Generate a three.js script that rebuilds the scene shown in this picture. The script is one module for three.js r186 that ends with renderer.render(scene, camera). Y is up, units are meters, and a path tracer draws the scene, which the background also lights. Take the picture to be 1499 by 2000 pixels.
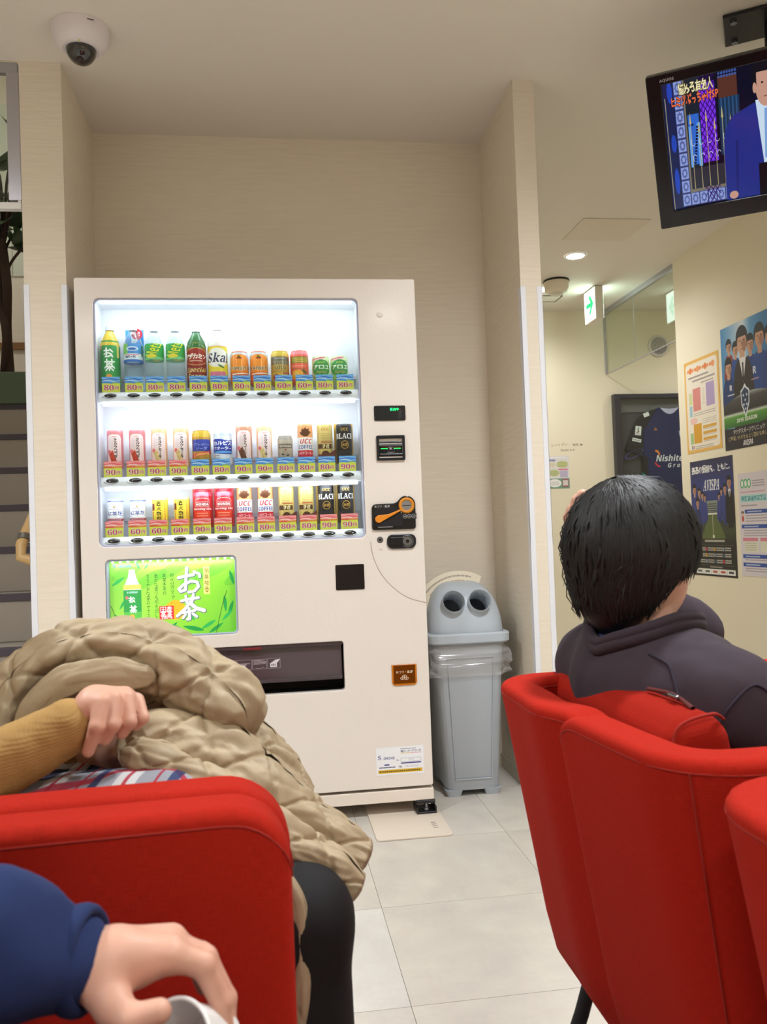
import * as THREE from 'three';
import { RoundedBoxGeometry } from 'three/addons/geometries/RoundedBoxGeometry.js';
import { mergeGeometries, mergeVertices, toCreasedNormals } from 'three/addons/utils/BufferGeometryUtils.js';
import { RectAreaLightUniformsLib } from 'three/addons/lights/RectAreaLightUniformsLib.js';
import { Brush, Evaluator, SUBTRACTION } from 'three-bvh-csg';
import { ImprovedNoise } from 'three/addons/math/ImprovedNoise.js';

// ---------------------------------------------------------------- camera, lights, exposure
const scene = new THREE.Scene();
scene.background = new THREE.Color(0x000000);
const EYE = 0.956;
const camera = new THREE.PerspectiveCamera(2 * Math.atan(1000 / 1643.2) * 180 / Math.PI, 1499 / 2000, 0.02, 60);
camera.position.set(0, EYE, 0);
camera.rotation.set(1.481 * Math.PI / 180, -7.734 * Math.PI / 180, -2.087 * Math.PI / 180, 'YXZ');
camera.focus = 2.3; camera.userData.fStop = 9;
scene.add(camera);
const renderer = new THREE.WebGLRenderer({ antialias: true });
renderer.toneMapping = THREE.LinearToneMapping;
renderer.toneMappingExposure = 2.1;
renderer.shadowMap.enabled = true;
RectAreaLightUniformsLib.init();

const CEIL = 2.55;
// lamps of the waiting room: ceiling downlights [x, z, candela]; each glowing lens has a wide spot light of its own just under it
const ROOM_LAMPS = [[-1.3, 0.7, 3.6], [0.88, 0.3, 4.2], [-1.3, -1.35, 8.4], [0.95, -1.5, 8.4], [-2.3, 2.4, 3.6], [1.9, 2.4, 3.6]];
const ROOM_COLOR = new THREE.Color(0.93, 0.97, 1.0);
// corridor downlights [x, z]
const DOWNLIGHTS = [[1.835, -4.71], [1.87, -5.38], [3.3, -5.2]];
const DOWN_CD = 1.6, DOWN_COLOR = new THREE.Color(0.97, 0.98, 0.97);
const MACHINE_NITS = 6.4, MACHINE_COLOR = new THREE.Color(0.80, 0.89, 1.0);
const STAIR_NITS = 0.6;

// ---------------------------------------------------------------- helpers
const taken = new Map();
function numbered(n) { const k = taken.get(n) || 0; taken.set(n, k + 1); return k ? n + '_' + String(k).padStart(3, '0') : n; }
const V = (x, y, z) => new THREE.Vector3(x, y, z);
let seed = 7;
const rnd = () => { seed = (seed * 1664525 + 1013904223) >>> 0; return seed / 4294967296; };
const noise = new ImprovedNoise();
const lerp = (a, b, t) => a + (b - a) * t, clamp = (x, a, b) => Math.min(b, Math.max(a, x)), smooth = (a, b, x) => { const t = clamp((x - a) / (b - a), 0, 1); return t * t * (3 - 2 * t); };
function shade(m) { m.castShadow = true; m.receiveShadow = true; return m; }
function thing(name, label, category, pos = [0, 0, 0], turn = 0, group) {
  const o = new THREE.Group(); o.name = numbered(name); o.position.set(...pos); o.rotation.y = turn; scene.add(o);
  o.userData = { label, category }; if (group) o.userData.group = group; return o;
}
function part(parent, name, geo, mat, pos, rot, label) {
  const m = shade(new THREE.Mesh(geo, mat)); m.name = name; parent.add(m);
  if (pos) m.position.set(...pos); if (rot) m.rotation.set(...rot); if (label) m.userData.label = label; return m;
}
function struct(name, geo, mat, label, category = 'wall') {
  const m = shade(new THREE.Mesh(geo, mat)); m.name = name; scene.add(m); m.userData = { kind: 'structure', label, category }; return m;
}
function single(name, label, category, geo, mat, pos, rot, group) {
  const m = shade(new THREE.Mesh(geo, mat)); m.name = numbered(name); scene.add(m); if (pos) m.position.set(...pos); if (rot) m.rotation.set(...rot);
  m.userData = { label, category }; if (group) m.userData.group = group; return m;
}
// box between two corners, uv in metres
function boxUV(g, w, h, d) {
  const p = g.attributes.position, n = g.attributes.normal, uv = new Float32Array(p.count * 2);
  for (let i = 0; i < p.count; i++) {
    const ax = Math.abs(n.getX(i)), ay = Math.abs(n.getY(i)), az = Math.abs(n.getZ(i));
    if (az >= ax && az >= ay) { uv[2 * i] = p.getX(i); uv[2 * i + 1] = p.getY(i); } else if (ax >= ay) { uv[2 * i] = p.getZ(i); uv[2 * i + 1] = p.getY(i); } else { uv[2 * i] = p.getX(i); uv[2 * i + 1] = p.getZ(i); }
  }
  g.setAttribute('uv', new THREE.BufferAttribute(uv, 2)); return g;
}
function span(x0, x1, y0, y1, z0, z1) { const g = new THREE.BoxGeometry(Math.abs(x1 - x0), Math.abs(y1 - y0), Math.abs(z1 - z0)); g.translate((x0 + x1) / 2, (y0 + y1) / 2, (z0 + z1) / 2); return boxUV(g); }
function rspan(x0, x1, y0, y1, z0, z1, r = 0.003, s = 2) { const g = new RoundedBoxGeometry(Math.abs(x1 - x0), Math.abs(y1 - y0), Math.abs(z1 - z0), s, r); g.translate((x0 + x1) / 2, (y0 + y1) / 2, (z0 + z1) / 2); return boxUV(g.index ? g.toNonIndexed() : g); }
const merge = (list) => mergeGeometries(list.map((g) => { const h = g.index ? g.toNonIndexed() : g; for (const k of Object.keys(h.attributes)) if (!['position', 'normal', 'uv'].includes(k)) h.deleteAttribute(k); return h; }));
function rrShape(x0, x1, y0, y1, r) {
  const s = new THREE.Shape(); s.moveTo(x0 + r, y0); s.lineTo(x1 - r, y0); s.absarc(x1 - r, y0 + r, r, -Math.PI / 2, 0); s.lineTo(x1, y1 - r); s.absarc(x1 - r, y1 - r, r, 0, Math.PI / 2);
  s.lineTo(x0 + r, y1); s.absarc(x0 + r, y1 - r, r, Math.PI / 2, Math.PI); s.lineTo(x0, y0 + r); s.absarc(x0 + r, y0 + r, r, Math.PI, Math.PI * 1.5); return s;
}
function plate(shape, depth, bevel = 0.002, seg = 8) { return new THREE.ExtrudeGeometry(shape, { depth: Math.max(1e-4, depth - 2 * bevel), bevelEnabled: bevel > 0, bevelSize: bevel, bevelThickness: bevel, bevelSegments: 2, bevelOffset: -bevel, curveSegments: seg }).translate(0, 0, bevel); }
// flat printed sheet with the print on +z, uv 0..1
function sheet(w, h, t = 0.0006) { const g = new THREE.BoxGeometry(w, h, t); return g; }
function tube(pts, r, seg = 40, rad = 8, closed = false) { return new THREE.TubeGeometry(new THREE.CatmullRomCurve3(pts.map((p) => (p.isVector3 ? p : V(...p))), closed, 'centripetal'), seg, r, rad, closed); }
// lathe with v by height and u going once round, u = 0.25 at the front (+z)
function turned(profile, seg = 40) {
  const H = profile[profile.length - 1][1], pos = [], uv = [], idx = [];
  for (let i = 0; i < profile.length; i++) for (let j = 0; j <= seg; j++) {
    const a = -Math.PI / 2 + (j / seg) * Math.PI * 2, [r, y] = profile[i];
    pos.push(r * Math.sin(a), y, r * Math.cos(a)); uv.push((j / seg) * 2, y / H);
  }
  const n = seg + 1;
  for (let i = 0; i < profile.length - 1; i++) for (let j = 0; j < seg; j++) { const a = i * n + j, b = a + 1, c = a + n, d = c + 1; idx.push(a, b, d, a, d, c); }
  const g = new THREE.BufferGeometry(); g.setAttribute('position', new THREE.Float32BufferAttribute(pos, 3)); g.setAttribute('uv', new THREE.Float32BufferAttribute(uv, 2)); g.setIndex(idx); g.computeVertexNormals();
  const N = g.attributes.normal; for (let i = 0; i < profile.length; i++) { const a = i * n, b = a + seg; const v = V(N.getX(a) + N.getX(b), N.getY(a) + N.getY(b), N.getZ(a) + N.getZ(b)).normalize(); N.setXYZ(a, v.x, v.y, v.z); N.setXYZ(b, v.x, v.y, v.z); }
  return toCreasedNormals(g, 0.7);
}
// signed distance bodies, meshed by surface nets
const smin = (a, b, k) => { const h = Math.max(k - Math.abs(a - b), 0) / k; return Math.min(a, b) - h * h * k * 0.25; };
function capsule(p, a, b, ra, rb) {
  const bx = b[0] - a[0], by = b[1] - a[1], bz = b[2] - a[2], px = p[0] - a[0], py = p[1] - a[1], pz = p[2] - a[2];
  const h = clamp((px * bx + py * by + pz * bz) / (bx * bx + by * by + bz * bz + 1e-12), 0, 1);
  return Math.hypot(px - bx * h, py - by * h, pz - bz * h) - lerp(ra, rb, h);
}
function ellipsoid(p, c, r) { const x = (p[0] - c[0]) / r[0], y = (p[1] - c[1]) / r[1], z = (p[2] - c[2]) / r[2]; const k0 = Math.hypot(x, y, z), k1 = Math.hypot(x / r[0], y / r[1], z / r[2]); return k1 < 1e-9 ? -Math.min(...r) : k0 * (k0 - 1) / k1; }
function bones(list, k = 0.02) { return (p) => { let d = 1e9; for (const b of list) d = d > 1e8 ? capsule(p, b[0], b[1], b[2], b[3]) : smin(d, capsule(p, b[0], b[1], b[2], b[3]), b[4] || k); return d; }; }
function sdfMesh(fn, lo, hi, c) {
  const n = [0, 1, 2].map((i) => Math.ceil((hi[i] - lo[i]) / c) + 1), [nx, ny, nz] = n, f = new Float32Array(nx * ny * nz), id = (i, j, k) => i + nx * (j + ny * k);
  for (let k = 0; k < nz; k++) for (let j = 0; j < ny; j++) for (let i = 0; i < nx; i++) f[id(i, j, k)] = fn([lo[0] + i * c, lo[1] + j * c, lo[2] + k * c]);
  const vid = new Int32Array(nx * ny * nz).fill(-1), pos = [], idx = [];
  for (let k = 0; k < nz - 1; k++) for (let j = 0; j < ny - 1; j++) for (let i = 0; i < nx - 1; i++) {
    let cnt = 0, sx = 0, sy = 0, sz = 0, mask = 0; const v = [];
    for (let q = 0; q < 8; q++) { const d = f[id(i + (q & 1), j + ((q >> 1) & 1), k + (q >> 2))]; v.push(d); if (d < 0) mask |= 1 << q; }
    if (mask === 0 || mask === 255) continue;
    for (let a = 0; a < 8; a++) for (const bit of [1, 2, 4]) { if (a & bit) continue; const b = a | bit; if ((v[a] < 0) === (v[b] < 0)) continue; const t = v[a] / (v[a] - v[b]); sx += (a & 1) + (bit === 1 ? t : 0); sy += ((a >> 1) & 1) + (bit === 2 ? t : 0); sz += (a >> 2) + (bit === 4 ? t : 0); cnt++; }
    vid[id(i, j, k)] = pos.length / 3; pos.push(lo[0] + (i + sx / cnt) * c, lo[1] + (j + sy / cnt) * c, lo[2] + (k + sz / cnt) * c);
  }
  const quad = (a, b, d, e, flip) => { if (a < 0 || b < 0 || d < 0 || e < 0) return; flip ? idx.push(a, d, b, a, e, d) : idx.push(a, b, d, a, d, e); };
  for (let k = 1; k < nz - 1; k++) for (let j = 1; j < ny - 1; j++) for (let i = 1; i < nx - 1; i++) {
    const s = f[id(i, j, k)] < 0;
    if (s !== f[id(i + 1, j, k)] < 0) quad(vid[id(i, j - 1, k - 1)], vid[id(i, j, k - 1)], vid[id(i, j, k)], vid[id(i, j - 1, k)], !s);
    if (s !== f[id(i, j + 1, k)] < 0) quad(vid[id(i - 1, j, k - 1)], vid[id(i - 1, j, k)], vid[id(i, j, k)], vid[id(i, j, k - 1)], !s);
    if (s !== f[id(i, j, k + 1)] < 0) quad(vid[id(i - 1, j - 1, k)], vid[id(i, j - 1, k)], vid[id(i, j, k)], vid[id(i - 1, j, k)], !s);
  }
  const nor = new Float32Array(pos.length), e = c * 0.5;
  for (let i = 0; i < pos.length; i += 3) {
    const x = pos[i], y = pos[i + 1], z = pos[i + 2];
    let a = fn([x + e, y, z]) - fn([x - e, y, z]), b = fn([x, y + e, z]) - fn([x, y - e, z]), d = fn([x, y, z + e]) - fn([x, y, z - e]); const l = Math.hypot(a, b, d) || 1;
    nor[i] = a / l; nor[i + 1] = b / l; nor[i + 2] = d / l;
  }
  const g = new THREE.BufferGeometry(); g.setAttribute('position', new THREE.Float32BufferAttribute(pos, 3)); g.setAttribute('normal', new THREE.BufferAttribute(nor, 3));
  const uv = new Float32Array(pos.length / 3 * 2); for (let i = 0; i < pos.length / 3; i++) { uv[2 * i] = pos[3 * i] + 0.35 * pos[3 * i + 2]; uv[2 * i + 1] = pos[3 * i + 1] + 0.6 * pos[3 * i + 2]; }
  g.setAttribute('uv', new THREE.BufferAttribute(uv, 2)); g.setIndex(idx); return g;
}

// ---------------------------------------------------------------- hand-drawn strokes for Japanese lettering: "xyxy..." on a 10 by 10 field, strokes apart by blanks
const GLYPH = {
  'ミ': '2173 2475 1779', 'ル': '313518 616894', 'ク': '4014 32827529', 'コ': '11818818', 'ア': '118154 534629', 'セ': '148366 31374888', 'ー': '1585', '｜': '5159', 'キ': '2372 1685 4069', 'ヒ': '212888 2473',
  'カ': '13837858 403519', 'ピ': '212878 2463 7191927271', 'ス': '21714519 5589', 'ウ': '5052 1512827639', 'オ': '1383 6069 6428', 'タ': '4014 32827529 3466', 'リ': '2125 717549', 'フ': '11817529', 'レ': '212985', 'ッ': '2436 4456 836839',
  'シ': '2142 1435 2984', 'ュ': '246468 1888', 'ソ': '1224 816629', 'ダ': '4014 32727529 3466 8182 9192', 'ド': '3139 3465 6173 8193', 'デ': '2262 1484 545729 7081 9091', 'ン': '1233 2883', 'ロ': '1181881811', 'エ': '2171 5158 1888',
  'ゲ': '2114 2383 635839 7081 9091', 'ト': '3139 3465', 'ポ': '1383 5059 3518 6588 80919170', 'ツ': '1224 4153 816629', 'ニ': '2272 1888', 'ケ': '2114 2383 635839', 'パ': '314418 6188 80919170', 'ビ': '212888 2473 7182 9091', '・': '4455',
  'お': '1353 313828 1635557688774858 6284', '茶': '1292 3034 7074 5317 5397 2686 5559 4729 6789', '円': '191181898879 5155 1585', 'つ': '13527285766939', 'り': '2125 41 717549', 'め': '2137 621829 25457597768859', 'る': '2171153574768859 5948', 'ぶ': '415345577659 1718 6788 7182 9092',
  'っ': '254575767759', 'ち': '2272 4035657788 7749', 'ゃ': '165585766556 2449 5354', 'け': '2118 4383 706869', 'の': '51372816244272857769', 'を': '2272 4125456569 4775 658889', 'と': '3145 73453849 4989', 'も': '3137588876 1363 1565', 'に': '2118 4373 475888', 'て': '12823645678 6789',
  'で': '1282464758 5869 7485 9395', 'か': '1463655738 4029 7285', 'な': '1352 3015 6284 656858477886', 'き': '2272 1474 4167 264879', 'し': '312749788', 'た': '1352 4019 5484 547888', 'ま': '2272 2474 515848377688', 'ろ': '217125456577776939', 'や': '1464837565 4254 3359', 'み': '2151271848 48879 7276', 'す': '1383 5056465756 5659',
  'さ': '2272 4167 264879', 'ご': '2372 264878 7182 9092', 'い': '1217382 7285', 'だ': '1352 3018 5474 547888 7182 9092', 'よ': '515848376788 5373', 'げ': '2118 4373 606859 7182 9092', '、': '1738', '。': '1727281817',
  '火': '2434 8364 5055 5519 5589', '水': '5058 4948 1433 3318 8264 5489', '直': '1282 5022 5044 3474 3439 7478 3673 3878 1999 2429', '珈': '1242 1444 1848 2228 5353 5153 4363 635849 7389 8389 7388 7888', '琲': '1242 1444 1848 2228 5159 4353 4555 4858 7179 7292 7595 7898', '紅': '2013 1333 3315 1545 2558 2539 1627 4749 5292 7278 5898', '姫': '2027 1243 312618 2749 5159 5191 5393 6366 8386 5696 5999',
  '無': '2112 2292 1595 1787 3237 5257 7277 1819 3839 5859 7889', '糖': '1424 2129 3122 1418 2738 5060 4191 4149 5292 5494 7278 6666 6999', '微': '2013 3013 2529 4143 5053 6163 4364 4456 6139 7058 7292 8259', '国': '1191991911 3171 3575 3878 5158', '産': '5051 1292 3133 7163 2494 2419 4147 4686 4888 3999 6569', '葉': '1191 3032 7072 2383 3343 3573 7375 1696 5559 5629 5689', '純': '2013 1333 3315 2529 1627 4147 5292 7178 5459 5494 9495 7899',
  '仕': '3014 2329 4393 7079 4999', '立': '5052 1292 3337 7367 1999', '本': '1292 5059 5217 5287 3676', '来': '1181 3133 7163 1595 5059 5519 5589', '豊': '2272 3034 5034 7074 2484 1595 3656 3767 2999 3739 7779', '香': '7020 1292 5055 5215 5295 3676 3639 7679 3878 3979', '引': '1151 5144 4414 1446 4648 4838 8089', '出': '5058 2024 2484 8084 1519 1999 9599', '飲': '3013 3063 2555 2429 5459 2757 6051 5092 7375 7549 7599', '銘': '3014 3064 2353 1555 3359 1959 7041 6292 8258 5696 5999 9699', '芳': '1292 3034 7074 1595 5459 5787 8779',
  '返': '3181 3135 3519 4474 7438 4588 1113 1414 1418 1899', '却': '3036 1353 1656 3618 1858 6169 6191 9197', '販': '1141 4147 1147 1343 1545 1747 1729 3749 5191 5158 5484 8459 5599', '売': '5053 1292 3383 1595 1517 9597 4619 6669 6999', '中': '1282 8286 1686 1216 5059', '有': '1292 4019 3484 8489 3439 3686 3888', '名': '4014 3282 8219 3466 4484 4449 8489 4999', '人': '5053 5319 5399', '悩': '2029 1213 3435 4152 6172 8192 4464 4449 9499 4999 5588 8558',
  '最': '2181 2184 8184 2282 2484 1595 2629 5629 1969 6696 7699 9669', '高': '5051 1191 3272 3274 7274 3474 1595 1519 9599 3777 3739 7779 3979', '瞬': '1131 1139 3139 1333 1535 1939 4090 4243 6263 8292 4494 5549 5779 7599 7497', '間': '1141 1119 4144 1343 6191 6164 9199 6393 3575 3539 7579 3777 3979', '限': '1119 1141 4133 3345 4527 5191 5159 9195 5393 5595 5969 6599 8576', '度': '5051 1191 1119 3373 4244 6264 4565 3787 4799 8739', '額': '3031 1151 1313 2333 2355 3355 2656 2659 5659 2959 6191 7273 6393 6397 9397 6595 6797 7789', '適': '4191 5253 7372 4494 4449 9499 5585 7577 5787 1113 1415 1418 1899', '用': '1119 1181 8189 1383 1585 5159', '認': '1141 1333 1545 1747 1749 4749 5191 7158 9187 5666 6699 7787', '定': '5051 1113 1191 9193 3373 5358 5676 3639 3899', '証': '1141 1333 1545 1747 1749 4749 5191 7179 7595 5569 5999',
  '声': '5053 1191 2383 2485 2585 5355 2429 8486', '援': '1343 3039 1646 5091 5263 7373 4494 4686 5549 5799', '心': '2418 4148 4888 8886 5254 7385', '御': '2013 3013 2529 4032 3262 4547 5158 3969 7191 7179 9197', '礼': '3031 1353 5319 3539 3556 7078 7899', '申': '1282 1216 8286 1484 1686 5059', '上': '5058 5484 1898', '様': '1141 2029 2316 2446 5162 8272 4292 5484 4595 7379 5749 7799', '株': '1242 2029 2316 2446 6243 4393 7079 4595 7549 7599', '売り': '',
};
function drawGlyph(c, ch, x, y, s, w) {
  const g = GLYPH[ch]; if (!g) return false;
  c.lineWidth = w; c.lineCap = 'round'; c.lineJoin = 'round'; c.beginPath();
  for (const st of g.split(' ')) for (let i = 0; i + 1 < st.length; i += 2) { const px = x + (+st[i] + 0.2) / 9.6 * s, py = y + (+st[i + 1] + 0.2) / 9.6 * s; i ? c.lineTo(px, py) : c.moveTo(px, py); }
  c.stroke(); return true;
}
// mixed text; x, y is the upper left corner
function write(c, text, x, y, size, color, o = {}) {
  c.strokeStyle = color; c.fillStyle = color; c.textBaseline = 'alphabetic'; c.textAlign = 'left';
  const w = size * (o.weight || 0.1), gap = o.gap || 1.04;
  for (const ch of text) {
    if (ch === ' ') { o.vertical ? (y += size * 0.5) : (x += size * 0.5); continue; }
    if (GLYPH[ch]) {
      const k = o.vertical && ch === 'ー' ? '｜' : ch;
      if (o.edge) { c.strokeStyle = o.edge; drawGlyph(c, k, x, y, size, w + size * (o.edgeW || 0.12)); c.strokeStyle = color; }
      drawGlyph(c, k, x, y, size, w); o.vertical ? (y += size * gap) : (x += size * gap);
    } else {
      c.font = (o.font || 'bold ') + Math.round(size * 1.05) + 'px sans-serif';
      if (o.edge) { c.strokeStyle = o.edge; c.lineWidth = size * (o.edgeW || 0.12); c.strokeText(ch, x, y + size * 0.9); }
      c.fillText(ch, x, y + size * 0.9); o.vertical ? (y += size * gap) : (x += c.measureText(ch).width);
    }
  }
}
function latin(c, text, x, y, font, color, o = {}) { c.font = font; c.fillStyle = color; c.textAlign = o.align || 'center'; c.textBaseline = 'middle'; c.save(); c.translate(x, y); if (o.sx) c.scale(o.sx, o.sy || 1); if (o.skew) c.transform(1, 0, o.skew, 1, 0, 0); if (o.edge) { c.strokeStyle = o.edge; c.lineWidth = o.edgeW || 3; c.lineJoin = 'round'; c.strokeText(text, 0, 0); } c.fillText(text, 0, 0); c.restore(); }
function tex(w, h, draw, srgb = true) {
  const cv = document.createElement('canvas'); cv.width = w; cv.height = h; const c = cv.getContext('2d'); draw(c, w, h);
  const t = new THREE.CanvasTexture(cv); if (srgb) t.colorSpace = THREE.SRGBColorSpace; t.wrapS = t.wrapT = THREE.RepeatWrapping; t.anisotropy = 8; return t;
}
// computed grey or colour field; fn(u, v) gives [r, g, b] 0..1 or a number
function field(n, fn, srgb = false, m = n) {
  const d = new Uint8Array(n * m * 4);
  for (let j = 0; j < m; j++) for (let i = 0; i < n; i++) { const v = fn(i / n, j / m), k = 4 * (j * n + i); if (typeof v === 'number') d[k] = d[k + 1] = d[k + 2] = clamp(v, 0, 1) * 255; else for (let q = 0; q < 3; q++) d[k + q] = clamp(v[q], 0, 1) * 255; d[k + 3] = 255; }
  const t = new THREE.DataTexture(d, n, m); t.wrapS = t.wrapT = THREE.RepeatWrapping; t.magFilter = THREE.LinearFilter; t.minFilter = THREE.LinearMipmapLinearFilter; t.generateMipmaps = true; if (srgb) t.colorSpace = THREE.SRGBColorSpace; t.needsUpdate = true; return t;
}
const pnoise = (u, v, fx, fy, s = 0) => { // tileable by blending
  const a = noise.noise(u * fx, v * fy, s), b = noise.noise((u - 1) * fx, v * fy, s), c = noise.noise(u * fx, (v - 1) * fy, s), d = noise.noise((u - 1) * fx, (v - 1) * fy, s);
  return lerp(lerp(a, b, u), lerp(c, d, u), v);
};
const std = (color, rough = 0.6, o = {}) => new THREE.MeshStandardMaterial({ color, roughness: rough, ...o });
const phys = (color, rough = 0.4, o = {}) => new THREE.MeshPhysicalMaterial({ color, roughness: rough, ...o });
const withRepeat = (t, x, y) => { const c = t.clone(); c.repeat.set(x, y); c.needsUpdate = true; return c; };

// ---------------------------------------------------------------- shared materials
const wallBump = field(256, (u, v) => 0.5 + 0.18 * pnoise(u, v, 5, 90, 1) + 0.22 * pnoise(u, v, 11, 150, 4));
const wallTone = field(256, (u, v) => { const k = 1 + 0.03 * pnoise(u, v, 4, 70, 9) + 0.018 * pnoise(u, v, 9, 130, 3); return [0.92 * k, 0.876 * k, 0.803 * k]; }, true);
wallBump.repeat.set(1.6, 1.6); wallTone.repeat.set(1.6, 1.6);
const M = {
  wall: std(0xffffff, 0.82, { map: wallTone, bumpMap: wallBump, bumpScale: 0.0012 }),
  wallYellow: std(0xf4ebd3, 0.85, { bumpMap: wallBump, bumpScale: 0.0008 }),
  ceiling: std(0xe9e2d6, 0.92, { bumpMap: withRepeat(wallBump, 3, 3), bumpScale: 0.0004 }),
  guard: std(0xe9ebf2, 0.45), skirtBoard: std(0xcfc4b0, 0.6),
  alu: std(0xb9b7bd, 0.35, { metalness: 0.75 }), steel: std(0x8d9096, 0.28, { metalness: 0.95 }), darkSteel: std(0x3a3a3d, 0.35, { metalness: 0.8 }),
  black: std(0x0d0c0e, 0.35), blackMatt: std(0x110f12, 0.75), white: std(0xf2f2f2, 0.45),
  glass: phys(0xf4faf6, 0.02, { transmission: 1, thickness: 0, ior: 1.5 }),
};

// ---------------------------------------------------------------- the setting
const NX0 = -0.635, NX1 = 0.904, ZF = -2.85, ZB = -3.34, FARZ = -5.93, WALLX = 2.48;
struct('wall_niche_back', span(NX0 - 0.13, NX1 + 0.08, 0, CEIL, ZB, ZB - 0.06), M.wall, 'cream wallpapered back wall of the niche behind the vending machine');
struct('wall_niche_left', span(-0.768, NX0, 0, CEIL, ZF, ZB), M.wall, 'narrow cream wall end between the stairs and the vending machine');
struct('wall_niche_right', span(NX1, 0.98, 0, CEIL, ZF, FARZ), M.wall, 'cream wall end to the right of the grey bin, flanked by white corner strips');
struct('wall_far', span(0.98, 4.3, 0, CEIL, FARZ, FARZ - 0.1), M.wallYellow, 'cream end wall of the corridor with the framed jersey');
struct('wall_right', span(WALLX, WALLX + 0.1, 0, CEIL, -4.79, 3.2), M.wallYellow, 'yellowish cream side wall hung with posters');
struct('wall_corridor_side', merge([span(4.2, 4.3, 0, CEIL, FARZ, -4.5), span(WALLX + 0.1, 4.3, 0, CEIL, -4.4, -4.5)]), M.wallYellow, 'cream side walls closing the corridor beyond the hanging glass');
struct('wall_rear', span(-3.3, WALLX + 0.1, 0, CEIL, 3.2, 3.3), M.wall, 'cream wall closing the waiting room opposite the vending machine');
struct('wall_left', span(-3.3, -3.2, 0, CEIL, ZF - 0.1, 3.2), M.wall, 'cream left wall of the waiting room');
struct('wall_front_left', span(-3.2, -2.5, 0, CEIL, ZF, ZF - 0.1), M.wall, 'cream wall left of the stair opening');
struct('wall_stair_right', span(-0.768, -0.70, 0, 4.6, ZB - 0.06, -6.3), M.wall, 'cream wall along the right of the stairs');
struct('wall_stair_left', span(-2.6, -2.5, 0, 4.6, ZF - 0.1, -6.3), M.wall, 'cream wall along the left of the stairs');
struct('wall_stair_head', span(-2.6, -0.70, CEIL + 0.12, 4.6, ZF - 0.001, ZF - 0.08), M.wall, 'wall above the stair opening');
struct('ceiling', merge([span(-3.3, WALLX + 0.1, CEIL, CEIL + 0.12, 3.3, ZF), span(-0.768, 0.98, CEIL, CEIL + 0.12, ZF, ZB - 0.06), span(NX1, 4.3, CEIL, CEIL + 0.12, ZF, FARZ - 0.1)]), M.ceiling, 'pale flat ceiling above the waiting room', 'ceiling');
struct('ceiling_stair', span(-2.6, -0.70, 4.6, 4.7, ZF, -6.4), M.ceiling, 'high ceiling over the stairs', 'ceiling');
{ // rear wall of the stairwell: pale vertical boards above, plain wall below, a wooden rail between
  const w = new THREE.Group(); w.name = 'wall_stair_rear'; scene.add(w); w.userData = { kind: 'structure', label: 'wall behind the stair landing with pale vertical boards and a wooden rail', category: 'wall' };
  part(w, 'wall_face', span(-2.6, -0.70, 0, 4.6, -6.3, -6.4), M.wall);
  part(w, 'rail', rspan(-2.5, -0.77, 2.37, 2.42, -6.3, -6.275, 0.004), std(0x8a6238, 0.5));
  const board = rspan(-0.058, 0.058, 2.9, 4.15, -6.3, -6.288, 0.003, 1), bm = std(0xd9dcc9, 0.6);
  for (let i = 0; i < 14; i++) part(w, 'board', board, bm, [-2.43 + i * 0.12, 0, 0]);
}
const baseH = 0.05;
struct('baseboard_niche', merge([span(NX0, NX1, 0, baseH, ZB, ZB + 0.006), span(NX1 - 0.006, NX1, 0, baseH, ZF + 0.002, ZB)]), M.skirtBoard, 'low beige skirting in the niche', 'baseboard');
struct('baseboard_right', span(WALLX - 0.008, WALLX, 0, baseH, -4.79, 3.2), M.skirtBoard, 'low beige skirting along the poster wall', 'baseboard');
struct('baseboard_far', span(0.98, 4.2, 0, baseH, FARZ, FARZ + 0.008), M.skirtBoard, 'low beige skirting along the corridor end', 'baseboard');
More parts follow.
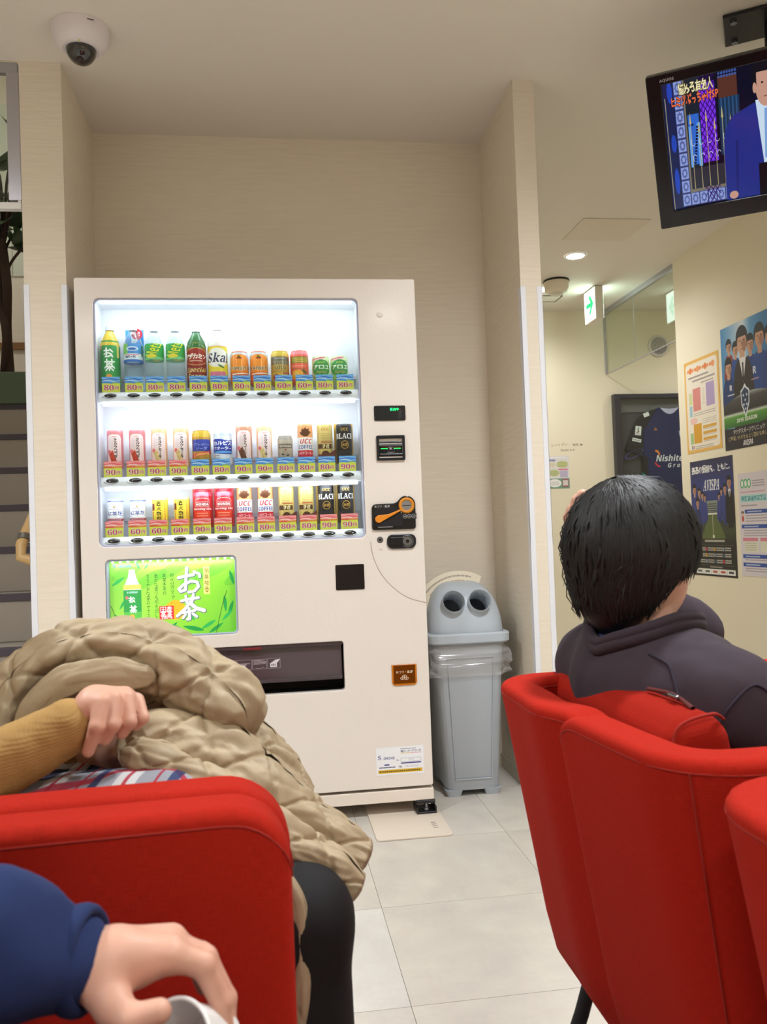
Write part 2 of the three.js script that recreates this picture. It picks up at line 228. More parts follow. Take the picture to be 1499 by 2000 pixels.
// white corner guards: L-shaped strips on the four wall-end corners
[[-0.768, -1], [NX0, 1], [NX1, -1], [0.98, 1]].forEach(([x, s], i) => {
  const w = 0.017, t = 0.0025, g = merge([rspan(x - s * w, x + s * t, 0, 1.81, ZF, ZF + t, 0.001, 1), rspan(x, x + s * t, 0, 1.81, ZF + t, ZF - w - 0.006, 0.001, 1)]);
  struct('trim_' + (i + 1), g, M.guard, ['white corner strip on the wall end beside the stairs', 'white corner strip on the wall end beside the vending machine', 'white corner strip on the wall end beside the grey bin', 'white corner strip on the wall end beside the corridor'][i], 'trim');
});
{ // floor of square vinyl stone tiles, 0.457 m
  const f = new THREE.Group(); f.name = 'floor'; scene.add(f); f.userData = { kind: 'structure', label: 'pale beige stone-look square floor tiles', category: 'floor' };
  const T = 0.457, gap = 0.0011;
  part(f, 'subfloor', span(-3.3, 4.3, -0.1, -0.004, 3.3, -6.4), std(0x9a8f80, 0.8));
  const map = field(512, (u, v) => { const a = pnoise(u, v, 3, 4, 2), b = pnoise(u, v, 9, 11, 5), c = pnoise(u, v, 40, 44, 8), k = 0.84 + 0.055 * a + 0.035 * b + 0.02 * c; return [k * 0.985, k * 0.962 + 0.008 * b, k * 0.93 - 0.012 * a]; }, true);
  const rmap = field(256, (u, v) => 0.5 + 0.12 * pnoise(u, v, 6, 7, 3) + 0.08 * pnoise(u, v, 30, 30, 6));
  const bump = field(256, (u, v) => 0.5 + 0.3 * pnoise(u, v, 14, 12, 1) + 0.2 * pnoise(u, v, 50, 55, 2));
  const mats = [[0xffffff], [0xfbf9f5], [0xf6f3ee]].map(([c]) => std(c, 0.75, { map, roughnessMap: rmap, bumpMap: bump, bumpScale: 0.0004 }));
  const geos = []; for (let k = 0; k < 8; k++) { const g = new THREE.BoxGeometry(T - gap, 0.004, T - gap); const uv = g.attributes.uv, p = g.attributes.position; for (let i = 0; i < uv.count; i++) { let a = p.getX(i) / T + 0.5, b = p.getZ(i) / T + 0.5; if (k & 1) [a, b] = [b, 1 - a]; if (k & 2) [a, b] = [1 - a, 1 - b]; uv.setXY(i, a * 0.72 + (k & 4 ? 0.25 : 0.03), b * 0.72 + k * 0.03); } g.translate(0, -0.002, 0); geos.push(g); }
  const put = (ix, iz, x0 = -9, x1 = 9) => { const x = 0.252 + (ix + 0.5) * T, z = -2.163 + (iz + 0.5) * T; if (x - T / 2 < x0 || x + T / 2 > x1) return; part(f, 'tile', geos[Math.floor(rnd() * 8)], mats[Math.floor(rnd() * 3)], [x, 0, z]); };
  for (let iz = -9; iz <= 7; iz++) for (let ix = -5; ix <= 5; ix++) put(ix, iz);
  part(f, 'floor_margin', merge([span(-3.3, 0.252 - 5 * T - 0.001, -0.004, 0, 3.3, -2.85), span(0.252 - 5 * T, 4.3, -0.004, 0, 3.3, -2.163 + 8 * T + 0.001), span(0.252 + 6 * T + 0.001, 4.3, -0.004, 0, 1.49, -6.0)]), mats[1]);
}
// hanging glass smoke screens
function smokeScreen(name, label, axis, a0, a1, c, mid, y0) {
  const t = thing(name, label, 'glass screen');
  const mk = (u0, u1, y0, y1, d) => axis === 'x' ? rspan(u0, u1, y0, y1, c - d / 2, c + d / 2, Math.min(0.001, d / 3), 1) : rspan(c - d / 2, c + d / 2, y0, y1, u0, u1, Math.min(0.001, d / 3), 1);
  const gm = phys(0xe9eee6, 0.03, { transmission: 1, thickness: 0, ior: 1.55 });
  const panes = mid === null ? [[a0, a1]] : [[a0, mid - 0.002], [mid + 0.002, a1]];
  for (const [p, q] of panes) part(t, 'pane', axis === 'x' ? new THREE.PlaneGeometry(q - p, CEIL - y0 - 0.03).translate((p + q) / 2, (CEIL - 0.03 + y0) / 2, c) : new THREE.PlaneGeometry(q - p, CEIL - y0 - 0.03).rotateY(-Math.PI / 2).translate(c, (CEIL - 0.03 + y0) / 2, (p + q) / 2), gm);
  part(t, 'top_rail', mk(a0, a1, CEIL - 0.035, CEIL - 0.0005, 0.022), M.alu);
  return [t, mk];
}
{
  const [t, mk] = smokeScreen('glass_smoke_screen', 'hanging glass smoke screen with a round speaker showing behind it', 'z', -5.925, -4.795, WALLX + 0.03, -5.42, 2.078);
  part(t, 'bottom_edge', mk(-5.925, -4.795, 2.072, 2.08, 0.007), M.alu); part(t, 'end_post', mk(-5.928, -5.915, 2.078, CEIL - 0.035, 0.014), M.alu);
  part(t, 'joint_strip', mk(-5.4215, -5.4185, 2.08, CEIL - 0.035, 0.004), M.alu);
  const [s, mk2] = smokeScreen('glass_smoke_screen', 'hanging glass smoke screen above the stairs with a plant behind', 'x', -2.49, -0.775, ZF - 0.02, null, 2.075);
  part(s, 'side_post', mk2(-0.81, -0.77, 2.09, CEIL - 0.035, 0.03), M.alu);
  part(s, 'bottom_channel', merge([mk2(-2.49, -0.772, 2.062, 2.084, 0.026), mk2(-0.782, -0.772, 2.084, 2.106, 0.026)]), M.white);
}
{ // stairs
  const R = 0.2, T = 0.24, sm = std(0xb0a89e, 0.75, { bumpMap: withRepeat(wallBump, 2, 2), bumpScale: 0.0006 }), nm = std(0x57505a, 0.7);
  const st = new THREE.Group(); st.name = 'stairs'; scene.add(st); st.userData = { kind: 'structure', label: 'grey-beige stair flight with dark nosing strips', category: 'stairs' };
  const top = rspan(-2.495, -0.772, -R, 0, 0, -T - 0.02, 0.006), nose = rspan(-2.495, -0.772, -0.028, 0.004, 0.008, -0.035, 0.003, 1);
  for (let k = -2; k <= 7; k++) { const y = 0.556 + R * k, z = -(3.50 + T * k); part(st, 'step', top, sm, [0, y, z]); part(st, 'nosing', nose, nm, [0, y, z]); }
  part(st, 'landing', span(-2.495, -0.772, 1.756, 1.954, -5.40, -6.299), sm);
  part(st, 'stringer_fill', merge([0, 1, 2, 3, 4, 5, 6, 7, 8].map((k) => span(-2.49, -0.775, -0.002, 0.156 + R * k - 0.001, -(3.50 + T * (k - 2)) - 0.03, -6.29))), sm);
}
{ // handrail on the right stair wall
  const h = thing('handrail', 'round pale wooden handrail bending into the wall beside the stairs', 'handrail'), wood = std(0xd8b27a, 0.4);
  part(h, 'rail', tube([[-0.765, 0.905, -3.2], [-0.84, 0.903, -3.2], [-0.885, 0.908, -3.2], [-0.903, 0.93, -3.205], [-0.897, 0.975, -3.225], [-0.882, 1.045, -3.28], [-0.862, 1.2, -3.46], [-0.858, 2.0, -4.44], [-0.858, 2.6, -5.18]], 0.02, 60, 14), wood);
  for (const k of [0, 1]) { const z = -3.232 - k * 1.5, y = 0.99 + k * 1.22, bx = k ? -0.858 : -0.894; part(h, 'bracket', merge([new THREE.CylinderGeometry(0.0225, 0.0225, 0.022, 18).rotateX(-0.5).translate(bx, y, z), new THREE.CylinderGeometry(0.007, 0.007, 0.12, 10).rotateZ(Math.PI / 2).translate(-0.828, y - 0.02, z)]), std(0x77756f, 0.4, { metalness: 0.5 })); }
}
{ // planter and plant on the stairs
  const p = thing('planter_box', 'dark green planter box standing on the upper stair', 'planter', [0, 0, 0]);
  part(p, 'box', rspan(-2.3, -1.2, 1.757, 1.935, -4.90, -5.18, 0.006), std(0x55664f, 0.55)); part(p, 'soil', span(-2.28, -1.22, 1.90, 1.938, -4.92, -5.16), std(0x2a2119, 0.95));
  const q = thing('potted_tree', 'glossy broad-leaved tree growing from the green planter on the stairs', 'plant', [0, 0, 0]);
  const bark = std(0x3b2a20, 0.85), leafA = phys(0x27401f, 0.35, { transmission: 0.15, thickness: 0 }), leafB = phys(0x3a5a2c, 0.35, { transmission: 0.2, thickness: 0 });
  part(q, 'trunk', merge([tube([[-1.44, 1.93, -5.02], [-1.46, 2.2, -5.05], [-1.44, 2.45, -5.0], [-1.47, 2.7, -5.03]], 0.026, 30, 8), tube([[-1.48, 1.93, -5.03], [-1.45, 2.15, -4.99], [-1.49, 2.4, -5.04], [-1.46, 2.72, -5.0]], 0.022, 30, 8)]), bark);
  const branchEnds = [];
  for (let i = 0; i < 9; i++) { const a = i * 2.4, r = 0.09 + 0.05 * (i % 3), y = 2.55 + i * 0.075, e = [-1.46 + Math.cos(a) * r * 1.3, y + 0.14, -5.02 + Math.sin(a) * r]; part(q, 'branch', tube([[-1.46, Math.min(y - 0.08, 2.68), -5.02], [-1.46 + Math.cos(a) * r * 0.4, y + 0.03, -5.02 + Math.sin(a) * r * 0.4], e], 0.008, 12, 6), bark); branchEnds.push(e); }
  const ls = new THREE.Shape(); ls.moveTo(0, 0); ls.bezierCurveTo(0.05, 0.03, 0.062, 0.12, 0, 0.2); ls.bezierCurveTo(-0.062, 0.12, -0.05, 0.03, 0, 0);
  const lg = new THREE.ShapeGeometry(ls, 8); { const p0 = lg.attributes.position; for (let i = 0; i < p0.count; i++) { const x = p0.getX(i), y = p0.getY(i); p0.setZ(i, Math.abs(x) * 0.45 - y * y * 1.6); } lg.computeVertexNormals(); }
  for (const e of branchEnds) for (let k = 0; k < 7; k++) { const m = part(q, 'leaf', lg, rnd() < 0.5 ? leafA : leafB, [e[0] + (rnd() - 0.5) * 0.05, e[1] - 0.05 + rnd() * 0.1, e[2] + (rnd() - 0.5) * 0.05], [0.5 + rnd() * 1.3, k * 0.9 + rnd(), rnd() * 0.6]); m.rotation.order = 'YXZ'; m.scale.setScalar(0.75 + rnd() * 0.5); }
}
// ---------------------------------------------------------------- lamps
function downlight(label, x, z, r, cd, color, glow) {
  const t = thing('downlight', label, 'downlight', [x, CEIL, z]);
  part(t, 'trim_ring', turned([[r + 0.002, -0.004], [r + 0.012, -0.006], [r + 0.016, -0.0005]], 32), M.white);
  part(t, 'lens', new THREE.CylinderGeometry(r, r, 0.003, 32).translate(0, -0.0025, 0), std(0xffffff, 0.5, { emissive: color, emissiveIntensity: glow }));
  const L = new THREE.SpotLight(color, cd, 0, 1.41, 1.0, 2); L.position.set(x, CEIL - 0.012, z); L.target.position.set(x, 0, z); L.shadow.radius = r / 0.02; L.castShadow = true; scene.add(L); scene.add(L.target);
}
ROOM_LAMPS.forEach(([x, z, cd], i) => downlight(['over the left chairs, behind the first row', 'over the aisle beside the poster wall', 'over the chair with the quilted coat', 'over the chair with the dark-sweatered person', 'in the corner by the left wall', 'in the corner by the poster wall'].map((w) => 'round ceiling downlight ' + w)[i], x, z, 0.11, cd, ROOM_COLOR, 14));
DOWNLIGHTS.forEach(([x, z], i) => downlight(['glowing round downlight in the corridor ceiling before the exit sign', 'small glowing downlight in the corridor ceiling behind the detector', 'glowing round downlight in the ceiling beyond the hanging glass'][i], x, z, 0.05, DOWN_CD, DOWN_COLOR, 9));
{
  const t = thing('stair_light', 'square light panel on the high stairwell ceiling', 'ceiling light', [-1.6, 4.6, -4.6]);
  part(t, 'diffuser', span(-0.3, 0.3, -0.01, -0.0005, -0.3, 0.3), std(0xffffff, 0.6, { emissive: ROOM_COLOR, emissiveIntensity: 2 }));
  const L = new THREE.RectAreaLight(ROOM_COLOR, STAIR_NITS * 10, 0.6, 0.6); L.position.set(-1.6, 4.585, -4.6); L.rotation.x = -Math.PI / 2; L.castShadow = true; scene.add(L);
}

// ---------------------------------------------------------------- vending machine
function rebase(g, p) { g.position.set(...p); for (const c of g.children) { c.position.x -= p[0]; c.position.y -= p[1]; c.position.z -= p[2]; } return g; }
const MZ = -2.836, MX0 = -0.61, MX1 = 0.522;
const peel = field(256, (u, v) => 0.5 + 0.3 * pnoise(u, v, 34, 34, 1) + 0.2 * pnoise(u, v, 70, 70, 2)); peel.repeat.set(3, 3);
const cream = phys(0xece3da, 0.28, { bumpMap: peel, bumpScale: 0.0006, clearcoat: 0.4, clearcoatRoughness: 0.12 });
const creamPlain = phys(0xeadfd3, 0.35);
const WIN = [-0.552, 0.323, 0.945, 1.763];
const vend = thing('vending_machine', 'cream drinks vending machine with a brightly lit window of bottles and cans', 'vending machine');
{
  const s = rrShape(MX0, MX1, 0.098, 1.83, 0.008);
  s.holes.push(rrShape(WIN[0], WIN[1], WIN[2], WIN[3], 0.02), rrShape(-0.535, -0.114, 0.643, 0.903, 0.016), rrShape(-0.46, 0.233, 0.436, 0.6, 0.01));
  part(vend, 'door', plate(s, 0.03, 0.003).translate(0, 0, MZ - 0.03), cream);
  part(vend, 'cabinet', merge([span(MX0 + 0.003, MX1 - 0.003, 0.1, 1.825, -2.995, -3.32), span(MX0 + 0.003, WIN[0] - 0.003, 0.1, 1.825, -2.868, -2.995), span(WIN[1] + 0.003, MX1 - 0.003, 0.1, 1.825, -2.868, -2.995), span(WIN[0] - 0.003, WIN[1] + 0.003, WIN[3] + 0.006, 1.825, -2.868, -2.995), span(WIN[0] - 0.003, WIN[1] + 0.003, 0.1, WIN[2] - 0.006, -2.93, -2.995)]), creamPlain);
  part(vend, 'plinth', rspan(MX0 + 0.002, MX1 + 0.002, 0.048, 0.088, MZ - 0.004, -3.31, 0.003), creamPlain);
  part(vend, 'plinth_neck', span(MX0 + 0.03, MX1 - 0.03, 0.085, 0.101, MZ - 0.06, -3.3), creamPlain);
  const dm = std(0xf4f6fb, 0.5);
  part(vend, 'display_lining', merge([span(WIN[0], WIN[1], WIN[2], WIN[3], -2.985, -2.99), span(WIN[0] - 0.002, WIN[0], WIN[2], WIN[3], -2.867, -2.99), span(WIN[1], WIN[1] + 0.002, WIN[2], WIN[3], -2.867, -2.99), span(WIN[0], WIN[1], WIN[3], WIN[3] + 0.004, -2.867, -2.99), span(WIN[0], WIN[1], WIN[2] - 0.004, WIN[2], -2.867, -2.99)]), dm);
  { const fr = rrShape(WIN[0], WIN[1], WIN[2], WIN[3], 0.02); fr.holes.push(rrShape(WIN[0] + 0.006, WIN[1] - 0.006, WIN[2] + 0.006, WIN[3] - 0.006, 0.016)); part(vend, 'window_frame', plate(fr, 0.008, 0.001).translate(0, 0, MZ - 0.016), std(0xb9bdd6, 0.4)); }
  part(vend, 'window_pane', new THREE.ShapeGeometry(rrShape(WIN[0] + 0.004, WIN[1] - 0.004, WIN[2] + 0.004, WIN[3] - 0.004, 0.016)).translate(0, 0, MZ - 0.011), M.glass);
  const bar = std(0xffffff, 0.5, { emissive: MACHINE_COLOR, emissiveIntensity: 5 });
  const strips = [[WIN[3] - 0.012, -2.859], [1.4105, -2.862], [1.1295, -2.862]];
  for (const [y, z] of strips) {
    part(vend, 'light_strip', rspan(WIN[0] + 0.02, WIN[1] - 0.02, y, y + 0.008, z - 0.009, z + 0.009, 0.002, 1), bar);
    const L = new THREE.RectAreaLight(MACHINE_COLOR, MACHINE_NITS, WIN[1] - WIN[0] - 0.06, 0.016); L.position.set((WIN[0] + WIN[1]) / 2, y - 0.004, z); L.rotation.set(-Math.PI / 2 + 0.55, 0, 0); L.castShadow = true; scene.add(L);
  }
  // three shelf rails with buttons, price cards and a clear strip
  const XS = [[-0.508, -0.434, -0.366, -0.296, -0.224, -0.155, -0.081, -0.011, 0.061, 0.131, 0.2, 0.271]][0];
  const PRICE = [[80, 80, 80, 80, 80, 80, 80, 80, 60, 60, 80, 80], [90, 90, 90, 90, 80, 80, 90, 90, 80, 80, 80, 90], [60, 60, 60, 60, 90, 90, 80, 80, 80, 80, 90, 90]];
  const HOT = [() => false, (i) => i < 4, () => true], RY = [1.456, 1.175, 0.977];
  const cardMats = {};
  const card = (price, hot) => cardMats[price + hot + ''] ||= phys(0xffffff, 0.7, { transmission: 0.12, thickness: 0, map: tex(192, 192, (c, w, h) => {
    c.fillStyle = '#f6f848'; c.fillRect(0, 0, w, h); c.fillStyle = hot ? '#fb8890' : '#58a8f6'; c.fillRect(0, 0, w, 80);
    for (let k = 0; k < 4; k++) { c.strokeStyle = hot ? ['#f9aab0', '#ee5a5a', '#fbc7c4', '#f0913e'][k] : ['#8cc4f7', '#2c6fd0', '#b7dcfb', '#3c8be0'][k]; c.lineWidth = 12; c.beginPath(); for (let x = 0; x <= w; x += 6) { const y = 14 + k * 19 + 8 * Math.sin(x / 26 + k * 1.3); x ? c.lineTo(x, y) : c.moveTo(x, y); } c.stroke(); }
    if (hot) { c.fillStyle = '#e8542c'; c.fillRect(0, 66, 90, 16); c.fillStyle = '#f0932f'; c.fillRect(90, 62, 102, 20); } else { c.fillStyle = '#9bd06a'; c.fillRect(110, 70, 60, 12); }
    c.fillStyle = hot ? '#fff3f0' : '#e9f6ff'; for (let k = 0; k < 9; k++) c.fillRect(18 + k * 12, 44 + 3 * Math.sin(k), 8, 6);
    latin(c, '' + price, 74, 134, 'bold 88px serif', '#e0246c', { sx: 1.12, edge: '#fff6f2', edgeW: 6 });
    write(c, '円', 134, 116, 46, '#e0246c', { weight: 0.12, edge: '#fff2ee', edgeW: 0.1 });
  }) });
  const railMat = std(0xdcdce4, 0.35), btnMat = phys(0x0c0a0b, 0.12), ringMat = std(0xb6b8bf, 0.25, { metalness: 0.6 }), clear = phys(0xf4f6ff, 0.06, { transmission: 1, thickness: 0 });
  const prof = new THREE.Shape(); prof.moveTo(0, -0.036); prof.lineTo(0.016, -0.036); prof.quadraticCurveTo(0.026, -0.032, 0.02, -0.014); prof.lineTo(0.006, 0.0); prof.lineTo(0, 0); prof.lineTo(0, -0.036);
  const railGeo = new THREE.ExtrudeGeometry(prof, { depth: WIN[1] - WIN[0] - 0.012, bevelEnabled: false, curveSegments: 8 }).rotateY(-Math.PI / 2).translate(WIN[1] - 0.006, 0, 0);
  const btnGeo = new THREE.SphereGeometry(1, 20, 10).scale(0.0205, 0.0095, 0.0045), ringGeo = new THREE.TorusGeometry(1, 0.13, 8, 28).scale(0.0235, 0.012, 0.006);
  for (let r = 0; r < 3; r++) {
    const y = RY[r], sh = part(vend, 'shelf', merge([railGeo.clone().rotateY(0).scale(1, 1, 1).translate(0, y, -2.873), span(WIN[0] + 0.002, WIN[1] - 0.002, y - 0.012, y - 0.004, -2.873, -2.984), span(WIN[0] + 0.002, WIN[1] - 0.002, y + 0.055, y + 0.066, -2.9745, -2.984)]), railMat);
    for (let i = 0; i < 12; i++) {
      const x = XS[i] + (r === 0 ? 0.002 : 0);
      const b = part(sh, 'select_button', btnGeo, btnMat, [x, y - 0.0125, -2.8545], [-0.75, 0, 0]); part(sh, 'button_ring', ringGeo, ringMat, [x - 0.003, y - 0.013, -2.8555], [-0.75, 0, 0]);
      part(sh, 'price_card', sheet(0.058, 0.052), card(PRICE[r][i], HOT[r](i)), [x, y + 0.0265, -2.868]);
    }
    part(sh, 'clear_strip', new THREE.PlaneGeometry(WIN[1] - WIN[0] - 0.03, 0.032), clear, [(WIN[0] + WIN[1]) / 2, y + 0.017, -2.8655]);
  }
  // backlit tea poster
  const tea = tex(840, 520, (c, w, h) => {
    const g = c.createLinearGradient(0, 0, w, h); g.addColorStop(0, '#7fc94a'); g.addColorStop(0.35, '#a5dc55'); g.addColorStop(0.7, '#8fd23f'); g.addColorStop(1, '#6cbf3c'); c.fillStyle = g; c.fillRect(0, 0, w, h);
    c.fillStyle = '#5fb53a'; c.globalAlpha = 0.5; for (let k = 0; k < 6; k++) { c.beginPath(); c.ellipse(120 + k * 150, 70 + 60 * (k % 2), 120, 40, -0.5, 0, 7); c.fill(); } c.globalAlpha = 1;
    const leaf = (x, y, l, a, col) => { c.save(); c.translate(x, y); c.rotate(a); c.fillStyle = col; c.beginPath(); c.moveTo(0, 0); c.quadraticCurveTo(l * 0.45, -l * 0.2, l, 0); c.quadraticCurveTo(l * 0.45, l * 0.2, 0, 0); c.fill(); c.restore(); };
    for (const [x, y, l, a] of [[700, 430, 120, 2.6], [620, 500, 150, -2.9], [560, 430, 100, -2.3], [820, 300, 120, 1.9], [760, 260, 120, 1.5], [650, 520, 120, -0.6], [740, 440, 110, -0.8], [60, 330, 100, -1.0], [30, 360, 110, 1.2], [10, 170, 110, -0.6], [340, 520, 90, -2.1], [350, 510, 120, -0.7], [200, 60, 60, -2], [230, 60, 50, -0.9], [800, 90, 110, 1.3], [480, 500, 90, -2.5]]) leaf(x, y, l, a, rnd() < 0.5 ? '#1f9a4c' : '#2fae58');
    c.strokeStyle = '#3a5a2c'; c.lineWidth = 4; c.beginPath(); c.moveTo(40, 420); c.quadraticCurveTo(20, 330, 0, 300); c.moveTo(700, 520); c.quadraticCurveTo(740, 330, 780, 230); c.stroke();
    // bottle
    c.fillStyle = '#e9f2d8'; c.beginPath(); c.moveTo(128, 60); c.lineTo(165, 60); c.lineTo(172, 110); c.lineTo(205, 190); c.lineTo(205, 500); c.lineTo(88, 500); c.lineTo(88, 190); c.lineTo(120, 110); c.fill();
    c.fillStyle = '#f2cf6a'; c.fillRect(88, 165, 117, 30); c.fillStyle = '#2f9d4f'; c.fillRect(88, 200, 117, 240); c.fillStyle = '#5dbf52'; c.fillRect(88, 350, 117, 60);
    write(c, 'お', 118, 240, 50, '#ffffff', { weight: 0.14 }); write(c, '茶', 122, 305, 52, '#ffffff', { weight: 0.13 }); latin(c, 'S-DRINK', 146, 216, 'bold 18px sans-serif', '#d6f0ff'); c.fillStyle = '#f3b23c'; c.beginPath(); c.arc(142, 385, 18, 0, 7); c.fill(); c.fillStyle = '#f07a7a'; c.beginPath(); c.arc(110, 252, 11, 0, 7); c.fill();
    latin(c, 'S', 32, 34, 'bold 36px serif', '#17428f'); latin(c, '-DRINK', 98, 36, 'bold 26px serif', '#17428f');
    c.fillStyle = '#f6b52e'; c.beginPath(); c.arc(430, 350, 68, 0, 7); c.fill();
    write(c, '純水仕立てで、', 398, 95, 29, '#27562e', { vertical: true, weight: 0.07 }); write(c, '茶葉本来の', 345, 95, 29, '#27562e', { vertical: true, weight: 0.07 }); write(c, '豊かな香りを引き出した', 290, 95, 29, '#27562e', { vertical: true, weight: 0.07 }); write(c, 'まろやかな飲みやすさ。', 236, 95, 29, '#27562e', { vertical: true, weight: 0.07 });
    c.fillStyle = '#e0303e'; c.fillRect(322, 320, 96, 92); write(c, '国産', 326, 322, 40, '#ffffff', { weight: 0.1 }); write(c, '茶葉', 326, 355, 40, '#ffffff', { weight: 0.1 }); latin(c, '100%', 370, 398, 'bold 30px serif', '#ffffff');
    c.fillStyle = '#f4e08a'; c.fillRect(622, 60, 42, 190); write(c, '銘茶芳香', 625, 66, 36, '#6b5a1c', { vertical: true, weight: 0.08, gap: 1.25 });
    // brushed big letters
    const brush = (pts, w0) => { c.lineCap = 'round'; c.lineJoin = 'round'; for (const pass of [['#6a6f86', 7, 3], ['#ffffff', 0, 0]]) for (const [q, k] of pts) { c.strokeStyle = pass[0]; c.lineWidth = w0 * k + pass[1]; c.beginPath(); q.forEach(([x, y], i) => (i ? c.lineTo(x + pass[2], y + pass[2]) : c.moveTo(x + pass[2], y + pass[2]))); c.stroke(); } };
    brush([[[[455, 130], [490, 122], [555, 112]], 1], [[[512, 62], [505, 140], [500, 215], [468, 225], [455, 208], [485, 180], [540, 155], [580, 165], [588, 195], [560, 225], [520, 232]], 0.95], [[[560, 92], [595, 108], [598, 128]], 0.9]], 20);
    brush([[[[470, 290], [520, 280], [585, 272]], 0.9], [[[500, 258], [508, 305]], 0.9], [[[552, 248], [540, 300]], 0.9], [[[530, 300], [490, 350], [440, 392]], 1], [[[530, 310], [570, 345], [620, 362]], 1.25], [[[480, 372], [560, 360]], 0.8], [[[520, 345], [522, 415], [508, 418]], 1], [[[495, 385], [478, 408]], 0.8], [[[545, 382], [570, 402]], 0.9]], 20);
  });
  part(vend, 'poster_box', merge([span(-0.535, -0.114, 0.643, 0.903, -2.87, -2.873), span(-0.537, -0.535, 0.643, 0.903, -2.84, -2.873), span(-0.114, -0.112, 0.643, 0.903, -2.84, -2.873), span(-0.537, -0.112, 0.903, 0.905, -2.84, -2.873), span(-0.537, -0.112, 0.641, 0.643, -2.84, -2.873)]), std(0xdfe6f4, 0.5));
  part(vend, 'poster', sheet(0.408, 0.25), std(0xffffff, 0.5, { map: tea, emissiveMap: tea, emissive: 0xffffff, emissiveIntensity: 0.3 }), [-0.3235, 0.772, -2.868], null, 'backlit green tea poster');
  { const f = rrShape(-0.535, -0.114, 0.643, 0.903, 0.016); f.holes.push(rrShape(-0.529, -0.12, 0.649, 0.897, 0.012)); part(vend, 'poster_frame', plate(f, 0.006, 0.001).translate(0, 0, MZ - 0.012), std(0xb9c4dc, 0.4)); part(vend, 'poster_cover', new THREE.PlaneGeometry(0.412, 0.252), M.glass, [-0.3245, 0.773, MZ - 0.009]); }
  const led = new THREE.SphereGeometry(0.0032, 8, 6), ledM = std(0xffffff, 0.4, { emissive: new THREE.Color(0.9, 0.97, 1), emissiveIntensity: 8 });
  for (let i = 0; i < 17; i++) part(vend, 'led', led, ledM, [-0.515 + i * 0.0242, 0.894, -2.858]);
  { const L = new THREE.RectAreaLight(new THREE.Color(0.85, 0.95, 1), 12, 0.39, 0.008); L.position.set(-0.3235, 0.888, -2.857); L.rotation.set(-Math.PI / 2 + 0.3, 0, 0); L.castShadow = true; scene.add(L); }
  // delivery chute with smoked flap
  const chute = tex(1024, 244, (c, w, h) => {
    c.fillStyle = '#4f4348'; c.fillRect(0, 0, w, h); c.strokeStyle = '#b9b0b4'; c.fillStyle = '#b9b0b4'; c.lineWidth = 1.5;
    c.strokeRect(360, 88, 210, 66); c.strokeRect(575, 88, 70, 66); c.strokeRect(650, 86, 62, 68); latin(c, '△ 注意'.slice(0, 1), 452, 100, 'bold 13px sans-serif', '#d8d0d4'); write(c, '中心', 462, 94, 12, '#d8d0d4');
    for (let r = 0; r < 5; r++) { let x = 368; while (x < 555 - r * 12) { const l = 4 + rnd() * 9; c.fillRect(x, 112 + r * 8, l, 4); x += l + 2; } } for (let r = 0; r < 4; r++) { let x = 580; while (x < 636) { const l = 3 + rnd() * 7; c.fillRect(x, 94 + r * 8, l, 3); x += l + 2; } }
    c.beginPath(); c.moveTo(590, 146); c.quadraticCurveTo(610, 156, 632, 142); c.stroke(); c.fillRect(662, 118, 34, 28); c.beginPath(); c.moveTo(664, 118); c.lineTo(690, 96); c.lineTo(712, 92); c.lineTo(702, 112); c.lineTo(690, 124); c.fill(); c.fillStyle = '#4f4348'; for (let k = 0; k < 4; k++) c.fillRect(668 + k * 6, 124, 3, 14);
  });
  part(vend, 'chute_housing', merge([span(-0.46, 0.233, 0.436, 0.6, -2.925, -2.93), span(-0.462, -0.46, 0.436, 0.6, -2.86, -2.93), span(0.233, 0.235, 0.436, 0.6, -2.86, -2.93), span(-0.46, 0.233, 0.6, 0.602, -2.86, -2.93), span(-0.46, 0.233, 0.434, 0.436, -2.86, -2.93)]), M.blackMatt);
  const flap = part(vend, 'delivery_flap', new THREE.BoxGeometry(0.68, 0.118, 0.004), phys(0xffffff, 0.12, { map: chute, clearcoat: 0.6 }), [-0.1135, 0.535, -2.858], [-0.12, 0, 0], 'smoked brown delivery flap with white print');
  part(flap, 'flap_lip', rspan(-0.34, 0.34, -0.007, 0.005, -0.004, 0.012, 0.003), phys(0x4a4044, 0.25), [0, -0.056, 0]);
  part(vend, 'chute_top_bar', rspan(-0.458, 0.231, 0.588, 0.599, -2.845, -2.86, 0.002), phys(0x574b50, 0.3)); part(vend, 'red_tab', rspan(-0.10, -0.04, 0.586, 0.594, -2.841, -2.846, 0.002), std(0x7c1f22, 0.4));
  // status display
  const ledTex = tex(256, 120, (c) => { c.fillStyle = '#050607'; c.fillRect(0, 0, 256, 120); write(c, '販売中', 128, 14, 26, '#12e06a', { weight: 0.1, gap: 1.02 }); c.fillStyle = '#e05030'; c.fillRect(214, 26, 4, 4); });
  const printTex = tex(256, 120, (c) => { c.fillStyle = '#0b0b0d'; c.fillRect(0, 0, 256, 120); c.strokeStyle = '#55555c'; c.strokeRect(200, 42, 46, 66); c.fillStyle = '#55555c'; for (let k = 0; k < 6; k++) c.fillRect(205, 48 + k * 10, 34 - (k % 3) * 7, 3); });
  { const g = plate(rrShape(-0.054, 0.054, -0.0255, 0.0255, 0.005), 0.006, 0.0015), d = part(vend, 'status_display', g, M.black, [0.419, 1.367, MZ - 0.001]); part(d, 'screen', new THREE.BoxGeometry(0.102, 0.0455, 0.0006), phys(0xffffff, 0.15, { map: printTex, emissiveMap: ledTex, emissive: 0xffffff, emissiveIntensity: 2.2 }), [0, 0, 0.0062]); }
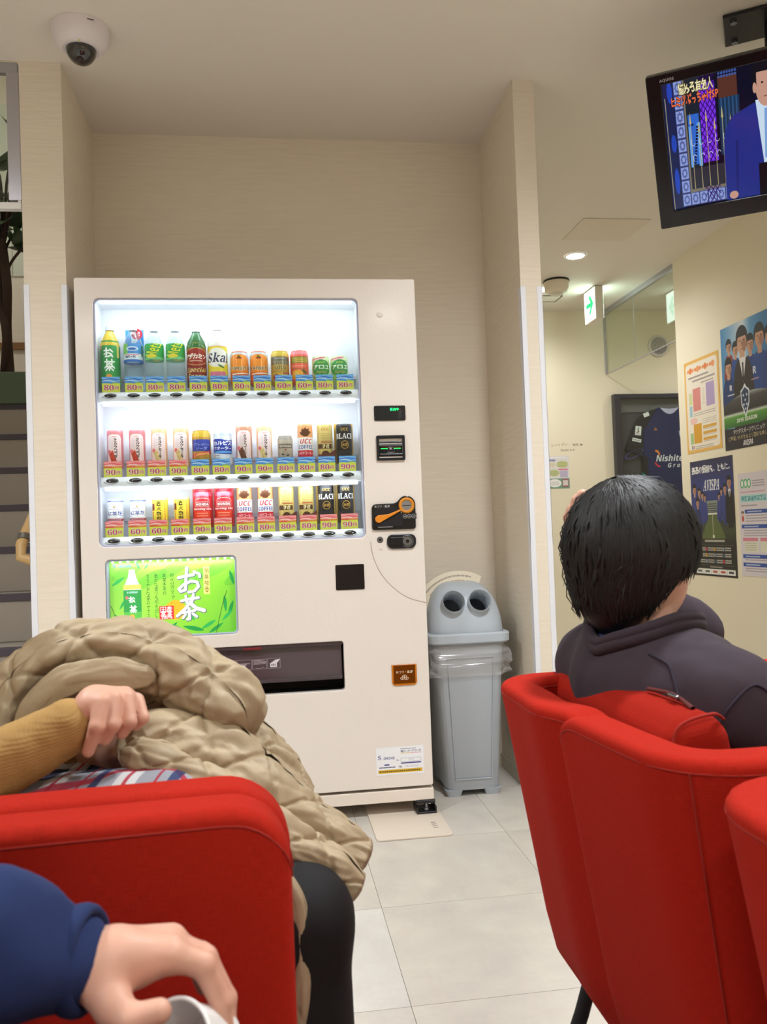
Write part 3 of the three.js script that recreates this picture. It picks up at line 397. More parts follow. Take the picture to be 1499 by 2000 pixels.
  // bill slot
  { const b = part(vend, 'bill_validator', (() => { const s = rrShape(-0.0485, 0.0485, -0.0425, 0.0425, 0.004); s.holes.push(rrShape(-0.041, 0.041, -0.034, 0.032, 0.002)); return plate(s, 0.012, 0.002); })(), M.blackMatt, [0.418, 1.248, MZ - 0.002]);
    part(b, 'recess', span(-0.042, 0.042, -0.035, 0.033, -0.02, -0.001), M.black); for (const [y, z, r] of [[0.02, 0.003, 0.003], [0.008, 0.006, 0.004], [-0.022, 0.006, 0.004]]) part(b, 'guide_bar', new THREE.CylinderGeometry(r, r, 0.078, 12).rotateZ(Math.PI / 2).scale(1, 1, 1), std(0x55565c, 0.25, { metalness: 0.7 }), [0, y, z]);
    const bt = tex(256, 160, (c) => { c.fillStyle = '#1a1a1c'; c.fillRect(0, 0, 256, 160); c.fillStyle = '#8a4a22'; c.fillRect(20, 18, 216, 34); c.strokeStyle = '#9a9aa0'; c.lineWidth = 3; c.strokeRect(86, 10, 84, 56); c.fillStyle = '#d8d8de'; c.beginPath(); c.moveTo(128, 22); c.lineTo(158, 50); c.lineTo(140, 50); c.lineTo(140, 70); c.lineTo(116, 70); c.lineTo(116, 50); c.lineTo(98, 50); c.fill(); c.strokeRect(92, 92, 74, 44); latin(c, '1000', 129, 115, 'bold 30px sans-serif', '#d8d8de'); });
    const be = tex(256, 160, (c) => { c.fillStyle = '#000'; c.fillRect(0, 0, 256, 160); c.fillStyle = '#19d35a'; c.fillRect(18, 52, 76, 10); c.fillRect(164, 52, 74, 10); });
    part(b, 'slot_plate', new THREE.BoxGeometry(0.08, 0.042, 0.001), phys(0xffffff, 0.25, { map: bt, emissiveMap: be, emissive: 0xffffff, emissiveIntensity: 1.6 }), [0, -0.008, 0.0015]); }
  // coin unit
  { const s = new THREE.Shape(); s.moveTo(-0.066, -0.052); s.lineTo(0.066, -0.052); s.absarc(0.066, -0.043, 0.009, -Math.PI / 2, 0); s.lineTo(0.076, 0.03); s.absarc(0.045, 0.031, 0.031, 0, Math.PI * 0.78); s.quadraticCurveTo(0.012, 0.038, 0, 0.038); s.lineTo(-0.06, 0.036); s.absarc(-0.06, 0.022, 0.014, Math.PI / 2, Math.PI); s.lineTo(-0.075, -0.043); s.absarc(-0.066, -0.043, 0.009, Math.PI, Math.PI * 1.5);
    const cp = part(vend, 'coin_unit', plate(s, 0.009, 0.002), phys(0x0d0b0c, 0.25), [0.419, 1.021, MZ - 0.001]);
    part(cp, 'lever_recess', plate(rrShape(-0.066, 0.03, -0.04, 0.022, 0.008), 0.0012, 0.0004), M.blackMatt, [0, 0, 0.0088]);
    const lv = new THREE.Shape(); lv.moveTo(-0.058, -0.02); lv.absarc(-0.052, -0.015, 0.013, 2.6, 5.6); lv.lineTo(-0.02, -0.012); lv.lineTo(0.026, 0.012); lv.lineTo(0.022, 0.016); lv.lineTo(-0.018, 0.001); lv.lineTo(-0.055, -0.002); part(cp, 'return_lever', plate(lv, 0.008, 0.002), std(0xe58a1f, 0.35), [0, 0, 0.0095], null, 'orange coin return lever');
    part(cp, 'coin_ring', new THREE.TorusGeometry(0.022, 0.0055, 10, 36), std(0xd98a22, 0.3), [0.045, 0.029, 0.009], null, 'orange ring round the coin slot'); part(cp, 'coin_plate', new THREE.CylinderGeometry(0.019, 0.019, 0.004, 28).rotateX(Math.PI / 2), std(0x9da0a6, 0.3, { metalness: 0.85 }), [0.045, 0.029, 0.008]); part(cp, 'coin_slot', span(-0.014, 0.014, -0.0014, 0.0014, 0, 0.0006), M.black, [0.045, 0.029, 0.0102]);
    const pt = tex(512, 96, (c) => { c.fillStyle = '#0d0b0c'; c.fillRect(0, 0, 512, 96); write(c, 'おつり・返却', 10, 20, 62, '#e2e0e2', { weight: 0.1 }); }); part(cp, 'lettering', new THREE.BoxGeometry(0.07, 0.0131, 0.0003), phys(0xffffff, 0.3, { map: pt }), [-0.032, 0.0285, 0.0091]);
    const ct = tex(320, 96, (c) => { c.fillStyle = '#0d0b0c'; c.fillRect(0, 0, 320, 96); ['500', '100', '50', '10'].forEach((t, i) => { c.strokeStyle = '#d8d8dc'; c.lineWidth = 4; c.beginPath(); c.arc(46 + i * 76, 48, 33, 0, 7); c.stroke(); latin(c, t, 46 + i * 76, 50, 'bold 26px sans-serif', '#d8d8dc'); }); }); part(cp, 'coin_marks', new THREE.BoxGeometry(0.064, 0.0192, 0.0003), phys(0xffffff, 0.3, { map: ct }), [0.046, -0.008, 0.0091]);
    part(cp, 'arc_mark', new THREE.TorusGeometry(0.03, 0.001, 6, 16, 0.7).rotateZ(-0.1), M.white, [-0.004, 0.006, 0.0095]); part(cp, 'slot_mark', span(-0.055, -0.005, -0.0435, -0.0415, 0, 0.0004), M.alu, [0, 0, 0.009]); }
  { const k = part(vend, 'lock_plate', plate(rrShape(-0.05, 0.05, -0.0245, 0.0245, 0.02), 0.008, 0.002, 16), M.darkSteel, [0.443, 0.928, MZ - 0.001]); part(k, 'handle', plate(rrShape(-0.04, 0.012, -0.014, 0.014, 0.004), 0.006, 0.0015), M.black, [0, 0, 0.007]); part(k, 'rim', new THREE.TorusGeometry(0.0195, 0.002, 8, 32), M.steel, [0.019, 0, 0.009]); part(k, 'cylinder', new THREE.CylinderGeometry(0.016, 0.017, 0.012, 28).rotateX(Math.PI / 2), M.steel, [0.019, 0, 0.009]); part(k, 'key_slot', new THREE.CylinderGeometry(0.006, 0.006, 0.002, 16).rotateX(Math.PI / 2), M.black, [0.019, 0, 0.0155]); }
  { const k = part(vend, 'key_switch', new THREE.CylinderGeometry(0.0105, 0.0115, 0.004, 24).rotateX(Math.PI / 2), M.steel, [0.37, 0.936, MZ]); part(k, 'key_slot', new THREE.CylinderGeometry(0.004, 0.004, 0.002, 12).rotateX(Math.PI / 2), M.black, [0, 0, 0.0022]); part(vend, 'hook_mark', new THREE.TorusGeometry(0.005, 0.0007, 6, 16, Math.PI), std(0xa79a88, 0.6), [0.371, 0.9, MZ + 0.0002]); }
  part(vend, 'sensor_window', plate(rrShape(-0.0485, 0.0485, -0.0425, 0.0425, 0.004), 0.004, 0.001), phys(0x120e0e, 0.3), [0.263, 0.814, MZ - 0.001]);
  { const rt = tex(256, 220, (c) => { c.fillStyle = '#6a3508'; c.fillRect(0, 0, 256, 220); write(c, 'おつり・返却', 28, 66, 32, '#f0dcc0', { weight: 0.12 }); c.strokeStyle = '#f0dcc0'; c.lineWidth = 5; for (const [x, y] of [[128, 134], [104, 158], [150, 160]]) { c.beginPath(); c.ellipse(x, y, 24, 15, 0, 0, 7); c.stroke(); c.beginPath(); c.arc(x, y, 6, 0, 7); c.stroke(); } });
    const s = new THREE.Shape(); s.moveTo(-0.043, 0.036); s.lineTo(-0.043, -0.022); s.absarc(-0.03, -0.022, 0.013, Math.PI, Math.PI * 1.5); s.lineTo(0.03, -0.035); s.absarc(0.03, -0.022, 0.013, -Math.PI / 2, 0); s.lineTo(0.043, 0.036); const r = part(vend, 'change_return', plate(s, 0.006, 0.002), phys(0xc9771a, 0.2, { clearcoat: 0.5 }), [0.436, 0.475, MZ - 0.002]); part(r, 'flap', new THREE.BoxGeometry(0.074, 0.062, 0.001), phys(0xffffff, 0.15, { map: rt }), [0, 0.003, 0.006]); }
  { const st = tex(640, 360, (c, w, h) => { c.fillStyle = '#f2f2f6'; c.fillRect(0, 0, w, h); c.strokeStyle = '#c9c9d6'; c.strokeRect(3, 3, w - 6, h - 6); c.fillStyle = '#8a8aa0'; for (let k = 0; k < 14; k++) c.fillRect(330 + k * 15, 26, 11, 11);
      write(c, '株スーパードリンク', 330, 46, 31, '#2b2b58', { weight: 0.12, gap: 0.98 }); c.fillStyle = '#e0b33a'; c.fillRect(330, 84, 140, 6); c.fillStyle = '#d8536a'; c.fillRect(470, 84, 140, 6);
      latin(c, 'S', 46, 128, 'bold 76px serif', '#25307a'); latin(c, '-DRINK', 168, 140, 'bold 44px serif', '#25307a'); c.strokeStyle = '#9a9ab4'; c.strokeRect(330, 150, 270, 46); latin(c, '0377', 470, 174, '34px sans-serif', '#b5b5be'); latin(c, 'No.', 290, 172, 'bold 22px sans-serif', '#333355'); c.fillStyle = '#3a3f86'; c.fillRect(330, 206, 270, 16);
      for (let k = 0; k < 12; k++) { c.fillStyle = '#55557a'; c.fillRect(40 + k * 18, 250, 14, 16); } c.fillStyle = '#2b3a8a'; c.fillRect(110, 216, 64, 18); latin(c, 'TEL', 322, 258, 'bold 32px sans-serif', '#333355'); latin(c, '092-292-0371', 480, 258, '30px sans-serif', '#aaaab8'); c.fillStyle = '#e2b731'; c.fillRect(24, 288, 590, 46); c.fillStyle = '#5a4a16'; for (let k = 0; k < 22; k++) c.fillRect(40 + k * 25, 302, 19, 18); });
    part(vend, 'owner_sticker', sheet(0.164, 0.094), std(0xffffff, 0.35, { map: st }), [0.411, 0.188, MZ + 0.0003]); }
  part(vend, 'dent_cap', new THREE.SphereGeometry(0.012, 16, 8).scale(1, 0.9, 0.22), cream, [0.397, 1.706, MZ]);
  part(vend, 'cord', tube([[0.337, 0.93, MZ + 0.002], [0.345, 0.877, MZ + 0.001], [0.369, 0.822, MZ + 0.001], [0.41, 0.772, MZ + 0.001], [0.458, 0.737, MZ + 0.001], [0.521, 0.716, MZ + 0.0015]], 0.0007, 40, 5), std(0xb3a48f, 0.6));
  for (const x of [-0.56, 0.495]) {
    part(vend, 'foot_bracket', merge([rspan(x - 0.032, x + 0.032, 0.038, 0.048, MZ + 0.002, MZ - 0.075, 0.002), rspan(x - 0.034, x + 0.034, 0.007, 0.013, MZ + 0.012, MZ - 0.07, 0.002), rspan(x - 0.034, x - 0.028, 0.007, 0.03, MZ + 0.012, MZ - 0.07, 0.002), rspan(x + 0.028, x + 0.034, 0.007, 0.03, MZ + 0.012, MZ - 0.07, 0.002)]), M.darkSteel);
    part(vend, 'foot_bolt', merge([new THREE.CylinderGeometry(0.007, 0.007, 0.044, 12).translate(x + 0.002, 0.03, MZ - 0.012), new THREE.CylinderGeometry(0.014, 0.014, 0.008, 6).translate(x + 0.002, 0.018, MZ - 0.012)]), M.steel);
  }
}
rebase(vend, [-0.044, 0, -3.07]);
for (const [x, lab] of [[0.42, 'cream floor plate under the machine foot beside the grey bin'], [-0.53, 'cream floor plate under the machine foot beside the stairs']]) {
  const t = thing('floor_plate', lab, 'floor plate', [x, 0, -2.81]); part(t, 'plate', plate(rrShape(-0.122, 0.122, -0.19, 0.19, 0.016), 0.006, 0.0015).rotateX(-Math.PI / 2), std(0xe0d3c3, 0.5));
  part(t, 'print', merge([0, 1, 2, 3].map((k) => span(0.07, 0.086, 0.0061, 0.0064, 0.07 + k * 0.016, 0.074 + k * 0.016))), std(0x77706a, 0.7));
}

// ---------------------------------------------------------------- drinks on display (label texture = front half of the cylinder, 256 x 384)
const DRINKS = {}; 
function wrap(draw) { return tex(256, 384, draw); }
const canProfile = (r, h) => [[0, 0], [r * 0.82, 0], [r * 0.86, 0.003], [r, 0.008], [r, h - 0.012], [r * 0.88, h - 0.004], [r * 0.88, h - 0.001], [r * 0.84, h], [r * 0.8, h - 0.003], [0, h - 0.003]];
const slimProfile = (r, h) => [[0, 0], [r * 0.95, 0], [r, 0.003], [r, h - 0.008], [r * 0.97, h - 0.002], [r * 0.92, h], [0, h - 0.001]];
function tint(c, col, x = 0, y = 0, w = 256, h = 384) { c.fillStyle = col; c.fillRect(x, y, w, h); }
function arch(c, col, x0, x1, y0, y1, r) { c.fillStyle = col; c.beginPath(); c.moveTo(x0, y1); c.lineTo(x0, y0 + r); c.quadraticCurveTo(x0, y0, x0 + r, y0); c.lineTo(x1 - r, y0); c.quadraticCurveTo(x1, y0, x1, y0 + r); c.lineTo(x1, y1); c.fill(); }
function lines(c, col, x, y, w, n, gap, h = 4) { c.fillStyle = col; for (let k = 0; k < n; k++) for (let q = 0; q < w; q += 9) c.fillRect(x + q, y + k * gap, 6, h); }
const milk = (edge, bottle, name, bcol) => wrap((c) => {
  tint(c, edge); arch(c, '#fff4f2', 50, 206, 44, 384, 60); arch(c, '#fbe3e6', 60, 196, 56, 384, 52); lines(c, '#e66', 108, 62, 40, 1, 8, 6);
  c.fillStyle = '#f2b8bd'; for (let k = 0; k < 14; k++) c.fillRect(182, 90 + k * 18, 7, 10); c.strokeStyle = '#b9b4c8'; c.lineWidth = 2; for (let k = 0; k < 3; k++) { c.beginPath(); c.moveTo(84 + k * 14, 96); c.lineTo(84 + k * 14, 190); c.stroke(); }
  c.save(); c.translate(96, 250); c.rotate(-0.35); c.fillStyle = bottle; c.fillRect(-24, -40, 56, 150); c.fillStyle = '#f8dcd8'; c.fillRect(-18, -66, 40, 34); c.fillStyle = bcol; c.fillRect(-22, -10, 52, 8); c.fillRect(-6, 0, 6, 100); c.restore(); c.fillStyle = '#e8707a'; c.beginPath(); c.arc(74, 218, 20, 0, 7); c.fill();
  write(c, name, 124, 80, name.length > 6 ? 32 : 37, '#241c22', { vertical: true, weight: 0.15, gap: 0.98 }); });
DRINKS.cocoa = { r: 0.0265, h: 0.128, slim: 1, map: milk('#ee8d97', '#d8472c', 'ミルクココア', '#a82a1a') };
DRINKS.shake = { r: 0.0265, h: 0.131, slim: 1, map: milk('#f6c39a', '#efd59a', 'ミルクセーキ', '#c8a860') };
DRINKS.milkcoffee = { r: 0.0275, h: 0.134, slim: 1, map: milk('#d99a80', '#7d4f3a', 'ミルクコーヒー', '#5a3424') };
DRINKS.orange = { r: 0.0315, h: 0.118, map: wrap((c) => { tint(c, '#c9ced6'); arch(c, '#f2912a', 28, 228, 26, 384, 90); tint(c, '#e8661f', 28, 226, 200, 158); c.fillStyle = '#8a3a10'; c.beginPath(); c.ellipse(128, 68, 26, 10, 0, 0, 7); c.fill(); c.fillStyle = '#3a5a1c'; c.beginPath(); c.ellipse(126, 50, 14, 7, 0.4, 0, 7); c.fill(); latin(c, 'OrangeUP', 128, 180, 'bold 54px serif', '#3a2a12', { sx: 0.86, edge: '#f4e6c8', edgeW: 5 }); c.fillStyle = '#f6e2d0'; c.save(); c.rotate(-0.06); c.fillRect(40, 246, 176, 16); c.restore(); lines(c, '#f3c9a8', 62, 296, 130, 2, 24, 9); }) };
DRINKS.fruits = { r: 0.0315, h: 0.12, map: wrap((c) => { tint(c, '#cda63a'); tint(c, '#dcc04c', 0, 0, 256, 50); tint(c, '#6f6a5c', 26, 62, 204, 90); lines(c, '#d8d4c8', 80, 76, 96, 1, 8, 8); tint(c, '#b8923a', 26, 152, 204, 90); latin(c, 'FRUITS', 128, 134, 'bold 52px sans-serif', '#2c2416', { sx: 0.86, edge: '#e8dca0', edgeW: 4 }); latin(c, 'SODA', 132, 186, 'bold 48px sans-serif', '#2c2416', { sx: 0.9, edge: '#e8dca0', edgeW: 4 }); c.fillStyle = '#a8242c'; c.beginPath(); c.arc(90, 292, 32, 0, 7); c.fill(); c.fillStyle = '#d8b04a'; c.beginPath(); c.arc(170, 270, 36, 0, 7); c.fill(); tint(c, '#a85a5a', 150, 240, 80, 18); }) };
DRINKS.mandarin = { r: 0.0315, h: 0.12, map: wrap((c) => { tint(c, '#ec6650'); tint(c, '#f28a94', 0, 0, 256, 40); c.fillStyle = '#7c6a1a'; c.fillRect(34, 62, 190, 74); lines(c, '#d8c24a', 46, 74, 168, 3, 20, 13); lines(c, '#f6b89a', 44, 164, 130, 1, 8, 10); lines(c, '#8a5a2a', 44, 196, 140, 1, 8, 10); c.fillStyle = '#f2a62c'; c.beginPath(); c.arc(104, 270, 58, 0, 7); c.fill(); c.fillStyle = '#f7c25a'; c.beginPath(); c.arc(94, 256, 26, 0, 7); c.fill(); c.fillStyle = '#47682a'; c.beginPath(); c.ellipse(170, 232, 34, 12, 0.7, 0, 7); c.fill(); }) };
DRINKS.aloe = { r: 0.0305, h: 0.1, slim: 1, map: wrap((c) => { tint(c, '#cfe6a8'); c.fillStyle = '#e2f2c4'; c.fillRect(0, 0, 256, 50); c.save(); c.rotate(-0.2); tint(c, '#e85a8a', 20, 40, 140, 14); tint(c, '#f0a0bc', 20, 60, 130, 8); c.restore(); c.fillStyle = '#3d9a4c'; c.beginPath(); c.ellipse(128, 158, 96, 112, 0, 0, 7); c.fill(); c.fillStyle = '#8ccc58'; for (let k = 0; k < 6; k++) { c.beginPath(); c.ellipse(60 + k * 28, 292, 8, 62, (k - 2.5) * 0.28, 0, 7); c.fill(); } latin(c, 'LIGHT', 128, 84, 'bold 24px sans-serif', '#d8e85a'); write(c, 'アロエ', 44, 118, 56, '#f4fbea', { weight: 0.17 }); lines(c, '#c9a86a', 78, 200, 100, 2, 16, 9); }) };
DRINKS.soda = { r: 0.0315, h: 0.121, map: wrap((c) => { tint(c, '#b5862a'); tint(c, '#d9b432', 0, 0, 256, 66); for (let k = 0; k < 5; k++) tint(c, '#a9862a', 0, 12 + k * 11, 256, 3); tint(c, '#26389a', 34, 92, 188, 130); write(c, 'リフレッシュ', 44, 132, 28, '#aab8f0', { weight: 0.12, gap: 0.98 }); write(c, 'ソーダ', 80, 174, 34, '#aab8f0', { weight: 0.12 }); c.save(); c.translate(128, 256); c.rotate(-0.22); tint(c, '#d23a50', -110, -22, 220, 38); latin(c, 'C1000mg', 0, -2, 'bold 36px serif', '#f6d860'); c.restore(); lines(c, '#7a5a1a', 60, 296, 130, 2, 16, 5); }) };
DRINKS.calpis = { r: 0.031, h: 0.121, map: wrap((c) => { tint(c, '#dfe4f0'); tint(c, '#c7d2ea', 0, 26, 256, 30); c.fillStyle = '#8c9cd8'; for (let k = 0; k < 22; k++) { c.beginPath(); c.arc((k * 67) % 250, 60 + (k * 97) % 310, 5, 0, 7); c.fill(); } c.fillStyle = '#2338a8'; c.beginPath(); c.moveTo(10, 96); c.quadraticCurveTo(90, 76, 150, 104); c.quadraticCurveTo(210, 120, 250, 84); c.lineTo(250, 250); c.quadraticCurveTo(160, 276, 10, 236); c.fill(); write(c, 'カルピス', 30, 112, 50, '#f6f8ff', { weight: 0.17, gap: 1.0 }); write(c, 'ウォーター'.replace('ォ', 'オ'), 34, 174, 38, '#f6f8ff', { weight: 0.16, gap: 1.0 }); c.fillStyle = '#5aa8e8'; c.fillRect(24, 226, 210, 22); lines(c, '#33407a', 40, 270, 60, 2, 26, 7); }) };
DRINKS.smallcan = { r: 0.0262, h: 0.098, map: wrap((c) => { tint(c, '#b3a596'); tint(c, '#9a948e', 0, 0, 256, 44); tint(c, '#4a3a34', 40, 100, 176, 72); c.strokeStyle = '#d8ccb8'; c.lineWidth = 4; c.strokeRect(46, 106, 164, 60); latin(c, 'WONDA', 128, 138, 'bold 42px sans-serif', '#e6dccb', { sx: 0.9 }); c.fillStyle = '#a03020'; c.beginPath(); c.arc(128, 188, 10, 0, 7); c.fill(); c.fillStyle = '#3a2a20'; c.beginPath(); c.ellipse(98, 250, 16, 10, 0.5, 0, 7); c.ellipse(154, 262, 16, 10, -0.5, 0, 7); c.fill(); lines(c, '#7a6a5a', 60, 310, 130, 2, 20, 7); }) };
DRINKS.coffeemilk = { r: 0.0262, h: 0.136, slim: 1, map: wrap((c) => { tint(c, '#e8a06a'); c.fillStyle = '#5a3018'; for (let k = 0; k < 16; k++) { c.save(); c.translate(128, 100); c.rotate(-Math.PI + k * 0.2); c.fillRect(10, -5, 44 + (k % 3) * 8, 10); c.restore(); } c.beginPath(); c.ellipse(128, 100, 36, 20, 0, 0, 7); c.fill(); tint(c, '#f8f2f0', 0, 128, 256, 126); latin(c, 'UCC', 128, 166, 'italic bold 66px sans-serif', '#d8283a', { sx: 1.1 }); latin(c, 'COFFEE', 128, 222, 'bold 52px sans-serif', '#2a48b0', { sx: 0.96 }); tint(c, '#dc2a44', 0, 254, 256, 130); write(c, 'ミルクコーヒー', 30, 268, 28, '#fbecec', { weight: 0.16, gap: 1.0 }); lines(c, '#f6c2c8', 60, 320, 136, 1, 8, 9); }) };
DRINKS.gold = { r: 0.0268, h: 0.133, slim: 1, map: wrap((c) => { tint(c, '#d8c074'); tint(c, '#cdb264', 0, 0, 256, 20); latin(c, 'UCC', 128, 48, 'bold 40px serif', '#b8642a'); c.strokeStyle = '#8a6a3a'; c.lineWidth = 3; c.strokeRect(46, 90, 164, 90); lines(c, '#a89058', 74, 102, 124, 4, 18, 10); tint(c, '#b85a3a', 80, 168, 122, 10); tint(c, '#52301e', 36, 192, 168, 48); write(c, '微糖', 92, 196, 38, '#e8d8a4', { weight: 0.13 }); c.fillStyle = '#5a3420'; c.beginPath(); c.ellipse(128, 304, 46, 44, 0, 0, 7); c.fill(); c.save(); c.translate(100, 338); c.rotate(0.8); c.fillRect(-8, 0, 16, 34); c.restore(); lines(c, '#8a5a3a', 100, 288, 56, 3, 14, 6); }) };
DRINKS.black = { r: 0.0275, h: 0.134, slim: 1, card: '#d9aa4a', map: wrap((c) => { tint(c, '#161318'); tint(c, '#3a3a40', 0, 0, 256, 14); latin(c, 'UCC', 128, 52, 'bold 40px serif', '#d0a44a'); latin(c, 'BLACK', 128, 120, 'bold 72px serif', '#f6f2ee', { sx: 0.86 }); c.strokeStyle = '#c89a44'; c.lineWidth = 6; c.beginPath(); c.arc(128, 206, 38, 0, 7); c.stroke(); write(c, '無糖', 98, 190, 30, '#c89a44', { weight: 0.12, gap: 1 }); lines(c, '#a88a4a', 64, 268, 130, 1, 8, 8); tint(c, '#c89a44', 0, 294, 256, 6); lines(c, '#8a7440', 70, 322, 120, 2, 20, 7); }) };
DRINKS.milktea = { r: 0.0262, h: 0.102, slim: 1, map: wrap((c) => { tint(c, '#e6e6ee'); tint(c, '#5868b0', 0, 6, 256, 18); c.fillStyle = '#f6f6fa'; c.beginPath(); c.ellipse(128, 150, 100, 90, 0, 0, 7); c.fill(); c.strokeStyle = '#9aa0c8'; c.lineWidth = 3; c.stroke(); c.fillStyle = '#b9a26a'; c.beginPath(); c.arc(128, 90, 14, 0, 7); c.fill(); lines(c, '#6a74b0', 70, 112, 118, 1, 8, 8); write(c, '紅茶姫', 44, 140, 58, '#2b3a92', { weight: 0.09, gap: 0.98 }); tint(c, '#a8344a', 0, 236, 256, 28); lines(c, '#e8c8d0', 60, 246, 136, 1, 8, 8); c.strokeStyle = '#4a68a0'; c.lineWidth = 8; c.beginPath(); c.arc(170, 318, 30, 0, 7); c.stroke(); }) };
DRINKS.roast = { r: 0.0262, h: 0.104, slim: 1, map: wrap((c) => { tint(c, '#ecd348'); tint(c, '#fae890', 0, 0, 256, 22); tint(c, '#c8542c', 30, 66, 44, 90); tint(c, '#5a2418', 34, 72, 36, 70); write(c, '直火珈琲', 92, 38, 57, '#2a2018', { vertical: true, weight: 0.11, gap: 1.08 }); c.fillStyle = '#d87a2c'; for (let k = 0; k < 15; k++) c.fillRect(180, 66 + k * 19, 14, 12); c.fillStyle = '#c8542c'; for (let k = 0; k < 10; k++) c.fillRect(44, 170 + k * 18, 18, 12); }) };
DRINKS.redcan = { r: 0.0305, h: 0.128, card: '#c8202e', wide: 1, map: wrap((c) => { tint(c, '#c8162a'); tint(c, '#e84a60', 20, 20, 216, 40); arch(c, '#b01020', 30, 226, 74, 384, 50); c.strokeStyle = '#e8b0a8'; c.lineWidth = 4; c.beginPath(); c.ellipse(128, 116, 80, 34, 0, Math.PI, 2 * Math.PI); c.stroke(); latin(c, '★ ★ ★', 128, 104, 'bold 20px sans-serif', '#d8a04a'); tint(c, '#8a1018', 56, 122, 144, 48); c.strokeRect(56, 122, 144, 48); latin(c, 'WONDA', 128, 147, 'bold 36px sans-serif', '#f6e2dc', { sx: 0.9 }); latin(c, 'Morning Shot', 128, 192, 'italic bold 30px serif', '#f6e2dc'); tint(c, '#d8381e', 44, 214, 168, 90); lines(c, '#f0a890', 76, 234, 104, 2, 26, 9); lines(c, '#d8b04a', 76, 300, 104, 2, 20, 8); }) };
// bottles
const petProfile = (r, h, s) => [[0, 0], [r * 0.86, 0], [r, 0.008], [r, h * 0.3], [r * s, h * 0.36], [r, h * 0.42], [r, h * 0.68], [r * 0.86, h * 0.76], [r * 0.45, h * 0.88], [r * 0.38, h * 0.905], [r * 0.38, h * 0.93]];
DRINKS.greentea = { pet: 1, r: 0.032, h: 0.214, body: std(0xe2c23a, 0.3), lab: [0.01, 0.74], map: wrap((c) => { tint(c, '#2f9a4a'); tint(c, '#46ac54', 0, 300, 256, 84); lines(c, '#bfe4f6', 74, 16, 110, 1, 8, 14); tint(c, '#e8d878', 200, 30, 26, 110); c.fillStyle = '#e87a6a'; c.beginPath(); c.arc(48, 60, 14, 0, 7); c.fill(); write(c, 'お', 78, 54, 96, '#ffffff', { weight: 0.13 }); write(c, '茶', 80, 156, 98, '#ffffff', { weight: 0.12 }); c.fillStyle = '#f0a23a'; c.beginPath(); c.arc(128, 306, 28, 0, 7); c.fill(); }) };
DRINKS.water = { pet: 1, r: 0.0315, h: 0.214, lab: [0.4, 0.69], map: wrap((c) => { tint(c, '#7cc26a', 0, 0, 90, 384); tint(c, '#4a90d8', 90, 0, 166, 384); tint(c, '#dfeaf6', 0, 214, 256, 120); tint(c, '#1f7a4a', 216, 30, 40, 230); c.fillStyle = '#cfe4fa'; c.beginPath(); c.ellipse(130, 110, 54, 46, 0, 0, 7); c.fill(); c.fillStyle = '#2a6ac0'; c.beginPath(); c.ellipse(130, 116, 38, 26, 0, 0, 7); c.fill(); tint(c, '#d8484a', 60, 230, 130, 14); write(c, '純水', 60, 250, 52, '#24356a', { weight: 0.12 }); tint(c, '#2a6ac0', 0, 334, 256, 50); }) };
DRINKS.lime = { pet: 1, r: 0.0315, h: 0.21, lab: [0.44, 0.7], map: wrap((c) => { tint(c, '#2ca84c'); tint(c, '#74c884', 0, 320, 256, 64); c.save(); c.translate(126, 160); c.rotate(-1.35); latin(c, 'Mets', 0, 0, 'italic bold 150px sans-serif', '#d8e83a', { edge: '#16702c', edgeW: 10 }); c.restore(); c.fillStyle = '#e8d83a'; c.beginPath(); c.arc(110, 300, 46, 0, 7); c.fill(); lines(c, '#a8e0b0', 30, 40, 40, 10, 26, 8); }) };
DRINKS.energy = { pet: 1, r: 0.0325, h: 0.208, body: phys(0x2a6a30, 0.2), lab: [0.01, 0.76], map: wrap((c) => { tint(c, '#8c1a1c'); tint(c, '#2f6a30', 0, 0, 256, 70); c.strokeStyle = '#c8a84a'; c.lineWidth = 5; c.beginPath(); c.arc(128, 130, 104, 3.4, 6.0); c.stroke(); c.fillStyle = '#a02420'; c.beginPath(); c.ellipse(128, 140, 118, 72, 0, 0, 7); c.fill(); c.strokeStyle = '#d8b45a'; c.stroke(); write(c, 'ドデカミン', 20, 116, 43, '#f8f0e4', { weight: 0.19, gap: 0.98 }); lines(c, '#e8c8a8', 70, 170, 116, 1, 8, 10); latin(c, 'Special', 128, 250, 'italic bold 54px sans-serif', '#e8c878', { skew: -0.1, edge: '#6a2a14', edgeW: 6 }); latin(c, 'Energy', 132, 304, 'italic bold 54px sans-serif', '#e8c878', { edge: '#6a2a14', edgeW: 6 }); tint(c, '#3a2a14', 30, 344, 196, 26); }) };
DRINKS.yellow = { pet: 1, r: 0.033, h: 0.214, body: std(0xf2f0e8, 0.3), lab: [0.01, 0.8], map: wrap((c) => { tint(c, '#f0dc3a'); tint(c, '#f6f2e8', 0, 0, 256, 60); lines(c, '#e87a9a', 40, 66, 180, 1, 8, 16); c.fillStyle = '#f8f6ee'; c.beginPath(); c.ellipse(128, 168, 108, 74, 0, 0, 7); c.fill(); latin(c, 'Skal', 130, 170, 'italic bold 96px serif', '#24305c'); c.fillStyle = '#4a7a3a'; c.beginPath(); c.ellipse(160, 236, 30, 8, 0.4, 0, 7); c.fill(); tint(c, '#e07a9c', 60, 276, 140, 36); lines(c, '#4a6a2a', 84, 336, 90, 1, 8, 8); }) };

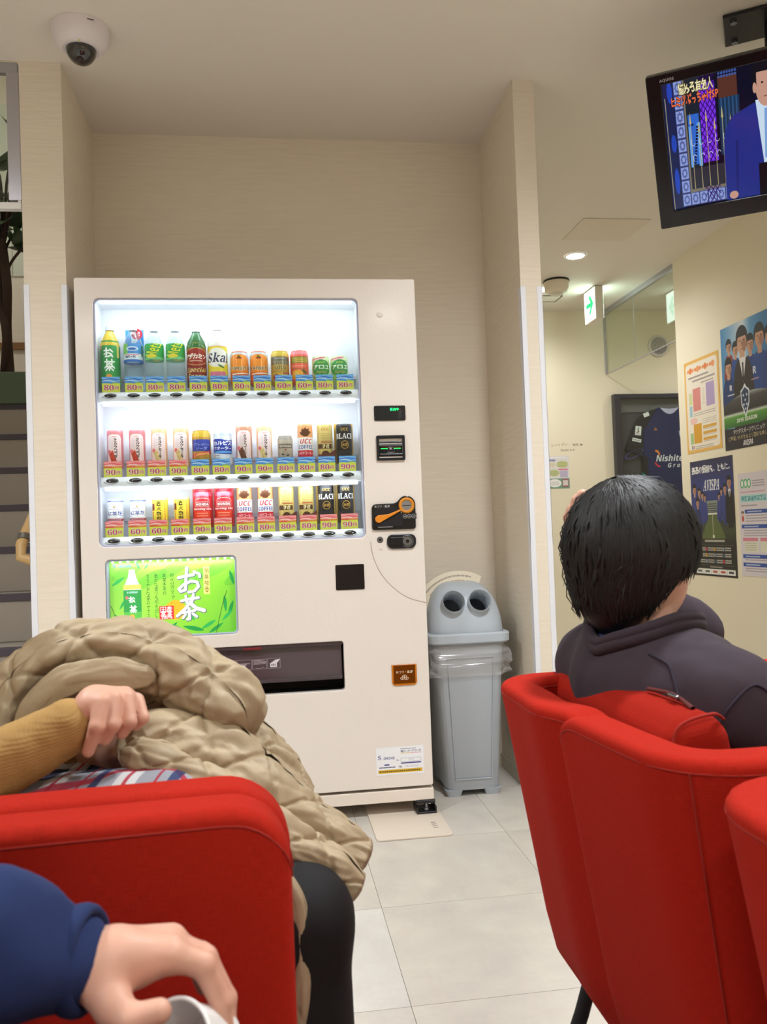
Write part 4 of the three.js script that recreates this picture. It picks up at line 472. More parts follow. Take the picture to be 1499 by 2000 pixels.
const drinkLabel = {
  greentea: 'green tea bottle with yellow top and white brush lettering on display', water: 'clear water bottle with blue card and red disc behind it', cocoa: '', fruits: 'gold fruit soda can between the orange cans', mandarin: 'coral-red can with a mandarin picture on the top display shelf',
  energy: 'dark red and green energy drink bottle on the top display shelf', yellow: 'yellow and white plastic bottle with an oval script label', soda: 'gold and blue soda can on the middle display shelf', calpis: 'white can with a blue wave and polka dots on the middle shelf', milkcoffee: 'brown-edged milk coffee can with a coffee bottle drawn on it', smallcan: 'short beige coffee can on the middle display shelf',
};
const twin = { cocoa: 'pink cocoa can with a red bottle drawn on it, middle shelf', lime: 'clear bottle with a green label and slanted yellow lettering', orange: 'orange and silver can with brown script lettering, top shelf', aloe: 'pale green aloe can on the top display shelf', milktea: 'white milk tea can with a dark red band on the bottom shelf', roast: 'yellow coffee can with large vertical black lettering, bottom shelf', redcan: 'red coffee can with a red backing card on the bottom shelf' };
const ROWS = [
  [1.486, ['greentea', 'water', 'lime', 'lime', 'energy', 'yellow', 'orange', 'orange', 'fruits', 'mandarin', 'aloe', 'aloe'], [-0.514, -0.438, -0.369, -0.299, -0.229, -0.158, -0.085, -0.019, 0.053, 0.12, 0.194, 0.258]],
  [1.216, ['cocoa', 'cocoa', 'shake', 'shake', 'soda', 'calpis', 'milkcoffee', 'shake', 'smallcan', 'coffeemilk', 'gold', 'black'], [-0.505, -0.433, -0.361, -0.289, -0.221, -0.15, -0.078, -0.009, 0.062, 0.131, 0.199, 0.266]],
  [1.009, ['milktea', 'milktea', 'roast', 'roast', 'redcan', 'redcan', 'coffeemilk', 'coffeemilk', 'gold', 'gold', 'black', 'black'], [-0.51, -0.437, -0.364, -0.292, -0.223, -0.152, -0.083, -0.012, 0.059, 0.127, 0.196, 0.264]],
];
const extraLabel = { '0lime2': ['clear bottle with a green label beside the water bottle'], '0lime3': ['clear bottle with a green label beside the dark red bottle'], '0orange6': ['orange and silver can beside the yellow bottle'], '0orange7': ['orange and silver can beside the gold fruit soda can'], '0aloe10': ['pale green aloe can beside the coral-red can'], '0aloe11': ['pale green aloe can at the end of the top shelf'], '1cocoa0': ['pink cocoa can at the end of the middle shelf'], '1cocoa1': ['pink cocoa can beside a cream milkshake can'], '2milktea0': ['white milk tea can at the end of the bottom shelf'], '2milktea1': ['white milk tea can beside a yellow coffee can'], '2roast2': ['yellow coffee can beside a white milk tea can'], '2roast3': ['yellow coffee can beside a red coffee can'], '2redcan4': ['red coffee can beside a yellow coffee can'], '2redcan5': ['red coffee can beside a tricolour coffee can, bottom shelf'], '1shake2': ['cream milkshake can beside the cocoa cans on the middle shelf'], '1shake3': ['cream milkshake can beside the gold soda can'], '1shake7': ['cream milkshake can between the milk coffee and the short beige can'], '1coffeemilk9': ['tricolour coffee can, orange white and red, on the middle shelf'], '1gold10': ['pale gold coffee can on the middle display shelf'], '1black11': ['black coffee can with a gold backing card on the middle shelf'], '2coffeemilk6': ['tricolour coffee can beside a red coffee can'], '2coffeemilk7': ['tricolour coffee can beside a pale gold can on the bottom shelf'], '2gold8': ['pale gold coffee can beside a tricolour can on the bottom shelf'], '2gold9': ['pale gold coffee can beside a black can on the bottom shelf'], '2black10': ['black coffee can beside a pale gold can on the bottom shelf'], '2black11': ['black coffee can at the end of the bottom shelf'] };
const proto = {}, clearPet = phys(0xeaf2f6, 0.05, { transmission: 0.92, thickness: 0, ior: 1.4 }), capMat = std(0xe4e6f4, 0.4), lidMat = std(0xbfc2c8, 0.3, { metalness: 0.8 });
function makeDrink(kind) {
  const d = DRINKS[kind], o = new THREE.Group(); d.map.repeat.set(1, 1);
  if (d.pet) {
    part(o, 'bottle_body', turned(petProfile(d.r, d.h, 0.94), 36), d.body || clearPet);
    const y0 = d.lab[0] * d.h, y1 = d.lab[1] * d.h, k = d.r * 1.015, lp = []; for (let i = 0; i <= 8; i++) { const y = lerp(y0, y1, i / 8) - y0, f = (y + y0) / d.h; lp.push([k * (f > 0.68 ? lerp(1, 0.86, (f - 0.68) / 0.08) : 1), y]); }
    part(o, 'bottle_label', turned(lp, 36), std(0xffffff, 0.4, { map: d.map }), [0, y0, 0]);
    part(o, 'cap', turned([[0, 0], [d.r * 0.46, 0], [d.r * 0.46, d.h * 0.075], [d.r * 0.4, d.h * 0.085], [0, d.h * 0.085]], 24), capMat, [0, d.h * 0.915, 0]);
    if (kind === 'water') { const cm = std(0xffffff, 0.5, { map: tex(192, 384, (c) => { c.fillStyle = '#3fa0ee'; c.fillRect(0, 0, 192, 384); c.fillStyle = '#f2f8ff'; c.beginPath(); c.moveTo(60, 0); c.lineTo(160, 0); c.lineTo(40, 200); c.lineTo(0, 384); c.lineTo(60, 384); c.fill(); c.fillStyle = '#dce9f8'; c.fillRect(0, 150, 192, 234); }) }); part(o, 'backing_card', sheet(0.06, 0.205), cm, [0, 0.105, -0.036]); const dm = std(0xffffff, 0.5, { map: tex(128, 128, (c) => { c.fillStyle = '#d8224a'; c.fillRect(0, 0, 128, 128); write(c, '限定', 34, 28, 28, '#fff', { weight: 0.12 }); lines(c, '#fff', 28, 74, 72, 2, 16, 7); }) }); part(o, 'red_disc', new THREE.CylinderGeometry(0.0185, 0.0185, 0.001, 28).rotateX(Math.PI / 2), dm, [0.013, 0.185, 0.0]); }
  } else {
    part(o, 'can_body', turned(d.slim ? slimProfile(d.r, d.h) : canProfile(d.r, d.h), 36), std(0xffffff, 0.35, { map: d.map, metalness: 0.1 }));
    if (!d.slim) part(o, 'lid', new THREE.CylinderGeometry(d.r * 0.82, d.r * 0.82, 0.001, 28), lidMat, [0, d.h - 0.0025, 0]);
    if (d.card) { const w = d.wide ? 0.034 : 0.033, h = d.h + (d.wide ? 0.004 : 0.005), s = rrShape(-w, w, 0, h, 0.004); part(o, 'backing_card', plate(s, 0.002, 0.0004), std(d.card, 0.4), [0, 0, d.wide ? -0.012 : -0.02]); if (!d.wide) part(o, 'bean_picture', sheet(0.05, 0.028), std(0x14161f, 0.25), [-0.004, 0.03, d.r + 0.003], [0, 0, 0.15]); }
    if (kind === 'gold') part(o, 'bean_picture', (() => { const s = new THREE.Shape(); s.moveTo(-0.03, 0); s.lineTo(0.03, 0); s.lineTo(0.03, 0.045); s.lineTo(0.0, 0.028); s.lineTo(-0.03, 0.03); return plate(s, 0.001, 0.0002); })(), std(0x5a2420, 0.35), [0.004, 0, d.r + 0.002]);
  }
  return o;
}
ROWS.forEach(([y, kinds, xs], r) => kinds.forEach((kind, i) => {
  const isNew = !proto[kind], o = isNew ? (proto[kind] = makeDrink(kind)) : proto[kind].clone();
  o.name = numbered(DRINKS[kind].pet ? 'drink_bottle' : 'drink_can'); const e = extraLabel[r + kind + i];
  o.userData = { label: e ? e[0] : (twin[kind] || drinkLabel[kind]), category: DRINKS[kind].pet ? 'bottle' : 'can' };
  o.userData.group = 'sample drinks in the vending machine window';
  o.position.set(xs[i], y - 0.0095 + 0.0, -2.912 - (DRINKS[kind].pet ? 0.004 : 0)); scene.add(o);
}));
// small stands that lift the cans on each shelf are part of the shelf: drinks rest on the shelf board, raised blocks behind the cards
{ const blk = std(0xe9ebf2, 0.4); ROWS.forEach(([y, k, xs], r) => { const sh = vend.children.filter((c) => c.name === 'shelf')[r], top = y - 0.0095, bot = [1.456, 1.175, 0.977][r] - 0.004; for (const x of xs) part(sh, 'stand', span(-0.02, 0.02, bot, top, -2.90, -2.94), blk, [x, 0, 0]); }); }

// ---------------------------------------------------------------- grey waste bin
{
  const cx = 0.7, cz = -3.13, t = thing('waste_bin', 'grey plastic bottle bin with a two-hole lid beside the vending machine', 'bin', [cx, 0, cz]);
  const grey = phys(0xb2b9c1, 0.38, { bumpMap: peel, bumpScale: 0.0002 }), lidM = phys(0xb9c2cb, 0.32);
  const ring = (hw, hd, r, y, n = 8) => { const p = []; for (let q = 0; q < 4; q++) for (let k = 0; k <= n; k++) { const a = q * Math.PI / 2 + (k / n) * Math.PI / 2, sx = [1, -1, -1, 1][q], sz = [1, 1, -1, -1][q]; p.push([sx * (hw - r) + r * Math.cos(a), y, sz * (hd - r) + r * Math.sin(a)]); } return p; };
  const loft = (rings, cap0 = true, cap1 = true) => { const n = rings[0].length, pos = [], idx = []; for (const r of rings) for (const p of r) pos.push(...p); for (let i = 0; i < rings.length - 1; i++) for (let j = 0; j < n; j++) { const a = i * n + j, b = i * n + (j + 1) % n, c = a + n, d = b + n; idx.push(a, d, b, a, c, d); } const fan = (i, f) => { const m = pos.length / 3, r = rings[i]; pos.push(r.reduce((s, p) => s + p[0], 0) / n, r[0][1], r.reduce((s, p) => s + p[2], 0) / n); for (let j = 0; j < n; j++) { const a = i * n + j, b = i * n + (j + 1) % n; f ? idx.push(m, a, b) : idx.push(m, b, a); } }; if (cap0) fan(0, true); if (cap1) fan(rings.length - 1, false); const g = new THREE.BufferGeometry(); g.setAttribute('position', new THREE.Float32BufferAttribute(pos, 3)); g.setIndex(idx); g.computeVertexNormals(); const c = toCreasedNormals(g, 0.6); c.setAttribute('uv', new THREE.Float32BufferAttribute(new Float32Array(c.attributes.position.count * 2).map((_, i) => c.attributes.position.array[(i >> 1) * 3 + (i & 1)]), 2)); return c; };
  const binGrey = grey.clone(); binGrey.side = THREE.DoubleSide;
  part(t, 'body', loft([ring(0.095, 0.135, 0.028, 0.022), ring(0.099, 0.139, 0.03, 0.03), ring(0.128, 0.155, 0.034, 0.545), ring(0.13, 0.157, 0.034, 0.56)], true, false), binGrey);
  for (const [sx, sz] of [[1, 1], [-1, 1], [1, -1], [-1, -1]]) part(t, 'foot', loft([ring(0.024, 0.03, 0.012, 0), ring(0.032, 0.036, 0.012, 0.024)]), grey, [sx * 0.071, 0, sz * 0.104]);
  { const s = new THREE.Shape(); s.moveTo(-0.068, 0.06); s.lineTo(0.068, 0.06); s.lineTo(0.086, 0.5); s.lineTo(-0.086, 0.5); const h = new THREE.Path(); h.moveTo(-0.0655, 0.0635); h.lineTo(0.0655, 0.0635); h.lineTo(0.083, 0.497); h.lineTo(-0.083, 0.497); s.holes.push(h); part(t, 'front_rib', plate(s, 0.004, 0.001), grey, [0, 0.001, 0.1395], [0.031, 0, 0]); }
  part(t, 'rim', loft([ring(0.142, 0.17, 0.036, 0.55), ring(0.15, 0.178, 0.04, 0.556), ring(0.151, 0.179, 0.04, 0.583), ring(0.147, 0.175, 0.04, 0.588), ring(0.136, 0.162, 0.045, 0.589)], false, false), lidM);
  const dome = []; for (let i = 0; i <= 16; i++) { const u = i / 16, y = 0.585 + 0.185 * Math.sin(u * Math.PI / 2), w = 0.138 * Math.pow(Math.cos(u * Math.PI / 2 * 0.985), 0.62), d = 0.155 * Math.pow(Math.cos(u * Math.PI / 2 * 0.985), 0.5); dome.push(ring(Math.max(w, 0.006), Math.max(d, 0.006), Math.min(0.06, Math.max(w, 0.006) * 0.6, Math.max(d, 0.006) * 0.6), y).map((p) => [p[0], p[1], p[2] - 0.03 * u])); }
  const csg = new Evaluator(); csg.attributes = ['position', 'normal', 'uv']; csg.useGroups = false;
  let solid = new Brush(loft(dome, true, true)); const hollow = new Brush(loft(dome.map((r, i) => r.map((p) => [p[0] * 0.965, p[1] - (i ? 0.005 : 0.03), p[2] * 0.965])), true, true)); solid.updateMatrixWorld(); hollow.updateMatrixWorld(); solid = csg.evaluate(solid, hollow, SUBTRACTION);
  for (const x of [-0.051, 0.046]) { const c = new Brush(new THREE.CylinderGeometry(0.0392, 0.0392, 0.16, 36).rotateX(1.15).translate(x, 0.703, 0.14)); c.updateMatrixWorld(); solid = csg.evaluate(solid, c, SUBTRACTION); }
  const hood = part(t, 'hood', solid.geometry, lidM);
  for (const x of [-0.051, 0.046]) {
    part(hood, 'hole_collar', turned([[0.0385, -0.09], [0.042, -0.09], [0.042, 0.0], [0.04, 0.003], [0.0385, 0.0], [0.0385, -0.09]], 36), lidM, [x, 0.703, 0.148], [1.15, 0, 0]);
  }
  const lt = tex(512, 128, (c) => { c.fillStyle = '#e6dcc6'; c.fillRect(0, 0, 512, 128); lines(c, '#8a8070', 60, 34, 380, 1, 8, 14); lines(c, '#b08a5a', 110, 76, 280, 1, 8, 14); });
  { const pos = [], uv = [], idx = []; for (let i = 0; i <= 24; i++) for (let j = 0; j <= 1; j++) { const a = (0.13 + 0.53 * i / 24) * Math.PI, r = 0.15 + 0.056 * j; pos.push(-r * 0.92 * Math.cos(a), 0.6 + r * Math.sin(a), 0.03 - 0.03 * j); uv.push(i / 24, j); } for (let i = 0; i < 24; i++) { const a = i * 2; idx.push(a, a + 1, a + 2, a + 2, a + 1, a + 3); } const g = new THREE.BufferGeometry(); g.setAttribute('position', new THREE.Float32BufferAttribute(pos, 3)); g.setAttribute('uv', new THREE.Float32BufferAttribute(uv, 2)); g.setIndex(idx); g.computeVertexNormals(); part(hood, 'notice', g, std(0xffffff, 0.6, { map: lt, side: THREE.DoubleSide })); }
  const bag = []; for (let i = 0; i <= 24; i++) { const u = i / 24, y = 0.556 - 0.105 * u; bag.push(ring(0.134 + 0.016 * Math.sin(u * 2.4), 0.16 + 0.014 * Math.sin(u * 2.4), 0.04, y, 40).map((p, j) => { const a = Math.atan2(p[2], p[0]), n = noise.noise(Math.cos(a) * 3.2, Math.sin(a) * 3.2, u * 2) * 0.022 * Math.min(1, u * 4) + noise.noise(Math.cos(a) * 9, Math.sin(a) * 9, u * 7) * 0.014 * Math.min(1, u * 4), l = Math.hypot(p[0], p[2]); return [p[0] * (1 + n / l), p[1] + 0.03 * u * noise.noise(a * 1.5, 3, 0) - 0.02 * u * Math.cos(a - 2), p[2] * (1 + n / l)]; })); }
  part(t, 'bin_liner', loft(bag, false, false), phys(0xf4f3f3, 0.12, { transmission: 0.8, thickness: 0, side: THREE.DoubleSide }));
}

// ---------------------------------------------------------------- ceiling and corridor fittings
{
  const t = thing('dome_camera', 'white dome security camera with a dark dome on the ceiling above the niche', 'security camera', [-0.53, CEIL, -2.66]);
  const w = std(0xe9e2e4, 0.4);
  part(t, 'housing', turned([[0, -0.062], [0.052, -0.062], [0.066, -0.058], [0.078, -0.046], [0.084, -0.03], [0.087, -0.0005], [0, -0.0005]].map(([r, y]) => [r, y]), 48), w);
  part(t, 'inner_ring', turned([[0.044, -0.066], [0.054, -0.067], [0.057, -0.06], [0.044, -0.058]], 40), w);
  part(t, 'dome', new THREE.SphereGeometry(0.046, 36, 18, 0, Math.PI * 2, Math.PI / 2, Math.PI / 2).scale(1, 1.05, 1).translate(0, -0.062, 0), phys(0x1b1a1d, 0.06, { clearcoat: 1, clearcoatRoughness: 0.03 }));
  part(t, 'lens', merge([new THREE.SphereGeometry(0.012, 16, 10).translate(0, -0.104, 0.018)]), std(0x2a1215, 0.2)); part(t, 'brand_mark', span(0.01, 0.034, -0.014, -0.011, 0.083, 0.0845), std(0x66606a, 0.5), null, [0, 0.25, 0]); part(t, 'status_light', new THREE.SphereGeometry(0.0022, 8, 6), std(0xe8d020, 0.4), [0.006, -0.066, 0.0555]);
}
{
  const t = thing('heat_detector', 'cream round detector hanging under the corridor ceiling', 'detector', [1.886, CEIL, -5.19]);
  part(t, 'base', new THREE.CylinderGeometry(0.082, 0.085, 0.01, 40).translate(0, -0.0055, 0), M.darkSteel); part(t, 'body', turned([[0, -0.085], [0.05, -0.085], [0.07, -0.075], [0.078, -0.06], [0.08, -0.012], [0, -0.012]], 40), std(0xe9dec8, 0.5)); part(t, 'sensor', turned([[0, -0.1], [0.028, -0.098], [0.046, -0.09], [0.05, -0.084], [0, -0.084]], 32), std(0xd8d2c2, 0.4));
}
{
  const t = thing('ceiling_hatch', 'small square hatch with a dark edge in the corridor ceiling', 'hatch', [1.975, CEIL, -5.6]);
  part(t, 'frame', merge([span(-0.075, 0.075, -0.004, -0.0005, 0.068, 0.075), span(-0.075, 0.075, -0.004, -0.0005, -0.075, -0.068), span(-0.075, -0.068, -0.004, -0.0005, -0.068, 0.068), span(0.068, 0.075, -0.004, -0.0005, -0.068, 0.068)]), M.darkSteel); part(t, 'lid', span(-0.067, 0.067, -0.003, -0.0005, -0.067, 0.067), M.ceiling);
}
single('ceiling_panel', 'faint flat square panel set in the ceiling beside the television', 'ceiling panel', rspan(-0.185, 0.185, -0.004, -0.0005, -0.16, 0.16, 0.001, 1), std(0xe4d9c6, 0.85), [1.845, CEIL, -4.285]);
{ // exit sign
  const T = tex(256, 256, (c) => { c.fillStyle = '#f4fff8'; c.fillRect(0, 0, 256, 256); c.fillStyle = '#0fb46a'; c.save(); c.translate(30, 0); c.beginPath(); c.moveTo(14, 106); c.lineTo(118, 106); c.lineTo(78, 60); c.lineTo(112, 40); c.lineTo(186, 124); c.lineTo(112, 208); c.lineTo(78, 188); c.lineTo(118, 142); c.lineTo(14, 142); c.fill(); c.restore(); c.fillRect(28, 214, 10, 26); c.fillRect(44, 210, 16, 30); });
  const t = thing('exit_sign', 'lit exit sign with a green arrow hanging from the corridor ceiling', 'sign', [2.212, 2.4385, -5.38]);
  part(t, 'case', rspan(-0.028, 0.028, -0.11, 0.108, -0.096, 0.094, 0.004), std(0xe6dfd0, 0.5)); part(t, 'hanger', span(-0.024, 0.024, 0.107, CEIL - 2.4385 - 0.0005, -0.09, 0.088), M.darkSteel);
  const lit = std(0xffffff, 0.4, { map: T, emissiveMap: T, emissive: 0xffffff, emissiveIntensity: 0.75 });
  for (const sg of [-1, 1]) {
    part(t, 'lit_face', new THREE.BoxGeometry(0.184, 0.208, 0.002), lit, [sg * 0.029, -0.001, -0.001], [0, sg * Math.PI / 2, 0]);
    const L = new THREE.RectAreaLight(new THREE.Color(0.7, 1, 0.85), 2.2, 0.18, 0.2); L.position.set(2.212 + sg * 0.034, 2.4375, -5.381); L.lookAt(2.212 + sg, 2.4375, -5.381); L.castShadow = true; scene.add(L);
  }
}
{
  const t = thing('wall_speaker', 'round grey grille speaker high on the corridor end wall', 'speaker', [2.925, 2.285, FARZ]);
  part(t, 'rim', turned([[0.07, 0], [0.082, 0.004], [0.08, 0.014], [0.066, 0.018], [0.064, 0.01]], 40), std(0xdad6d0, 0.4), null, [Math.PI / 2, 0, 0]); part(t, 'cone', new THREE.CylinderGeometry(0.066, 0.066, 0.006, 36).rotateX(Math.PI / 2), std(0x77757a, 0.6), [0, 0, 0.006]);
  for (let k = 0; k < 6; k++) part(t, 'grille_ring', new THREE.TorusGeometry(0.008 + k * 0.0105, 0.0028, 6, 36), std(0xc9c6c6, 0.4), [0, 0, 0.012]);
}
{ // wayfinding print and small floor map on the end wall
  const T = tex(512, 160, (c) => { c.fillStyle = '#000'; c.fillRect(0, 0, 512, 160); write(c, 'レントゲン・', 16, 26, 46, '#fff', { weight: 0.08 }); latin(c, 'MRI', 372, 54, '50px sans-serif', '#fff'); c.beginPath(); c.moveTo(440, 36); c.lineTo(480, 54); c.lineTo(440, 72); c.fill(); latin(c, 'Room 4~6', 250, 124, '44px serif', '#fff'); }, false);
  single('wall_lettering', 'faint brown direction lettering on the corridor end wall', 'lettering', new THREE.PlaneGeometry(0.27, 0.084), std(0x8f7a54, 0.85, { alphaMap: T, transparent: true }), [2.19, 1.545, FARZ + 0.0006]);
  const Q = tex(256, 384, (c) => { c.fillStyle = '#e9e4e6'; c.fillRect(0, 0, 256, 384); c.fillStyle = '#8f94c4'; c.fillRect(6, 40, 90, 22); c.fillStyle = '#f2ead2'; c.fillRect(6, 66, 90, 70); lines(c, '#b8a8a0', 12, 74, 76, 5, 12, 5); c.fillStyle = '#cfd39a'; c.beginPath(); c.ellipse(176, 100, 70, 42, 0, 0, 7); c.fill(); lines(c, '#8f9a5a', 126, 76, 100, 4, 16, 6); c.fillStyle = '#e07a9a'; c.fillRect(130, 152, 110, 16); c.fillStyle = '#c9cf9a'; c.beginPath(); c.ellipse(76, 200, 68, 40, 0, 0, 7); c.fill(); lines(c, '#8f9a5a', 30, 180, 90, 4, 14, 6); c.fillStyle = '#c4bcd8'; c.fillRect(146, 174, 92, 80); c.fillStyle = '#7aa08a'; c.fillRect(0, 264, 256, 120); c.fillStyle = '#f6f6f4'; c.beginPath(); c.ellipse(82, 320, 76, 48, 0, 0, 7); c.fill(); lines(c, '#b5b5bb', 34, 302, 96, 4, 12, 5); c.fillStyle = '#a05a6a'; c.fillRect(170, 270, 72, 96); c.fillStyle = '#e4d8d8'; c.fillRect(176, 286, 60, 64); lines(c, '#fff', 40, 14, 180, 1, 8, 8); });
  single('floor_map', 'small coloured map sheet on the corridor end wall', 'sheet', sheet(0.165, 0.24), std(0xffffff, 0.5, { map: Q }), [2.11, 1.36, FARZ + 0.0008]);
}
{ // framed jersey
  const cx = 2.98, cy = 1.45, W = 0.44, H = 0.47, t = thing('framed_jersey', 'navy football jersey in a deep grey frame on the corridor end wall', 'picture frame', [cx, cy, FARZ + 0.001]);
  const fm = std(0x45434a, 0.35, { metalness: 0.4, bumpMap: peel, bumpScale: 0.0006 });
  const s = new THREE.Shape(); s.moveTo(-W, -H); s.lineTo(W, -H); s.lineTo(W, H); s.lineTo(-W, H); const h = new THREE.Path(); h.moveTo(-W + 0.046, -H + 0.046); h.lineTo(W - 0.046, -H + 0.046); h.lineTo(W - 0.046, H - 0.034); h.lineTo(-W + 0.046, H - 0.034); s.holes.push(h);
  part(t, 'frame', plate(s, 0.06, 0.003), fm); part(t, 'backing', span(-W + 0.04, W - 0.04, -H + 0.04, H - 0.03, 0.002, 0.006), std(0x4b484c, 0.95));
  part(t, 'title_strip', span(-W + 0.046, W - 0.046, H - 0.13, H - 0.034, 0.006, 0.012), std(0x6d6a6e, 0.9)); part(t, 'glazing', new THREE.PlaneGeometry(2 * W - 0.09, 2 * H - 0.08), M.glass, [0, 0.006, 0.05]);
  const navy = std(0x121a58, 0.8, { bumpMap: peel, bumpScale: 0.0004 }), dark = std(0x14131c, 0.85), vio = std(0x5a4a9a, 0.7);
  const b = new THREE.Shape(); b.moveTo(-0.21, 0.30); b.quadraticCurveTo(-0.1, 0.37, -0.08, 0.37); b.quadraticCurveTo(0, 0.31, 0.08, 0.37); b.quadraticCurveTo(0.1, 0.37, 0.21, 0.30); b.lineTo(0.22, -0.38); b.lineTo(-0.22, -0.38); b.lineTo(-0.21, 0.30);
  const j = part(t, 'jersey', plate(b, 0.016, 0.005), navy, [0, 0, 0.008]);
  for (const sgn of [-1, 1]) {
    const sl = new THREE.Shape(); sl.moveTo(-0.1 * sgn, 0.36); sl.quadraticCurveTo(-0.24 * sgn, 0.34, -0.28 * sgn, 0.24); sl.lineTo(-0.36 * sgn, 0.06); sl.lineTo(-0.22 * sgn, 0.0); sl.lineTo(-0.205 * sgn, 0.2); sl.lineTo(-0.1 * sgn, 0.36); part(j, 'sleeve', plate(sl, 0.018, 0.006), dark, [0, 0, 0.001]);
    part(j, 'sleeve_hem', new THREE.TorusGeometry(0.074, 0.008, 8, 30).scale(1, 0.32, 1), vio, [-0.291 * sgn, 0.028, 0.012], [0, 0, 0.4 * sgn]);
    part(j, 'side_panel', plate((() => { const q = new THREE.Shape(); q.moveTo(-0.23 * sgn, 0); q.lineTo(-0.185 * sgn, 0.01); q.lineTo(-0.185 * sgn, -0.38); q.lineTo(-0.23 * sgn, -0.38); return q; })(), 0.018, 0.003), dark, [0, 0, 0.0005]);
    part(j, 'teal_panel', plate((() => { const q = new THREE.Shape(); q.moveTo(-0.232 * sgn, -0.11); q.lineTo(-0.186 * sgn, -0.15); q.lineTo(-0.186 * sgn, -0.38); q.lineTo(-0.232 * sgn, -0.38); return q; })(), 0.019, 0.003), std(0x1f8f88, 0.75), [0, 0, 0.001]);
    part(j, 'shoulder_mark', sheet(0.045, 0.03, 0.001), M.white, [-0.185 * sgn, 0.318, 0.021], [0, 0, 0.35 * sgn]);
  }
  const col = new THREE.Shape(); col.moveTo(-0.075, 0.37); col.quadraticCurveTo(0, 0.27, 0.075, 0.37); col.quadraticCurveTo(0, 0.35, -0.075, 0.37); part(j, 'collar', plate(col, 0.018, 0.002), std(0xc9c4e8, 0.7), [0, 0, 0.001]);
  const txt = tex(768, 384, (c) => { c.fillStyle = '#121a58'; c.fillRect(0, 0, 768, 384); c.save(); c.translate(30, 0); latin(c, 'Nishitetsu', 340, 190, 'italic bold 132px sans-serif', '#f4f4f8', { sx: 0.98 }); c.fillStyle = '#ee8a2c'; c.beginPath(); c.moveTo(20, 60); c.quadraticCurveTo(90, 50, 96, 140); c.lineTo(70, 140); c.quadraticCurveTo(70, 96, 20, 84); c.fill(); c.fillStyle = '#e0333e'; c.beginPath(); c.moveTo(0, 250); c.quadraticCurveTo(30, 330, 92, 326); c.lineTo(92, 296); c.quadraticCurveTo(44, 300, 30, 250); c.fill(); c.restore(); latin(c, 'G r o u p', 420, 300, 'italic bold 92px sans-serif', '#f4f4f8'); });
  part(j, 'sponsor_print', sheet(0.37, 0.185), std(0xffffff, 0.8, { map: txt }), [0.035, -0.01, 0.0165]);
  const crest = tex(128, 160, (c) => { c.fillStyle = '#121a58'; c.fillRect(0, 0, 128, 160); c.fillStyle = '#aab8d8'; c.beginPath(); c.moveTo(10, 30); c.lineTo(40, 20); c.lineTo(64, 4); c.lineTo(88, 20); c.lineTo(118, 30); c.lineTo(112, 90); c.lineTo(64, 156); c.lineTo(16, 90); c.fill(); c.fillStyle = '#26346e'; for (const [x, y] of [[40, 52], [88, 52], [64, 36], [64, 80], [46, 96], [82, 96], [64, 120]]) { c.beginPath(); c.arc(x, y, 9, 0, 7); c.fill(); } });
  part(j, 'crest', sheet(0.068, 0.085), std(0xffffff, 0.8, { map: crest }), [0.095, 0.165, 0.0165]);
  const badge = tex(128, 192, (c) => { c.fillStyle = '#f0f0f2'; c.fillRect(0, 0, 128, 192); latin(c, 'J', 62, 80, 'bold 120px sans-serif', '#15151a'); c.fillStyle = '#d84a3a'; c.beginPath(); c.arc(80, 118, 12, 0, 7); c.fill(); latin(c, 'LEAGUE', 64, 166, 'bold 26px sans-serif', '#a03a3a'); });
  part(j, 'league_badge', sheet(0.046, 0.068), std(0xffffff, 0.7, { map: badge }), [-0.253, 0.2, 0.0205], [0, 0, -0.12]); part(j, 'sleeve_tag', sheet(0.07, 0.024), std(0xffffff, 0.7, { map: tex(128, 48, (c) => { c.fillStyle = '#f0f0f2'; c.fillRect(0, 0, 128, 48); latin(c, 'FUKUOKA', 64, 25, 'bold 24px sans-serif', '#222'); }) }), [-0.268, 0.13, 0.0205], [0, 0, -0.22]);
  part(j, 'maker_mark', (() => { const q = new THREE.Shape(); q.moveTo(-0.016, 0); q.lineTo(0.016, 0); q.lineTo(0, 0.026); return plate(q, 0.0008, 0.0002); })(), std(0xb06a4a, 0.7), [-0.115, 0.2, 0.0162]);
}
